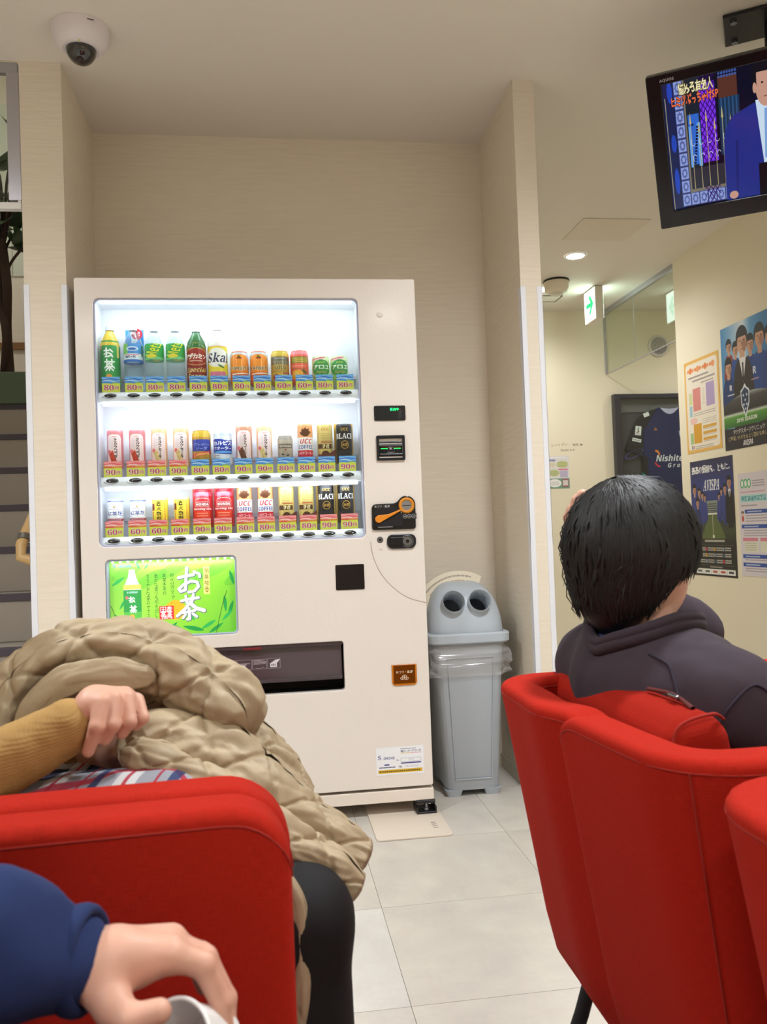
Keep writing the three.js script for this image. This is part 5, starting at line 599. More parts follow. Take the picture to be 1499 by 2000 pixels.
// ---------------------------------------------------------------- posters on the right wall (print faces -x)
function poster(name, label, z, y, w, h, draw, W = 512, roll = 0) {
  const m = single(name, label, 'poster', sheet(w, h, 0.0008), std(0xffffff, 0.5, { map: tex(W, Math.round(W * h / w), draw) }), [WALLX - 0.0012, y, z], [0, -Math.PI / 2, 0]); m.rotation.set(roll, -Math.PI / 2, 0, 'YXZ'); m.rotation.z = roll; return m;
}
const blob = (c, col, x, y, rx, ry) => { c.fillStyle = col; c.beginPath(); c.ellipse(x, y, rx, ry, 0, 0, 7); c.fill(); };
const figure = (c, x, y, s, top, skin = '#c99a7c', hair = '#17131a', shirt = null) => { c.fillStyle = top; c.beginPath(); c.moveTo(x - 62 * s, y + 300 * s); c.quadraticCurveTo(x - 70 * s, y + 70 * s, x - 22 * s, y + 52 * s); c.lineTo(x + 22 * s, y + 52 * s); c.quadraticCurveTo(x + 70 * s, y + 70 * s, x + 62 * s, y + 300 * s); c.fill(); c.fillStyle = skin; c.fillRect(x - 13 * s, y + 26 * s, 26 * s, 34 * s); if (shirt) { c.fillStyle = shirt; c.beginPath(); c.moveTo(x - 20 * s, y + 50 * s); c.lineTo(x + 20 * s, y + 50 * s); c.lineTo(x, y + 130 * s); c.fill(); c.fillStyle = '#1b1b24'; c.fillRect(x - 4 * s, y + 66 * s, 8 * s, 60 * s); } blob(c, hair, x, y - 14 * s, 34 * s, 40 * s); blob(c, skin, x, y + 4 * s, 27 * s, 36 * s); c.fillStyle = hair; c.fillRect(x - 27 * s, y - 34 * s, 54 * s, 16 * s); blob(c, '#a87860', x + 13 * s, y + 12 * s, 11 * s, 22 * s); c.fillStyle = '#5a4438'; c.fillRect(x - 16 * s, y - 6 * s, 11 * s, 3 * s); c.fillRect(x + 5 * s, y - 6 * s, 11 * s, 3 * s); c.fillStyle = '#9a6c58'; c.fillRect(x - 3 * s, y - 2 * s, 5 * s, 15 * s); c.fillRect(x - 8 * s, y + 21 * s, 15 * s, 3 * s); };
const stadium = (c, w, y0, y1) => { const g = c.createLinearGradient(0, y0, 0, y1); g.addColorStop(0, '#b9c9c4'); g.addColorStop(0.18, '#4a4848'); g.addColorStop(0.55, '#2c2a2c'); g.addColorStop(0.62, '#cfdccc'); g.addColorStop(0.7, '#5a9a3a'); g.addColorStop(1, '#2f6a2a'); c.fillStyle = g; c.beginPath(); c.moveTo(0, y0 + 60); c.quadraticCurveTo(w / 2, y0 - 40, w, y0 + 40); c.lineTo(w, y1); c.lineTo(0, y1); c.fill(); };
const crestOn = (c, x, y, s) => { c.save(); c.translate(x, y); c.scale(s, s); c.fillStyle = '#e6ecf2'; c.beginPath(); c.moveTo(-46, -60); c.lineTo(-20, -74); c.lineTo(0, -100); c.lineTo(20, -74); c.lineTo(46, -60); c.lineTo(42, 20); c.lineTo(14, 76); c.lineTo(0, 110); c.lineTo(-14, 76); c.lineTo(-42, 20); c.fill(); c.fillStyle = '#26395c'; c.beginPath(); c.moveTo(-38, -50); c.lineTo(0, -76); c.lineTo(38, -50); c.lineTo(34, 16); c.lineTo(0, 84); c.lineTo(-34, 16); c.fill(); c.fillStyle = '#c9d4e0'; for (const [a, b] of [[-18, -30], [18, -30], [0, 0], [-16, 26], [16, 26], [0, 52]]) { c.beginPath(); c.arc(a, b, 8, 0, 7); c.fill(); } c.restore(); };
poster('notice_poster', 'orange-bordered notice with pink, violet and orange blocks on the poster wall', -4.512, 1.631, 0.386, 0.54, (c, w, h) => {
  c.fillStyle = '#eebd62'; c.fillRect(0, 0, w, h); c.fillStyle = '#f6eddd'; c.beginPath(); c.roundRect ? c.roundRect(24, 24, w - 48, h - 48, 30) : c.rect(24, 24, w - 48, h - 48); c.fill();
  for (let k = 0; k < 11; k++) blob(c, ['#f0a06a', '#ee8a4e'][k % 2], 62 + k * 37, 78, k % 3 === 1 ? 24 : 15, k % 3 === 1 ? 24 : 15); lines(c, '#6a5a6a', 60, 126, 300, 1, 10, 13); lines(c, '#6a5a6a', 120, 156, 330, 1, 10, 13); lines(c, '#8a7a86', 250, 186, 180, 1, 10, 10);
  c.fillStyle = '#e28f8a'; c.fillRect(120, 222, 116, 176); c.fillStyle = '#b8a3cf'; c.fillRect(318, 206, 120, 176); c.fillStyle = '#d8e0a4'; c.fillRect(62, 250, 44, 90); c.fillStyle = '#a9cdd8'; c.fillRect(62, 350, 44, 84); lines(c, '#c9b8b0', 262, 240, 36, 9, 14, 5); lines(c, '#9a8a8a', 120, 412, 320, 2, 16, 6); blob(c, '#f2c9c0', 120, 470, 56, 26); c.fillStyle = '#e0a52e'; c.fillRect(112, 496, 122, 150); for (let k = 0; k < 3; k++) { c.fillStyle = '#e3ae48'; c.fillRect(252, 520 + k * 46, 196, 22); lines(c, '#b9aaa0', 256, 546 + k * 46, 180, 1, 8, 6); } lines(c, '#b9aaa0', 250, 470, 190, 3, 14, 5); c.fillStyle = '#a9c98a'; c.fillRect(60, 560, 46, 86); lines(c, '#8a7a76', 130, 668, 270, 2, 14, 6); c.fillStyle = '#4a4a5a'; c.fillRect(76, 658, 16, 30); c.fillStyle = '#c05a5a'; c.fillRect(104, 662, 12, 26); });
poster('team_poster', 'football team poster with men in navy kit above a stadium and a winged crest', -4.05, 1.67, 0.475, 0.665, (c, w, h) => {
  const g = c.createLinearGradient(0, 0, w, 0); g.addColorStop(0, '#3f86bf'); g.addColorStop(0.45, '#dfe8ee'); g.addColorStop(0.6, '#5a9ac8'); g.addColorStop(1, '#2d6ea8'); c.fillStyle = g; c.fillRect(0, 0, w, h);
  figure(c, 82, 120, 0.9, '#8a3a34'); figure(c, 150, 150, 0.95, '#1c4a94'); figure(c, 300, 150, 1.15, '#1b3f86'); figure(c, 390, 130, 1.5, '#1d4590'); figure(c, 480, 150, 1.3, '#1b3f86'); figure(c, 70, 240, 1.15, '#18346e'); figure(c, 220, 120, 1.75, '#28221f', '#d0a386', '#17131a', '#eceaea'); latin(c, 'R', 86, 360, 'bold 46px sans-serif', '#f0f0f4'); latin(c, 'R', 330, 300, 'bold 56px sans-serif', '#f0f0f4'); lines(c, '#d8a0a0', 300, 345, 70, 1, 8, 8); lines(c, '#dfe4f0', 52, 396, 70, 1, 8, 8);
  stadium(c, w, 400, 590); crestOn(c, 228, 450, 0.95); latin(c, '2015 SEASON', 236, 556, 'bold 30px sans-serif', '#f2f4ee', { sx: 1.1, skew: -0.1 }); c.fillStyle = '#231f2c'; c.beginPath(); c.moveTo(0, 590); c.quadraticCurveTo(w / 2, 610, w, 574); c.lineTo(w, h); c.lineTo(0, h); c.fill(); write(c, 'タケダスポーツクリニック 様', 90, 604, 27, '#eae6dc', { weight: 0.1, gap: 0.98 }); write(c, 'ご声援いただき心より御礼を申し上げ', 34, 640, 26, '#d8c98a', { weight: 0.09, gap: 1 }); latin(c, 'AVISPA', 236, 690, 'italic bold 36px sans-serif', '#f2f2f2', { sx: 0.8, sy: 1.2 }); });
poster('match_poster', 'dark blue match poster with two rows of players and white headline', -4.455, 0.98, 0.462, 0.664, (c, w, h) => {
  const g = c.createLinearGradient(0, 0, 0, h); g.addColorStop(0, '#23244a'); g.addColorStop(0.25, '#2c3a86'); g.addColorStop(0.42, '#2a3878'); g.addColorStop(0.5, '#30362c'); g.addColorStop(0.62, '#3a4430'); g.addColorStop(0.75, '#1d1c1c'); g.addColorStop(1, '#191718'); c.fillStyle = g; c.fillRect(0, 0, w, h);
  c.fillStyle = '#8a948e'; c.fillRect(190, 262, 130, 70); c.fillStyle = '#3a3c40'; for (let k = 0; k < 4; k++) c.fillRect(200, 280 + k * 14, 110, 6); c.fillStyle = '#e4e8d0'; c.fillRect(200, 338, 112, 12); c.fillStyle = '#5c6a3a'; c.beginPath(); c.moveTo(206, 352); c.lineTo(306, 352); c.lineTo(400, 500); c.lineTo(110, 500); c.fill(); c.fillStyle = '#c9cfb4'; c.fillRect(252, 352, 5, 120);
  for (const [x, y, s, k] of [[170, 240, 0.62, 0], [140, 226, 0.7, 0], [104, 205, 0.85, 0], [44, 186, 1.0, 0], [78, 270, 0.9, 1], [342, 240, 0.62, 0], [370, 210, 0.6, 0], [412, 196, 0.85, 0], [462, 160, 1.05, 2]]) { figure(c, x, y, s * 0.78, ['#33408a', '#232d66', '#16161c'][k], '#b98f78', '#15131a', k === 2 ? '#e6e6ea' : null); c.fillStyle = ['#2a3574', '#1d2450', '#121216'][k]; c.fillRect(x - 26 * s, y + 200 * s, 52 * s, 60 * s); }
  write(c, '最高の瞬間を、ともに。', 16, 36, 46, '#f2f1ee', { weight: 0.13, gap: 0.97 }); latin(c, 'AVISPA', 254, 164, 'italic bold 72px serif', '#f4f4f4', { sx: 0.7, sy: 1.3, skew: -0.1 }); blob(c, '#dcdcd8', 258, 486, 12, 12); lines(c, '#d8d4ca', 150, 508, 230, 1, 9, 13);
  for (let r = 0; r < 3; r++) for (let k = 0; k < 4; k++) { blob(c, ['#3a5a6a', '#c03a4a', '#c8a03a', '#8a9aa8'][(r + k) % 4], 106 + k * 100 - 44, 566 + r * 38, 11, 13); lines(c, '#d8d4ca', 106 + k * 100 - 26, 555 + r * 38, 66, 2, 13, 8); } c.fillStyle = '#77736e'; c.fillRect(30, 540, 450, 2); c.fillRect(30, 666, 450, 2); lines(c, '#bdb8b0', 200, 674, 140, 1, 9, 8); c.fillStyle = '#efeeea'; c.fillRect(24, 690, 466, 34); c.fillStyle = '#8a8a90'; for (let k = 1; k < 5; k++) c.fillRect(24 + k * 93, 690, 2, 34); for (let k = 0; k < 5; k++) { c.fillStyle = ['#6a6a72', '#4a6a5a', '#c05a5a', '#c8504a', '#3a3a40'][k]; c.fillRect(44 + k * 93, 700, 54, 13); } });
poster('insurance_notice', 'pale lilac notice with blue heading bars on the poster wall', -3.995, 0.935, 0.37, 0.54, (c, w, h) => {
  c.fillStyle = '#e2dbe2'; c.fillRect(0, 0, w, h); for (let k = 0; k < 3; k++) { blob(c, '#3fae72', 52 + k * 44, 76, 24, 34); blob(c, '#eef4ee', 52 + k * 44, 76, 15, 24); } lines(c, '#8a7f90', 180, 58, 150, 3, 18, 8); lines(c, '#c98aa8', 24, 134, 300, 1, 10, 9); c.fillStyle = '#bfe4e2'; c.fillRect(22, 160, 330, 52); write(c, '限度額適用認定証', 30, 166, 38, '#1f8fa0', { weight: 0.11, gap: 1.04 }); lines(c, '#7a7080', 26, 232, 200, 1, 10, 9);
  for (const [y, x] of [[266, 70], [374, 22], [590, 22], [650, 22]]) { c.fillStyle = '#2f53a8'; c.fillRect(x, y, w - x - 24, 28); lines(c, '#dfe6f6', x + 34, y + 10, 180, 1, 10, 9); } lines(c, '#8a8090', 80, 306, 390, 3, 20, 7); lines(c, '#8a8090', 50, 414, 410, 3, 18, 7); c.fillStyle = '#e08a9c'; c.fillRect(30, 470, 190, 24); c.fillRect(250, 470, 220, 24); c.fillStyle = '#e6e6d2'; c.fillRect(46, 496, 174, 76); c.fillRect(250, 496, 220, 76); lines(c, '#b0a8a0', 60, 506, 140, 4, 16, 6); lines(c, '#8a8090', 50, 626, 400, 1, 18, 7); lines(c, '#8a8090', 50, 688, 360, 2, 18, 7); blob(c, '#5a3a34', 42, 290, 16, 16); blob(c, '#e8c0a8', 42, 300, 12, 12); c.fillStyle = '#cf4a44'; c.fillRect(30, 312, 26, 38); });
// ---------------------------------------------------------------- television on a ceiling arm
{
  const w = V(0.8474, 0.0, 0.5309).normalize(), TL = V(1.163, 2.297, -2.363), tilt = 38.5 * Math.PI / 180, n0 = V(-0.5309, 0, 0.8474), u = V(0, Math.cos(tilt), 0).addScaledVector(n0, Math.sin(tilt)).normalize(), n = new THREE.Vector3().crossVectors(w, u);
  const W = 0.79, H = 0.47, c0 = TL.clone().addScaledVector(w, W / 2).addScaledVector(u, -H / 2);
  const t = thing('television', 'black flat television tilted down from a ceiling arm, showing a man in a blue suit', 'television', c0.toArray()); t.setRotationFromMatrix(new THREE.Matrix4().makeBasis(w, u, n));
  const fs = rrShape(-W / 2, W / 2, -H / 2, H / 2, 0.006); fs.holes.push(rrShape(-W / 2 + 0.044, W / 2 - 0.044, -H / 2 + 0.054, H / 2 - 0.032, 0.001));
  part(t, 'bezel', plate(fs, 0.03, 0.003).translate(0, 0, -0.03), phys(0x0b080a, 0.18)); part(t, 'back_case', rspan(-W / 2 + 0.01, W / 2 - 0.01, -H / 2 + 0.01, H / 2 - 0.01, -0.09, -0.028, 0.02), M.blackMatt);
  const scr = tex(1024, 560, (c, cw, ch) => {
    c.fillStyle = '#0a0c22'; c.fillRect(0, 0, cw, ch); c.scale(0.55, 1); c.fillStyle = '#1c2a5a'; for (let k = 0; k < 8; k++) c.fillRect(930 + k * 120, 40, 60, 440); c.fillStyle = '#14224e'; c.fillRect(0, 0, 100, ch); c.fillStyle = '#2252c8'; for (const [y, r] of [[40, 46], [260, 40], [430, 60]]) blob(c, '#1e46b8', 52, y, 20, r); c.fillStyle = '#b9ac86'; c.fillRect(10, 60, 5, 500);
    const tile = (x, y) => { c.fillStyle = '#8fa4e2'; c.fillRect(x, y, 62, 56); c.strokeStyle = '#4c5690'; c.lineWidth = 4; c.strokeRect(x, y, 62, 56); c.beginPath(); c.arc(x + 31, y + 28, 14, 0, 7); c.stroke(); for (let k = 0; k < 8; k++) { c.beginPath(); c.arc(x + 31 + 17 * Math.cos(k * 0.785), y + 28 + 17 * Math.sin(k * 0.785), 4, 0, 7); c.stroke(); } };
    for (let k = 0; k < 9; k++) tile(84, k * 62); for (let k = 1; k < 6; k++) tile(84 + k * 68, 496); c.fillStyle = '#7a7468'; c.fillRect(150, 0, 14, 496); c.fillRect(150, 480, 360, 14); c.fillStyle = '#1a2430'; c.fillRect(164, 0, 110, 400); c.fillStyle = '#2f6ad0'; c.fillRect(172, 150, 84, 220); c.fillStyle = '#69a8f0'; c.fillRect(236, 190, 26, 190); c.fillRect(172, 200, 20, 180); c.fillStyle = '#0a0e20'; for (let k = 0; k < 14; k++) c.fillRect(196 + (k * 37) % 40, 190 + k * 13, 16, 8);
    c.fillStyle = '#7c32ea'; c.fillRect(268, 30, 118, 340); c.strokeStyle = '#2a0a66'; c.lineWidth = 5; for (let k = -6; k < 14; k++) { c.beginPath(); c.moveTo(268, 30 + k * 34); c.lineTo(386, 30 + k * 34 + 118); c.moveTo(386, 30 + k * 34); c.lineTo(268, 30 + k * 34 + 118); c.stroke(); } c.fillStyle = '#0a0c22'; c.fillRect(262, 370, 130, 20);
    c.fillStyle = '#5a3226'; c.fillRect(410, 20, 140, 90); c.fillStyle = '#3f5aa0'; for (let k = 0; k < 14; k++) c.fillRect(414 + (k % 7) * 20, 4 + Math.floor(k / 7) * 14, 15, 10); for (let k = 0; k < 11; k++) { c.fillStyle = k % 2 ? '#28507c' : '#16324e'; c.fillRect(408 + k * 14, 110, 14, 240); } c.fillStyle = '#2c2e3a'; c.fillRect(164, 386, 330, 94); c.strokeStyle = '#b9a878'; c.lineWidth = 5; for (let k = 0; k < 6; k++) { c.beginPath(); c.moveTo(190 + k * 60, 480); c.lineTo(190 + k * 60, 180 + (k % 2) * 40); c.stroke(); c.fillStyle = '#c8b67a'; c.beginPath(); c.moveTo(182 + k * 60, 190 + (k % 2) * 40); c.lineTo(190 + k * 60, 140 + (k % 2) * 40); c.lineTo(198 + k * 60, 190 + (k % 2) * 40); c.fill(); } c.strokeStyle = '#d8e0ea'; c.lineWidth = 3; for (let k = 0; k < 5; k++) { c.beginPath(); c.arc(200 + k * 62, 270, 16, 0.4, 4); c.stroke(); c.beginPath(); c.arc(206 + k * 62, 340, 14, 2, 6); c.stroke(); }
    // a man in a blue suit
    c.fillStyle = '#1e2f86'; c.beginPath(); c.moveTo(430, 560); c.lineTo(430, 340); c.quadraticCurveTo(436, 220, 520, 190); c.lineTo(660, 160); c.lineTo(860, 160); c.quadraticCurveTo(1000, 190, 1010, 300); c.lineTo(1020, 560); c.fill(); c.fillStyle = '#18266e'; c.beginPath(); c.moveTo(540, 300); c.lineTo(520, 560); c.lineTo(508, 560); c.lineTo(520, 300); c.fill(); c.save(); c.translate(84, 0); c.fillStyle = '#cfe4f6'; c.beginPath(); c.moveTo(592, 150); c.lineTo(740, 150); c.lineTo(700, 420); c.lineTo(640, 420); c.fill(); c.fillStyle = '#7fa6de'; c.beginPath(); c.moveTo(655, 190); c.lineTo(682, 190); c.lineTo(694, 400); c.lineTo(648, 400); c.fill(); c.fillStyle = '#0d0d14'; c.fillRect(600, 420, 170, 140); blob(c, '#c99a86', 668, 90, 74, 92); c.fillStyle = '#121018'; c.beginPath(); c.ellipse(660, 40, 92, 62, 0, Math.PI, 0); c.fill(); c.fillRect(574, 36, 30, 60); blob(c, '#c99a86', 590, 100, 14, 22); blob(c, '#2a1a16', 645, 84, 8, 4); blob(c, '#2a1a16', 700, 84, 8, 4); c.fillStyle = '#8a5a4c'; c.fillRect(655, 138, 36, 5); c.restore(); blob(c, '#c99a86', 486, 540, 34, 18);
    write(c, '悩める有名人', 116, 14, 44, '#f6efc0', { weight: 0.13, edge: '#5a4a1c', edgeW: 0.12, gap: 0.98 }); write(c, 'ヒミツぶっちゃけSP', 54, 62, 42, '#f4794e', { weight: 0.15, edge: '#5a1a10', edgeW: 0.1, gap: 0.92 });
  });
  part(t, 'screen', new THREE.BoxGeometry(W - 0.088, H - 0.086, 0.002), phys(0x050505, 0.12, { emissiveMap: scr, emissive: 0xffffff, emissiveIntensity: 0.42 }), [0, 0.011, -0.012]);
  part(t, 'brand_lettering', new THREE.BoxGeometry(0.062, 0.014, 0.0003), phys(0xffffff, 0.2, { map: tex(256, 58, (c) => { c.fillStyle = '#0b080a'; c.fillRect(0, 0, 256, 58); latin(c, 'AQUOS', 128, 31, 'bold 46px sans-serif', '#a8a2a2', { sx: 1.1 }); }) }), [-W / 2 + 0.06, H / 2 - 0.0185, 0.0002]);
  { const L = new THREE.RectAreaLight(new THREE.Color(0.5, 0.6, 1), 0.35, W - 0.09, H - 0.09); L.position.copy(c0).addScaledVector(n, 0.004); L.lookAt(c0.clone().addScaledVector(n, 1)); L.castShadow = true; scene.add(L); }
  const back = c0.clone().addScaledVector(n, -0.09), m = thing('television_bracket', 'dark grey ceiling bracket carrying the television', 'bracket', [back.x + 0.02, CEIL, back.z - 0.1]);
  part(m, 'ceiling_plate', rspan(-0.14, 0.14, -0.012, -0.0005, -0.09, 0.09, 0.003), M.darkSteel, null, [0, -0.56, 0]); for (const [x, z] of [[-0.11, 0.06], [-0.11, -0.06]]) part(m, 'bolt', new THREE.CylinderGeometry(0.011, 0.011, 0.01, 6).translate(x, -0.016, z), M.steel, null, [0, -0.56, 0]);
  const tip = back.clone().sub(m.position); part(m, 'arm', tube([[0, -0.012, 0], [0, tip.y * 0.6, 0], [tip.x * 0.6, tip.y * 0.98, tip.z * 0.6], [tip.x, tip.y, tip.z]], 0.022, 24, 12), M.darkSteel);
}

// ---------------------------------------------------------------- red lounge chairs (they face +x; local origin on the floor under the seat)
const weave = field(256, (u, v) => { const a = Math.sin(u * Math.PI * 2 * 60), b = Math.sin(v * Math.PI * 2 * 60); return 0.5 + 0.22 * (a * b) + 0.25 * pnoise(u, v, 8, 90, 3) + 0.1 * pnoise(u, v, 90, 12, 6); }); weave.repeat.set(9, 9);
const weaveTone = field(256, (u, v) => { const k = 0.96 + 0.09 * pnoise(u, v, 10, 110, 2) + 0.07 * pnoise(u, v, 110, 14, 5); return [k, k * 0.98, k * 0.98]; }, true); weaveTone.repeat.set(7, 7);
const red = phys(0xb42617, 0.9, { specularIntensity: 0.25, map: weaveTone, bumpMap: weave, bumpScale: 0.0005 }), piping = std(0x9c2012, 0.9);
const TOP = 0.705, TH = 0.064;
// one upholstered shell: path of [x, z] points, outward normal to the left of travel, lean as a function of height
function shell(path, opt) {
  const curve = new THREE.CatmullRomCurve3(path.map(([x, z]) => V(x, 0, z)), false, 'centripetal'), N = opt.n || 60, L = curve.getLength(), r = opt.round || 0.06, bottom = opt.bottom, th = opt.th || TH;
  const sect = (topY) => { // closed loop of (offset, y): outer face bottom -> top -> inner
    const q = th * 0.24, p = []; const M2 = 10; for (let i = 0; i <= M2; i++) p.push([0, lerp(bottom, topY - q, Math.pow(i / M2, 0.8))]); for (let i = 1; i <= 6; i++) { const a = i / 6 * Math.PI / 2; p.push([q - q * Math.cos(a), topY - q + q * Math.sin(a)]); } p.push([th - q, topY]); for (let i = 1; i <= 6; i++) { const a = i / 6 * Math.PI / 2; p.push([th - q + q * Math.sin(a), topY - q + q * Math.cos(a)]); } for (let i = 1; i <= 6; i++) p.push([th, lerp(topY - q, bottom, i / 6)]); return p; };
  const lean = opt.lean, pos = [], uv = [], idx = []; let m = 0; const line = [], inner = [];
  const at = (s, o, y) => { const u = s / L, P = curve.getPointAt(clamp(u, 0, 1)), T = curve.getTangentAt(clamp(u, 0, 1)), nx = T.z, nz = -T.x; const [dx, dz] = lean(P.x, P.z, y); return [P.x + nx * o + dx, y, P.z + nz * o + dz]; };
  for (let i = 0; i <= N; i++) {
    const s = L * (0.5 - 0.5 * Math.cos(Math.PI * i / N)) , e = Math.min(s, L - s), k = e < r ? r - Math.sqrt(Math.max(0, r * r - (r - e) * (r - e))) : 0, topY = TOP - k, c = sect(topY), pinch = e < 0.02 ? 1 - Math.sqrt(Math.max(0, 1 - Math.pow(1 - e / 0.02, 2))) : 0; m = c.length;
    for (const [o, y] of c) { const oo = lerp(o, th / 2, pinch * 0.75); pos.push(...at(s, oo, y)); uv.push(s, y + o); }
    line.push(V(...at(s, 0.0005, topY - th * 0.24))); inner.push(V(...at(s, lerp(th - 0.0005, th / 2, pinch * 0.75), topY - th * 0.24)));
  }
  for (let i = 0; i < N; i++) for (let j = 0; j < m; j++) { const a = i * m + j, b = i * m + (j + 1) % m, c = a + m, d = b + m; idx.push(a, b, c, b, d, c); }
  for (const i of [0, N]) { const c0 = pos.length / 3; let sx = 0, sy = 0, sz = 0; for (let j = 0; j < m; j++) { sx += pos[(i * m + j) * 3]; sy += pos[(i * m + j) * 3 + 1]; sz += pos[(i * m + j) * 3 + 2]; } pos.push(sx / m, sy / m, sz / m); uv.push(0, 0); for (let j = 0; j < m; j++) { const a = i * m + j, b = i * m + (j + 1) % m; i ? idx.push(c0, a, b) : idx.push(c0, b, a); } }
  const g = new THREE.BufferGeometry(); g.setAttribute('position', new THREE.Float32BufferAttribute(pos, 3)); g.setAttribute('uv', new THREE.Float32BufferAttribute(uv, 2)); g.setIndex(idx); g.computeVertexNormals();
  let sc = 0; for (let s = 0; s < L; s += L / 400) { const T = curve.getTangentAt(s / L); if (T.x > 0.75) { sc = s; break; } }
  const seamPts = []; for (let k = 0; k <= 12; k++) seamPts.push(V(...at(sc, -0.0003, lerp(TOP - th * 0.24, bottom + 0.01, k / 12))));
  return [g, merge([tube(line.filter((_, i) => i % 2 === 0), 0.0013, 80, 6), tube(inner.filter((_, i) => i % 2 === 0), 0.0015, 80, 6)]), sc > 0 ? tube(seamPts, 0.0012, 40, 6) : null];
}
// reclined back: leans inwards and sweeps under towards the floor
const backLean = (y) => (y > 0.3 ? (TOP - y) / (TOP - 0.3) * 0.065 : 0.065 + Math.pow((0.3 - y) / 0.18, 1.35) * 0.13);
const chairLean = (x, z, y) => [backLean(y) * clamp(1 - (x - 0.02) / 0.3, 0, 1), -Math.sign(z) * 0.03 * smooth(0.1, 0.3, Math.abs(z)) * (TOP - y) / 0.6];
function chair(name, label, pos, withPillow) {
  const t = thing(name, label, 'chair', pos, 0, 'red upholstered waiting room chairs');
  const D = 0.64, Z = 0.305, R = 0.1;
  // far shell: far arm and two thirds of the back; near shell laps over it and turns into the near arm
  const arc = (cx, cz, a0, a1) => { const p = []; for (let i = 0; i <= 6; i++) { const a = lerp(a0, a1, i / 6); p.push([cx + R * Math.cos(a), cz + R * Math.sin(a)]); } return p; };
  const [fg, fp] = shell([[D, -Z], [D * 0.7, -Z], [0.22, -Z], ...arc(R, -Z + R, -Math.PI / 2, -Math.PI).slice(0), [0, -0.12], [0.0, -0.04], [0.02, 0.01], [0.036, 0.07]], { bottom: 0.12, lean: chairLean });
  const far = part(t, 'far_shell', fg, red); part(far, 'piping', fp, piping);
  const o = 0.012, [ng, np, ns] = shell([[o + 0.01, 0.0], [o, 0.02], [o + 0.004, 0.06], [o + 0.012, 0.14], ...arc(o + 0.02 + R, Z - R, Math.PI, Math.PI / 2), [0.2, Z], [D * 0.7, Z], [D, Z]], { bottom: 0.12, lean: chairLean, round: 0.07 });
  const near = part(t, 'near_shell', ng, red); part(near, 'piping', np, piping); if (ns) part(near, 'seam', ns, piping);
  part(t, 'seat_base', rspan(0.17, D - 0.03, 0.14, 0.3, -Z + 0.1, Z - 0.1, 0.02), red); part(t, 'seat_cushion', rspan(0.11, D - 0.01, 0.3, 0.42, -Z + TH + 0.006, Z - TH - 0.006, 0.035, 4), red);
  for (const [x, z, ex, ez] of [[0.14, -0.235, 0.06, -0.255], [0.17, 0.2, 0.085, 0.24], [0.55, -0.2, 0.6, -0.24], [0.55, 0.2, 0.6, 0.24]]) part(t, 'leg', tube([[x + (x < 0.3 ? 0.02 : 0), x < 0.3 ? 0.3 : 0.16, z], [x, 0.2, z], [(x + ex) / 2, 0.08, (z + ez) / 2], [ex, 0.003, ez]], 0.012, 6, 12), M.blackMatt);
  return t;
}
const RX = 0.364, LX = -0.645;
chair('lounge_chair', 'red lounge chair where the person in the dark sweater sits', [RX, 0, -1.13]);
chair('lounge_chair', 'empty red lounge chair next to the dark-sweatered person, whose back corner shows', [RX + 0.03, 0, -0.485]);
chair('lounge_chair', 'red lounge chair with the quilted beige coat lying on its sitter', [LX, 0, -1.138]).rotation.y = 0.06;
chair('lounge_chair', 'red lounge chair of the person in the navy sleeve holding the cup', [LX + 0.032, 0, -0.527]).rotation.y = 0.06;
{ // loose back cushion
  const t = thing('back_cushion', 'loose red back cushion with a zip behind the person in the dark sweater', 'cushion', [0.53, 0.575, -1.19]); t.rotation.z = 0.16;
  const g = new RoundedBoxGeometry(0.1, 0.3, 0.46, 5, 0.035), p = g.attributes.position; for (let i = 0; i < p.count; i++) { const y = p.getY(i) / 0.15, z = p.getZ(i) / 0.23; p.setX(i, p.getX(i) * (1.12 - 0.28 * y * y * y * y - 0.2 * z * z) ); p.setY(i, p.getY(i) - 0.014 * Math.cos(z * 1.5) * Math.sign(y) * 0.8); } g.computeVertexNormals();
  part(t, 'cover', g, red); part(t, 'piping', tube([[0.044, 0.13, 0.2], [0.02, 0.146, 0.222], [-0.03, 0.14, 0.226], [-0.044, 0.1, 0.228], [-0.046, -0.1, 0.228]], 0.0022, 40, 6), piping);
  part(t, 'zip', tube([[0.01, 0.152, 0.07], [0.016, 0.154, 0.13], [0.012, 0.148, 0.19]], 0.0032, 20, 6), std(0x5a1a18, 0.5)); part(t, 'zip_pull', rspan(0.008, 0.014, 0.152, 0.158, 0.13, 0.155, 0.002, 1), M.steel);
}

// ---------------------------------------------------------------- people
const skin = phys(0xd6a58c, 0.5, { sheen: 0.2 }), skinTone = field(128, (u, v) => { const k = 1 + 0.03 * pnoise(u, v, 9, 9, 3); return [0.86 * k, 0.655 * k + 0.01 * pnoise(u, v, 20, 20, 4), 0.565 * k]; }, true); skinTone.repeat.set(6, 6);
const skinM = phys(0xffffff, 0.5, { map: skinTone });
const fleece = field(128, (u, v) => 0.5 + 0.3 * pnoise(u, v, 60, 60, 1) + 0.2 * pnoise(u, v, 24, 24, 2)); fleece.repeat.set(8, 8);
const knit = field(256, (u, v) => 0.5 + 0.3 * Math.sin(v * Math.PI * 2 * 70 + 1.5 * pnoise(u, v, 8, 8, 3)) * (0.6 + 0.4 * Math.sin(u * Math.PI * 2 * 50)) + 0.25 * pnoise(u, v, 70, 60, 2)); knit.repeat.set(4, 4);
const onto = (fn, p, lift = 0.001) => { p = [...p]; for (let k = 0; k < 20; k++) { const e = 0.002, d = fn(p) - lift, g = [0, 1, 2].map((i) => { const a = [...p], b = [...p]; a[i] += e; b[i] -= e; return (fn(a) - fn(b)) / (2 * e); }), l = g[0] * g[0] + g[1] * g[1] + g[2] * g[2] || 1; for (let i = 0; i < 3; i++) p[i] -= d * g[i] / l * 0.8; } return p; };
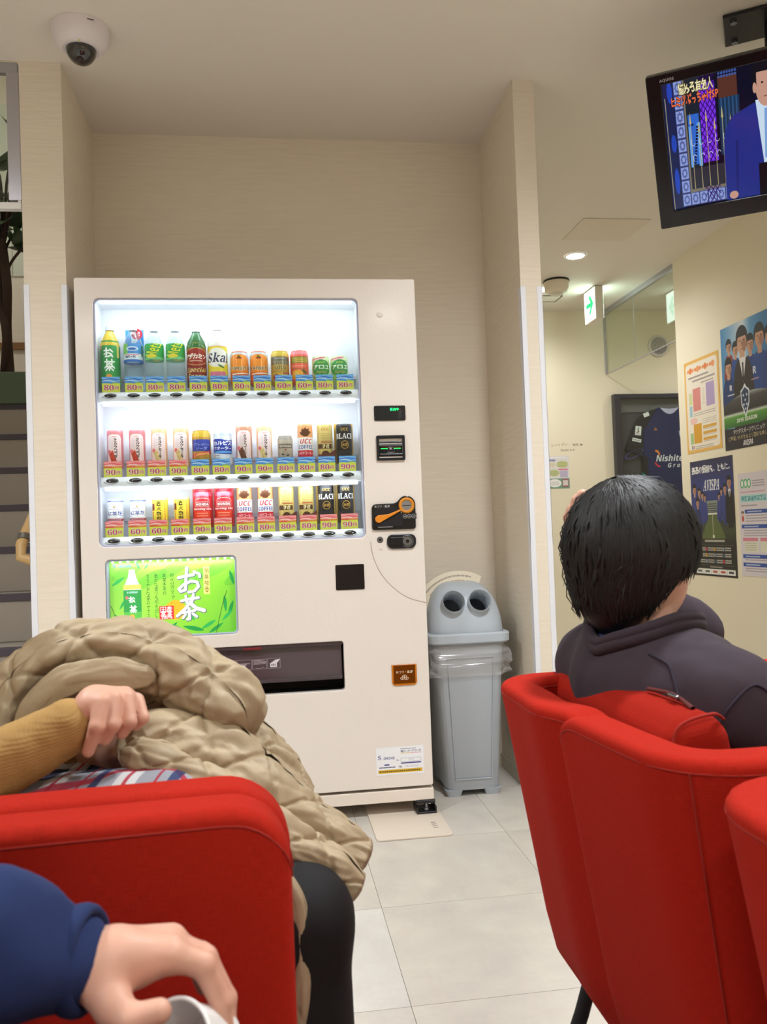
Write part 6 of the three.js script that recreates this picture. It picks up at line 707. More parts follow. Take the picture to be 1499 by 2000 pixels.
// a hand from wrist W with direction of the palm (unit), back-of-hand normal (unit) and finger chains given as points
function handBones(list) { return list; }

{ // person in the dark sweater, seen from behind
  const t = thing('person', 'person seen from behind with short black hair and a dark purple-grey sweater', 'person', [0.66, 0, -1.2]);
  const HC = [0.578, 0.913, -1.285], hf = [0.927, 0, -0.375], hs = [0.375, 0, 0.927];
  const loc = (p) => { const d = [p[0] - HC[0], p[1] - HC[1], p[2] - HC[2]]; return [d[0] * hf[0] + d[2] * hf[2], d[1], d[0] * hs[0] + d[2] * hs[2]]; };
  const wld = (f, u, s) => [HC[0] + f * hf[0] + s * hs[0], HC[1] + u, HC[2] + f * hf[2] + s * hs[2]];
  const LS = [0.55, 0.72, -1.40], RS = [0.622, 0.702, -1.09], EL = [0.75, 0.755, -1.45], HL = [0.56, 0.93, -1.39], ER = [0.82, 0.57, -1.0], WR = [1.0, 0.62, -1.12];
  const headSDF = (p) => { const q = loc(p); let d = ellipsoid(q, [0, 0.012, 0], [0.092, 0.1, 0.076]); d = smin(d, ellipsoid(q, [0.025, -0.06, 0], [0.062, 0.058, 0.054]), 0.04); d = smin(d, capsule(q, [0.083, -0.005, 0], [0.1, -0.04, 0], 0.008, 0.012), 0.015); d = smin(d, capsule(q, [0.075, -0.075, -0.016], [0.075, -0.075, 0.016], 0.009, 0.009), 0.012); for (const s of [-1, 1]) { d = Math.max(d, -ellipsoid(q, [0.1, -0.002, 0.033 * s], [0.018, 0.01, 0.016])); d = smin(d, ellipsoid(q, [0.002, -0.022, 0.081 * s], [0.018, 0.031, 0.009]), 0.008); } return d; };
  const bodyBones = bones([[[0.575, 0.84, -1.28], [0.585, 0.74, -1.25], 0.046, 0.05], [LS, RS, 0.045, 0.045], [[0.6, 0.68, -1.28], [0.61, 0.68, -1.2], 0.085, 0.085], [[0.61, 0.66, -1.24], [0.66, 0.49, -1.2], 0.1, 0.105], [LS, EL, 0.036, 0.03], [EL, HL, 0.029, 0.021], [RS, ER, 0.036, 0.03], [ER, WR, 0.029, 0.021], [[0.68, 0.48, -1.27], [1.04, 0.5, -1.3], 0.07, 0.05], [[0.68, 0.48, -1.12], [1.04, 0.5, -1.08], 0.07, 0.05], [[1.04, 0.5, -1.3], [1.06, 0.07, -1.3], 0.048, 0.034], [[1.04, 0.5, -1.08], [1.06, 0.07, -1.08], 0.048, 0.034], [[1.05, 0.04, -1.3], [1.19, 0.03, -1.3], 0.034, 0.028], [[1.05, 0.04, -1.08], [1.19, 0.03, -1.08], 0.034, 0.028]], 0.05);
  const lh = bones([[HL, [0.54, 0.95, -1.38], 0.02, 0.026], [[0.545, 0.945, -1.385], [0.525, 0.975, -1.37], 0.026, 0.02], [[0.52, 0.97, -1.375], [0.498, 0.985, -1.345], 0.009, 0.008], [[0.525, 0.985, -1.37], [0.505, 1.0, -1.34], 0.009, 0.008], [[0.53, 0.995, -1.362], [0.515, 1.01, -1.335], 0.009, 0.008], [[0.512, 0.958, -1.382], [0.492, 0.972, -1.352], 0.008, 0.007], [[0.56, 0.955, -1.37], [0.565, 0.985, -1.35], 0.011, 0.009]], 0.012);
  const rh = bones([[WR, [1.05, 0.625, -1.16], 0.022, 0.03], [[1.06, 0.63, -1.14], [1.11, 0.615, -1.17], 0.01, 0.008], [[1.06, 0.625, -1.16], [1.11, 0.605, -1.19], 0.01, 0.008], [[1.05, 0.622, -1.18], [1.1, 0.6, -1.21], 0.01, 0.008], [[1.04, 0.62, -1.195], [1.08, 0.6, -1.225], 0.009, 0.007], [[1.03, 0.635, -1.125], [1.06, 0.65, -1.1], 0.011, 0.009]], 0.014);
  const bodySDF = (p) => { let d = bodyBones(p); if (p[1] > 0.78 && p[0] < 0.75) d = smin(d, headSDF(p), 0.02); return d; };
  const g1 = sdfMesh(bodySDF, [0.4, 0.0, -1.55], [1.25, 0.8, -0.92], 0.012), g2 = sdfMesh((p) => smin(bodyBones(p), headSDF(p), 0.02), [0.42, 0.76, -1.47], [0.8, 1.04, -1.14], 0.0045), g3 = sdfMesh(lh, [0.47, 0.9, -1.42], [0.6, 1.03, -1.3], 0.003), g4 = sdfMesh(rh, [0.96, 0.56, -1.26], [1.15, 0.69, -1.06], 0.004);
  part(t, 'body', merge([g1, g2, g3, g4]), skinM);
  const swRaw = (p) => { let d = bones([[LS, RS, 0.06, 0.062], [[0.6, 0.67, -1.31], [0.615, 0.66, -1.18], 0.1, 0.1], [[0.575, 0.735, -1.3], [0.6, 0.725, -1.19], 0.07, 0.066], [[0.53, 0.72, -1.28], [0.55, 0.7, -1.2], 0.045, 0.05], [[0.615, 0.64, -1.24], [0.665, 0.48, -1.2], 0.125, 0.135], [LS, EL, 0.05, 0.046], [EL, [0.6, 0.885, -1.405], 0.046, 0.034], [RS, ER, 0.062, 0.055], [ER, [0.97, 0.61, -1.09], 0.052, 0.036]], 0.06)(p); d += 0.004 * noise.noise(p[0] * 14, p[1] * 10, p[2] * 14) + 0.002 * noise.noise(p[0] * 40, p[1] * 22, p[2] * 30); return d; };
  const swSDF = (p) => Math.max(swRaw(p), -capsule(p, [0.577, 0.765, -1.262], [0.577, 0.95, -1.262], 0.078, 0.078));
  const swM = std(0x382d36, 0.95, { bumpMap: fleece, bumpScale: 0.0006 }), swD = std(0x2c2432, 0.95);
  const sw = part(t, 'sweater', sdfMesh(swSDF, [0.4, 0.36, -1.55], [1.06, 0.95, -0.9], 0.008), swM);
  { const pts = [], uncut = (p) => swRaw(p); for (let k = 0; k < 28; k++) { const a = k / 28 * Math.PI * 2, x = 0.577 + 0.083 * Math.cos(a), z = -1.262 + 0.087 * Math.sin(a); let y = 0.86; while (y > 0.7 && uncut([x, y, z]) > 0) y -= 0.002; pts.push(V(x, Math.max(y, 0.752) + 0.006, z)); }
    const c = new THREE.CatmullRomCurve3(pts, true), G = new THREE.TubeGeometry(c, 90, 0.011, 10, true); part(sw, 'collar', G, swM); const G2 = new THREE.TubeGeometry(new THREE.CatmullRomCurve3(pts.map((p) => V(p.x, p.y + 0.011, p.z)), true), 90, 0.009, 10, true); part(sw, 'collar_edge', G2, swM);
    for (const sg of [[[0.529, 0.776, -1.15], [0.56, 0.743, -1.13], [0.59, 0.718, -1.11], [0.606, 0.703, -1.09], [0.6, 0.69, -1.06]], [[0.575, 0.66, -1.05], [0.575, 0.689, -1.04], [0.595, 0.712, -1.05], [0.62, 0.72, -1.06], [0.645, 0.705, -1.04]]]) part(sw, 'seam', tube(sg.map((p) => onto(swSDF, p, 0.0005)), 0.0022, 30, 6), swD);
    part(t, 'undershirt', new THREE.TorusGeometry(0.066, 0.012, 8, 40).rotateX(Math.PI / 2 + 0.1).translate(0.58, 0.776, -1.26), std(0x1f2d5c, 0.9)); }
  part(t, 'trousers', sdfMesh(bones([[[0.66, 0.49, -1.27], [1.04, 0.5, -1.3], 0.085, 0.062], [[0.66, 0.49, -1.12], [1.04, 0.5, -1.08], 0.085, 0.062], [[1.04, 0.5, -1.3], [1.06, 0.1, -1.3], 0.06, 0.05], [[1.04, 0.5, -1.08], [1.06, 0.1, -1.08], 0.06, 0.05]], 0.04), [0.5, 0.03, -1.4], [1.15, 0.62, -0.98], 0.012), std(0x22242c, 0.9));
  // hair: a cap with strands lying over it
  const HR = [0.111, 0.115, 0.101];
  const floorU = (f) => (f < -0.06 ? -0.128 : f < -0.01 ? lerp(-0.128, -0.045, (f + 0.06) / 0.05) : f < 0.03 ? lerp(-0.045, -0.03, (f + 0.01) / 0.04) : f < 0.06 ? lerp(-0.03, 0.03, (f - 0.03) / 0.03) : 0.04);
  const hairSDF = (p) => { const q = loc(p); let d = ellipsoid(q, [-0.004, 0.004, 0], [HR[0] - 0.003, HR[1] - 0.003, HR[2] - 0.003]); d = smin(d, ellipsoid(q, [-0.05, -0.082, 0], [0.042, 0.05, 0.05]), 0.05); d += 0.003 * noise.noise(q[0] * 20, q[1] * 6, q[2] * 60) ; return Math.max(d, (floorU(q[0]) - q[1]) * 0.8 - 0.006 * noise.noise(q[0] * 50, 1, q[2] * 50)); };
  const hairM = phys(0x070608, 0.58, { sheen: 0.1 }), hair = part(t, 'hair', sdfMesh(hairSDF, [0.43, 0.76, -1.43], [0.73, 1.06, -1.14], 0.005), hairM);
  { const pos = [], idx = [], smoothHair = (p) => { const q = loc(p); return smin(ellipsoid(q, [-0.004, 0.004, 0], HR), ellipsoid(q, [-0.05, -0.082, 0], [0.044, 0.052, 0.052]), 0.05); };
    for (let k = 0; k < 2600; k++) {
      const az = rnd() * Math.PI * 2, end = 0.78 + rnd() * 0.3, start = 0.02 + rnd() * 0.55, pts = [];
      for (let i = 0; i < 8; i++) { const v = lerp(start, end, i / 7), pol = v * 2.35, a = az + 0.25 * (rnd() - 0.5) * (i > 5 ? 1 : 0.15); let f = -0.04 * (1 - v) - 0.03 * smooth(0.6, 1, v) + Math.sin(pol) * Math.cos(a) * 0.12, u = Math.cos(pol) * 0.125, s = Math.sin(pol) * Math.sin(a) * 0.11; if (u < floorU(f) - 0.012) break; pts.push(onto(smoothHair, wld(f, u, s), 0.0005 + 0.0035 * rnd() + (i === 7 ? 0.003 * rnd() : 0) + (rnd() < 0.01 ? 0.006 : 0))); }
      if (pts.length < 3) continue; const w = 0.0012 + rnd() * 0.0012, b0 = pos.length / 3;
      pts.forEach((p, i) => { const q = pts[Math.min(i + 1, pts.length - 1)], o = pts[Math.max(i - 1, 0)], tx = V(q[0] - o[0], q[1] - o[1], q[2] - o[2]).normalize(), nn = V(p[0] - HC[0], p[1] - HC[1], p[2] - HC[2]).normalize(), sd = new THREE.Vector3().crossVectors(tx, nn).normalize(), r = w * (i === pts.length - 1 ? 0.15 : 1); pos.push(p[0] + sd.x * r, p[1] + sd.y * r, p[2] + sd.z * r, p[0] + nn.x * r * 0.8, p[1] + nn.y * r * 0.8, p[2] + nn.z * r * 0.8, p[0] - sd.x * r, p[1] - sd.y * r, p[2] - sd.z * r); });
      for (let i = 0; i < pts.length - 1; i++) for (let j = 0; j < 2; j++) { const a = b0 + i * 3 + j, b = a + 1, c = a + 3, d = b + 3; idx.push(a, b, c, b, d, c); }
    }
    const g = new THREE.BufferGeometry(); g.setAttribute('position', new THREE.Float32BufferAttribute(pos, 3)); g.setIndex(idx); g.computeVertexNormals(); part(hair, 'strands', g, phys(0x0a080a, 0.55, { side: THREE.DoubleSide })).userData.kind = 'stuff'; }
  rebase(t, [0.66, 0, -1.2]);
}
const tanM = std(0xb08a52, 0.95, { bumpMap: knit, bumpScale: 0.0012 });
{ // person with the coat: knit sleeve, hand, plaid skirt, black tights
  const t = thing('person', 'person in a tan knit sweater and plaid skirt with a hand on the quilted coat', 'person');
  const P = [-0.5, 0.5, -1.19], C = [-0.56, 0.76, -1.19], RS = [-0.545, 0.80, -1.06], RE = [-0.425, 0.655, -0.985], RW = [-0.226, 0.75, -1.033], LS = [-0.55, 0.8, -1.32], LE = [-0.43, 0.63, -1.36], LW = [-0.27, 0.66, -1.27];
  const list = [[P, C, 0.105, 0.1], [RS, LS, 0.05, 0.05], [[-0.55, 0.82, -1.19], [-0.53, 0.93, -1.19], 0.048, 0.045], [RS, RE, 0.042, 0.036], [RE, RW, 0.034, 0.023], [LS, LE, 0.042, 0.036], [LE, LW, 0.034, 0.023], [[-0.45, 0.49, -1.06], [0.018, 0.505, -1.01], 0.078, 0.056], [[-0.45, 0.49, -1.26], [0.02, 0.505, -1.2], 0.078, 0.056], [[0.018, 0.505, -1.01], [0.026, 0.08, -1.0], 0.056, 0.036], [[0.02, 0.505, -1.2], [0.03, 0.08, -1.2], 0.056, 0.036], [[0.02, 0.045, -1.0], [0.16, 0.032, -1.0], 0.036, 0.028], [[0.02, 0.045, -1.2], [0.16, 0.032, -1.2], 0.036, 0.028]];
  const body = bones(list, 0.04), head = (p) => { let d = ellipsoid(p, [-0.51, 1.03, -1.19], [0.093, 0.115, 0.078]); d = smin(d, capsule(p, [-0.42, 1.02, -1.19], [-0.405, 0.99, -1.19], 0.008, 0.012), 0.015); for (const s of [-1, 1]) { d = smin(d, ellipsoid(p, [-0.51, 1.02, -1.19 + 0.08 * s], [0.016, 0.03, 0.008]), 0.008); d = Math.max(d, -ellipsoid(p, [-0.415, 1.035, -1.19 + 0.033 * s], [0.016, 0.01, 0.016])); } return d; };
  const hand = bones([[RW, [-0.212, 0.764, -1.04], 0.021, 0.022], [[-0.214, 0.767, -1.028], [-0.196, 0.772, -1.024], 0.017, 0.014, 0.012], [[-0.21, 0.769, -1.042], [-0.18, 0.772, -1.046], 0.018, 0.013, 0.012], [[-0.198, 0.766, -1.03], [-0.178, 0.766, -1.044], 0.014, 0.012, 0.01],
    [[-0.2, 0.772, -1.014], [-0.203, 0.748, -1.0], 0.0098, 0.0088, 0.005], [[-0.203, 0.748, -1.0], [-0.214, 0.72, -1.006], 0.0086, 0.0074, 0.003],
    [[-0.187, 0.774, -1.022], [-0.186, 0.748, -1.006], 0.0096, 0.0088, 0.003], [[-0.186, 0.748, -1.006], [-0.196, 0.731, -1.012], 0.0086, 0.0076, 0.003],
    [[-0.174, 0.772, -1.035], [-0.1695, 0.748, -1.018], 0.0094, 0.0086, 0.003], [[-0.1695, 0.748, -1.018], [-0.179, 0.735, -1.023], 0.0084, 0.0076, 0.003],
    [[-0.165, 0.767, -1.05], [-0.157, 0.748, -1.035], 0.0086, 0.0078, 0.003], [[-0.157, 0.748, -1.035], [-0.166, 0.739, -1.04], 0.0076, 0.007, 0.003],
    [[-0.215, 0.768, -1.052], [-0.196, 0.752, -1.074], 0.0115, 0.0105, 0.008], [[-0.196, 0.752, -1.074], [-0.178, 0.738, -1.07], 0.01, 0.0085, 0.004]], 0.008);
  const all = (p) => { let d = body(p); if (p[1] > 0.88) d = smin(d, head(p), 0.02); return d; };
  const lhand = bones([[LW, [-0.22, 0.66, -1.24], 0.024, 0.028], [[-0.22, 0.66, -1.23], [-0.17, 0.65, -1.21], 0.01, 0.008], [[-0.215, 0.66, -1.245], [-0.165, 0.65, -1.225], 0.01, 0.008], [[-0.215, 0.66, -1.26], [-0.165, 0.648, -1.245], 0.01, 0.008], [[-0.22, 0.658, -1.272], [-0.18, 0.646, -1.262], 0.009, 0.007], [[-0.24, 0.665, -1.225], [-0.21, 0.668, -1.2], 0.011, 0.009]], 0.012);
  part(t, 'body', merge([sdfMesh(all, [-0.68, 0.0, -1.45], [0.21, 1.17, -0.92], 0.0115), sdfMesh(hand, [-0.27, 0.7, -1.1], [-0.14, 0.81, -0.97], 0.0026), sdfMesh(lhand, [-0.31, 0.6, -1.31], [-0.14, 0.71, -1.17], 0.004)]), skinM);
  part(t, 'sweater', sdfMesh((p) => bones([[P, C, 0.13, 0.125], [RS, LS, 0.066, 0.066], [RS, RE, 0.06, 0.052], [RE, [-0.242, 0.744, -1.03], 0.047, 0.034], [LS, LE, 0.06, 0.052], [LE, [-0.29, 0.655, -1.285], 0.047, 0.034]], 0.05)(p) + 0.004 * noise.noise(p[0] * 16, p[1] * 16, p[2] * 16) + 0.0016 * noise.noise(p[0] * 60, p[1] * 60, p[2] * 60), [-0.75, 0.38, -1.5], [-0.2, 0.92, -0.88], 0.007), tanM);
  part(t, 'tights', sdfMesh(bones([[[-0.3, 0.49, -1.05], [0.018, 0.505, -1.01], 0.076, 0.06], [[-0.3, 0.49, -1.25], [0.02, 0.505, -1.2], 0.076, 0.06], [[0.018, 0.505, -1.01], [0.026, 0.3, -1.0], 0.06, 0.055, 0.03], [[0.026, 0.3, -1.005], [0.026, 0.09, -1.0], 0.055, 0.038], [[0.02, 0.505, -1.2], [0.03, 0.3, -1.2], 0.06, 0.055], [[0.03, 0.3, -1.205], [0.03, 0.09, -1.2], 0.055, 0.038], [[0.02, 0.045, -1.0], [0.165, 0.036, -1.0], 0.043, 0.034], [[0.02, 0.045, -1.2], [0.165, 0.036, -1.2], 0.043, 0.034]], 0.03), [-0.42, -0.01, -1.35], [0.23, 0.6, -0.92], 0.008), std(0x0a090c, 0.8));
  const plaid = tex(256, 256, (c) => { c.fillStyle = '#1c2440'; c.fillRect(0, 0, 256, 256); c.globalAlpha = 0.8; c.fillStyle = '#c9cdd6'; c.fillRect(0, 20, 256, 74); c.fillRect(20, 0, 74, 256); c.fillStyle = '#e8e8ea'; c.fillRect(20, 20, 74, 74); c.fillStyle = '#b8283c'; c.fillRect(0, 50, 256, 14); c.fillRect(50, 0, 14, 256); c.fillRect(0, 150, 256, 10); c.fillRect(150, 0, 10, 256); c.fillStyle = '#2a3a6a'; c.fillRect(0, 190, 256, 30); c.fillRect(190, 0, 30, 256); }); plaid.repeat.set(11, 11);
  part(t, 'skirt', sdfMesh((p) => bones([[[-0.5, 0.55, -1.07], [-0.15, 0.592, -1.035], 0.12, 0.098], [[-0.5, 0.53, -1.29], [-0.13, 0.56, -1.24], 0.115, 0.09]], 0.09)(p) + 0.003 * noise.noise(p[0] * 30, p[1] * 10, p[2] * 30), [-0.66, 0.38, -1.44], [0.0, 0.72, -0.91], 0.009), std(0xffffff, 0.95, { map: plaid, bumpMap: fleece, bumpScale: 0.0006 }));
  part(t, 'hair', sdfMesh((p) => Math.max(ellipsoid(p, [-0.53, 1.04, -1.19], [0.105, 0.128, 0.1]), smin(p[0] + 0.45, 10, 0.01)), [-0.66, 0.88, -1.32], [-0.42, 1.19, -1.06], 0.01), phys(0x1a1210, 0.5));
  rebase(t, [-0.4, 0, -1.15]);
}
{ // quilted coat heaped over the lap
  const t = thing('quilted_coat', 'beige diamond-quilted coat heaped over the lap of the tan-sweatered person', 'coat');
  const coatTone = field(128, (u, v) => { const k = 1 + 0.035 * pnoise(u, v, 5, 5, 3) + 0.02 * pnoise(u, v, 22, 22, 7); return [0.70 * k, 0.625 * k, 0.505 * k]; }, true), coatBump = field(128, (u, v) => 0.5 + 0.35 * pnoise(u, v, 12, 16, 5) + 0.15 * pnoise(u, v, 50, 50, 6)); coatTone.repeat.set(3, 3); coatBump.repeat.set(6, 6);
  const cm = phys(0xffffff, 0.55, { map: coatTone, bumpMap: coatBump, bumpScale: 0.001, sheen: 0.3, sheenRoughness: 0.5 });
  function quilt(name, pts, radii, o = {}) {
    const c = new THREE.CatmullRomCurve3(pts.map((p) => V(...p)), false, 'centripetal'), N = o.n || 170, Mm = o.m || 72, L = c.getLength(), unit = o.unit || 0.088, turns = o.turns || 3, pos = [], uv = [], idx = [], fl = o.flat || 1, sd = o.seed || 0;
    let nrm = V(...(o.up || [0, 1, 0])); const rc = (u) => { const x = u * (radii.length - 1), i = Math.min(radii.length - 2, Math.floor(x)), f = smooth(0, 1, x - i); return lerp(radii[i], radii[i + 1], f); };
    for (let i = 0; i <= N; i++) {
      const u = i / N, P = c.getPointAt(u), T = c.getTangentAt(u); nrm = nrm.clone().addScaledVector(T, -nrm.dot(T)).normalize(); const B = new THREE.Vector3().crossVectors(T, nrm), s = u * L, end = Math.min(1, Math.sqrt(Math.max(0, Math.min(u / (o.tip0 || 0.06), (1 - u) / (o.tip || 0.05)))));
      for (let j = 0; j <= Mm; j++) {
        const a = j / Mm * Math.PI * 2, q1 = s / unit + turns * a / (Math.PI * 2), q2 = s / unit - turns * a / (Math.PI * 2), mq = Math.min(Math.abs(Math.sin(Math.PI * q1)), Math.abs(Math.sin(Math.PI * q2))), puff = 0.6 * (1 - Math.exp(-Math.pow(mq / 0.11, 2))) + 0.4 * mq, k = rc(u);
        const wr = noise.noise(Math.cos(a) * 1.6 + sd, s * 14, Math.sin(a) * 1.6) * 0.2 + noise.noise(Math.cos(a) * 4 + sd, s * 42, Math.sin(a) * 4) * 0.09 + Math.pow(Math.abs(noise.noise(a * 1.3 + sd, s * 22 + a * 2, sd)), 0.7) * 0.14, fold = o.fold ? o.fold * Math.pow(Math.abs(Math.sin(a * 2.5 + s * 9 + sd)), 3) : 0;
        const r = (k * (1 + wr - fold) + (o.puff ?? 0.0065) * (puff - 0.55)) * end, d = nrm.clone().multiplyScalar(Math.cos(a) * r * fl).addScaledVector(B, Math.sin(a) * r);
        pos.push(P.x + d.x, P.y + d.y, P.z + d.z); uv.push(s * 1.0, a * k);
      }
    }
    const n = Mm + 1; for (let i = 0; i < N; i++) for (let j = 0; j < Mm; j++) { const a = i * n + j, b = a + 1, d = a + n, e = d + 1; idx.push(a, b, d, b, e, d); }
    const g = new THREE.BufferGeometry(); g.setAttribute('position', new THREE.Float32BufferAttribute(pos, 3)); g.setAttribute('uv', new THREE.Float32BufferAttribute(uv, 2)); g.setIndex(idx); g.computeVertexNormals(); return part(t, name, g, cm);
  }
  quilt('upper_fold', [[-0.345, 0.70, -1.12], [-0.338, 0.755, -1.14], [-0.3, 0.80, -1.155], [-0.235, 0.818, -1.16], [-0.165, 0.805, -1.16], [-0.1, 0.765, -1.15], [-0.05, 0.722, -1.13], [-0.038, 0.7, -1.12]], [0.03, 0.034, 0.034, 0.036, 0.042, 0.05, 0.05, 0.04], { turns: 2, seed: 1, tip0: 0.02, fold: 0.12 });
  quilt('back_fold', [[-0.34, 0.68, -1.22], [-0.3, 0.765, -1.22], [-0.2, 0.785, -1.215], [-0.11, 0.75, -1.21], [-0.04, 0.67, -1.2]], [0.04, 0.05, 0.055, 0.05, 0.04], { turns: 3, seed: 7, fold: 0.1 });
  quilt('lining_fold', [[-0.318, 0.715, -1.085], [-0.296, 0.758, -1.09], [-0.255, 0.788, -1.1], [-0.205, 0.79, -1.105], [-0.15, 0.785, -1.11]], [0.006, 0.014, 0.018, 0.02, 0.012], { puff: 0.001, turns: 2, seed: 3, n: 90, m: 40, flat: 0.45, up: [0.2, 0.5, -0.8] });
  quilt('front_panel', [[-0.2, 0.70, -1.09], [-0.15, 0.70, -1.1], [-0.09, 0.678, -1.1], [-0.03, 0.636, -1.095], [0.028, 0.594, -1.09], [0.075, 0.562, -1.085], [0.112, 0.54, -1.08]], [0.03, 0.046, 0.05, 0.046, 0.036, 0.029, 0.022], { turns: 2, seed: 11, fold: 0.1, tip: 0.02 });
  quilt('lap_panel', [[-0.19, 0.703, -1.06], [-0.15, 0.69, -1.055], [-0.11, 0.666, -1.055], [-0.07, 0.635, -1.055], [-0.02, 0.6, -1.05], [0.03, 0.565, -1.045], [0.066, 0.54, -1.04], [0.094, 0.518, -1.035]], [0.02, 0.028, 0.032, 0.036, 0.034, 0.03, 0.028, 0.02], { turns: 2, seed: 17, fold: 0.14, tip: 0.02 });
  quilt('inner_fold', [[-0.16, 0.655, -1.18], [-0.1, 0.68, -1.17], [-0.03, 0.64, -1.17], [0.03, 0.58, -1.16]], [0.05, 0.06, 0.05, 0.03], { turns: 4, seed: 23 });
  quilt('hanging_edge', [[0.0, 0.585, -0.962], [0.016, 0.555, -0.955], [0.019, 0.51, -0.952], [0.018, 0.45, -0.95], [0.012, 0.4, -0.95]], [0.006, 0.008, 0.008, 0.009, 0.006], { turns: 1, seed: 29, puff: 0.001, n: 70, m: 24 });
  quilt('hem_band', [[-0.36, 0.662, -0.965], [-0.26, 0.668, -0.966], [-0.18, 0.672, -0.972], [-0.12, 0.668, -0.985], [-0.07, 0.64, -1.0]], [0.012, 0.014, 0.014, 0.013, 0.008], { turns: 1, seed: 31, puff: 0.001, n: 80, m: 28 });
  part(t, 'hem_stitching', tube([[-0.36, 0.676, -0.955], [-0.26, 0.684, -0.957], [-0.18, 0.688, -0.962], [-0.12, 0.683, -0.975]], 0.0012, 40, 6), std(0x4a3f36, 0.8));
  rebase(t, [-0.12, 0.6, -1.1]);
}
{ // person reaching in with the cup
  const t = thing('person', 'person in a navy sleeve holding a small white cup', 'person');
  const RS = [-0.50, 0.86, -0.40], RE = [-0.42, 0.70, -0.56], RW = [-0.146, 0.664, -0.622], LS = [-0.5, 0.86, -0.7], LE = [-0.44, 0.62, -0.7], LW = [-0.34, 0.5, -0.62];
  const body = bones([[[-0.48, 0.5, -0.53], [-0.52, 0.82, -0.55], 0.11, 0.1], [RS, LS, 0.05, 0.05], [[-0.52, 0.86, -0.55], [-0.5, 0.98, -0.55], 0.05, 0.046], [RS, RE, 0.042, 0.036], [RE, RW, 0.036, 0.024], [LS, LE, 0.042, 0.036], [LE, LW, 0.034, 0.024], [[-0.44, 0.49, -0.45], [-0.04, 0.49, -0.42], 0.075, 0.055], [[-0.44, 0.49, -0.62], [-0.04, 0.49, -0.64], 0.075, 0.055], [[-0.04, 0.49, -0.42], [-0.03, 0.08, -0.42], 0.054, 0.036], [[-0.04, 0.49, -0.64], [-0.03, 0.08, -0.64], 0.054, 0.036], [[-0.03, 0.045, -0.42], [0.1, 0.032, -0.42], 0.036, 0.028], [[-0.03, 0.045, -0.64], [0.1, 0.032, -0.64], 0.036, 0.028]], 0.04);
  const head = (p) => { let d = ellipsoid(p, [-0.48, 1.08, -0.55], [0.093, 0.115, 0.078]); d = smin(d, capsule(p, [-0.39, 1.07, -0.55], [-0.375, 1.04, -0.55], 0.008, 0.012), 0.015); for (const s of [-1, 1]) { d = smin(d, ellipsoid(p, [-0.48, 1.07, -0.55 + 0.08 * s], [0.016, 0.03, 0.008]), 0.008); d = Math.max(d, -ellipsoid(p, [-0.385, 1.085, -0.55 + 0.033 * s], [0.016, 0.01, 0.016])); } return d; };
  const hand = bones([[RW, [-0.118, 0.662, -0.625], 0.0205, 0.02], [[-0.124, 0.664, -0.62], [-0.082, 0.66, -0.628], 0.018, 0.0135, 0.012], [[-0.12, 0.66, -0.64], [-0.084, 0.655, -0.66], 0.017, 0.0125, 0.012], [[-0.105, 0.655, -0.63], [-0.085, 0.655, -0.645], 0.015, 0.013, 0.01],
    [[-0.079, 0.661, -0.623], [-0.058, 0.65, -0.628], 0.0098, 0.009, 0.005], [[-0.058, 0.65, -0.628], [-0.046, 0.622, -0.63], 0.0088, 0.008, 0.003], [[-0.046, 0.622, -0.63], [-0.044, 0.596, -0.628], 0.008, 0.0072, 0.003],
    [[-0.079, 0.659, -0.638], [-0.058, 0.646, -0.647], 0.0098, 0.009, 0.003], [[-0.058, 0.646, -0.647], [-0.044, 0.614, -0.648], 0.0088, 0.0082, 0.003], [[-0.044, 0.614, -0.648], [-0.044, 0.588, -0.642], 0.008, 0.0072, 0.003],
    [[-0.081, 0.655, -0.654], [-0.062, 0.64, -0.665], 0.0095, 0.0088, 0.003], [[-0.062, 0.64, -0.665], [-0.05, 0.61, -0.664], 0.0086, 0.0078, 0.003],
    [[-0.085, 0.65, -0.668], [-0.07, 0.634, -0.68], 0.0086, 0.0078, 0.003], [[-0.07, 0.634, -0.68], [-0.062, 0.61, -0.678], 0.0078, 0.007, 0.003],
    [[-0.13, 0.656, -0.612], [-0.115, 0.644, -0.596], 0.0155, 0.012, 0.012], [[-0.115, 0.644, -0.596], [-0.104, 0.638, -0.588], 0.0115, 0.0105, 0.006], [[-0.104, 0.638, -0.588], [-0.084, 0.642, -0.588], 0.0102, 0.0085, 0.004]], 0.009);
  const lhand = bones([[LW, [-0.3, 0.5, -0.6], 0.024, 0.028], [[-0.29, 0.5, -0.585], [-0.24, 0.495, -0.57], 0.01, 0.008], [[-0.285, 0.5, -0.6], [-0.235, 0.495, -0.59], 0.01, 0.008], [[-0.285, 0.5, -0.615], [-0.235, 0.495, -0.61], 0.01, 0.008], [[-0.29, 0.5, -0.628], [-0.25, 0.495, -0.628], 0.009, 0.007], [[-0.31, 0.505, -0.575], [-0.285, 0.51, -0.55], 0.011, 0.009]], 0.012);
  part(t, 'body', merge([sdfMesh((p) => { let d = body(p); if (p[1] > 0.92) d = smin(d, head(p), 0.02); return d; }, [-0.68, 0, -0.82], [0.15, 1.22, -0.3], 0.0115), sdfMesh(hand, [-0.19, 0.56, -0.7], [0.0, 0.71, -0.55], 0.0026), sdfMesh(lhand, [-0.4, 0.45, -0.66], [-0.21, 0.55, -0.52], 0.004)]), skinM);
  const navyM = std(0x1a2c5c, 0.92, { bumpMap: fleece, bumpScale: 0.0007 });
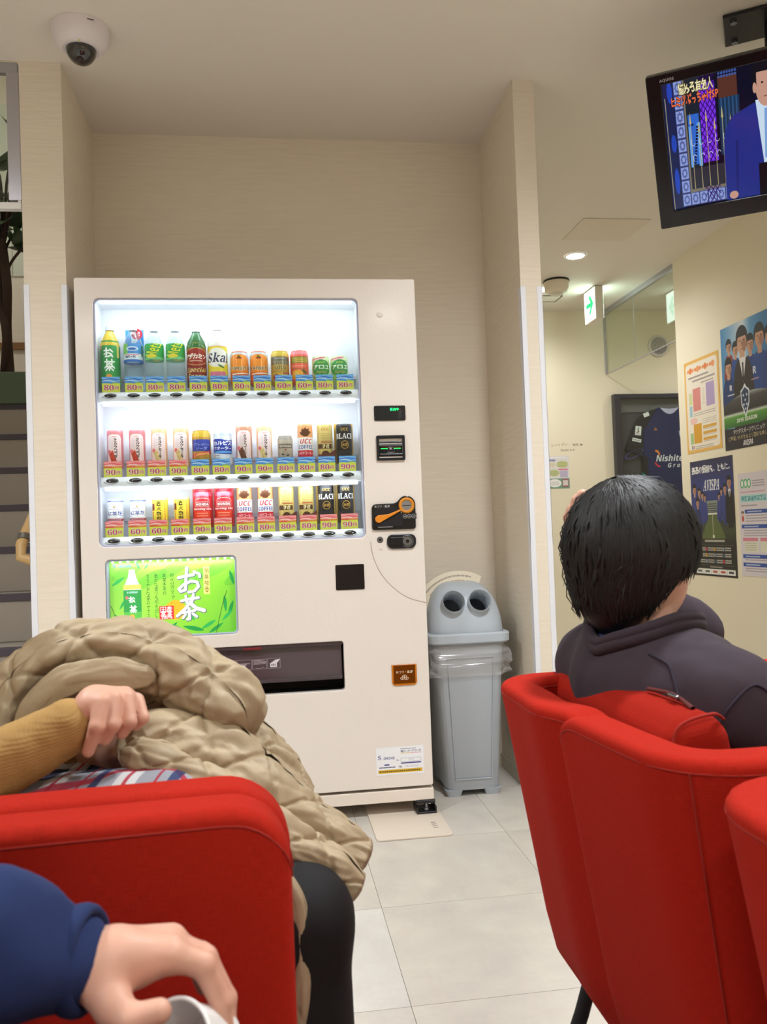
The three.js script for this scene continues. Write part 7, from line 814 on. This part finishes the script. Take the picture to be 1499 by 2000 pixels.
  part(t, 'sweatshirt', sdfMesh((p) => bones([[[-0.48, 0.5, -0.53], [-0.52, 0.82, -0.55], 0.14, 0.125], [RS, LS, 0.065, 0.065], [RS, RE, 0.06, 0.055], [RE, [-0.2, 0.69, -0.605], 0.056, 0.048], [[-0.2, 0.69, -0.605], [-0.152, 0.668, -0.618], 0.044, 0.033, 0.02], [LS, LE, 0.06, 0.055], [LE, [-0.36, 0.52, -0.64], 0.05, 0.036]], 0.05)(p) + 0.006 * noise.noise(p[0] * 18 + 3, p[1] * 22, p[2] * 22), [-0.75, 0.36, -0.85], [-0.1, 0.96, -0.3], 0.007), navyM);
  part(t, 'cuff', new THREE.TorusGeometry(0.029, 0.0045, 10, 36).scale(1, 1.1, 2), navyM, [-0.141, 0.667, -0.619], [0, 1.3, -0.1]);
  part(t, 'trousers', sdfMesh(bones([[[-0.44, 0.49, -0.45], [-0.04, 0.49, -0.42], 0.088, 0.066], [[-0.44, 0.49, -0.62], [-0.04, 0.49, -0.64], 0.088, 0.066], [[-0.04, 0.49, -0.42], [-0.03, 0.1, -0.42], 0.065, 0.05], [[-0.04, 0.49, -0.64], [-0.03, 0.1, -0.64], 0.065, 0.05]], 0.04), [-0.58, 0.03, -0.78], [0.06, 0.62, -0.3], 0.012), std(0x22242c, 0.9));
  part(t, 'hair', sdfMesh((p) => Math.max(ellipsoid(p, [-0.5, 1.09, -0.55], [0.105, 0.128, 0.1]), p[0] + 0.42), [-0.63, 0.92, -0.68], [-0.38, 1.24, -0.42], 0.01), phys(0x14100f, 0.5));
  rebase(t, [-0.35, 0, -0.55]);
  const cup = thing('paper_cup', 'small white paper cup held in the hand with the navy sleeve', 'cup', [-0.075, 0.613, -0.6]); cup.quaternion.setFromUnitVectors(V(0, 1, 0), V(-0.45, 0.45, 0.77).normalize());
  part(cup, 'wall', turned([[0.019, -0.055], [0.0195, -0.055], [0.0265, 0], [0.0258, 0], [0.0188, -0.053]], 40), std(0xf2f0ee, 0.6, { side: THREE.DoubleSide })); part(cup, 'rim', new THREE.TorusGeometry(0.0268, 0.0016, 8, 48).rotateX(Math.PI / 2), std(0xf6f4f2, 0.5)); part(cup, 'base', new THREE.CylinderGeometry(0.019, 0.019, 0.0015, 32).translate(0, -0.05, 0), std(0xeceae8, 0.6));
}

renderer.render(scene, camera);
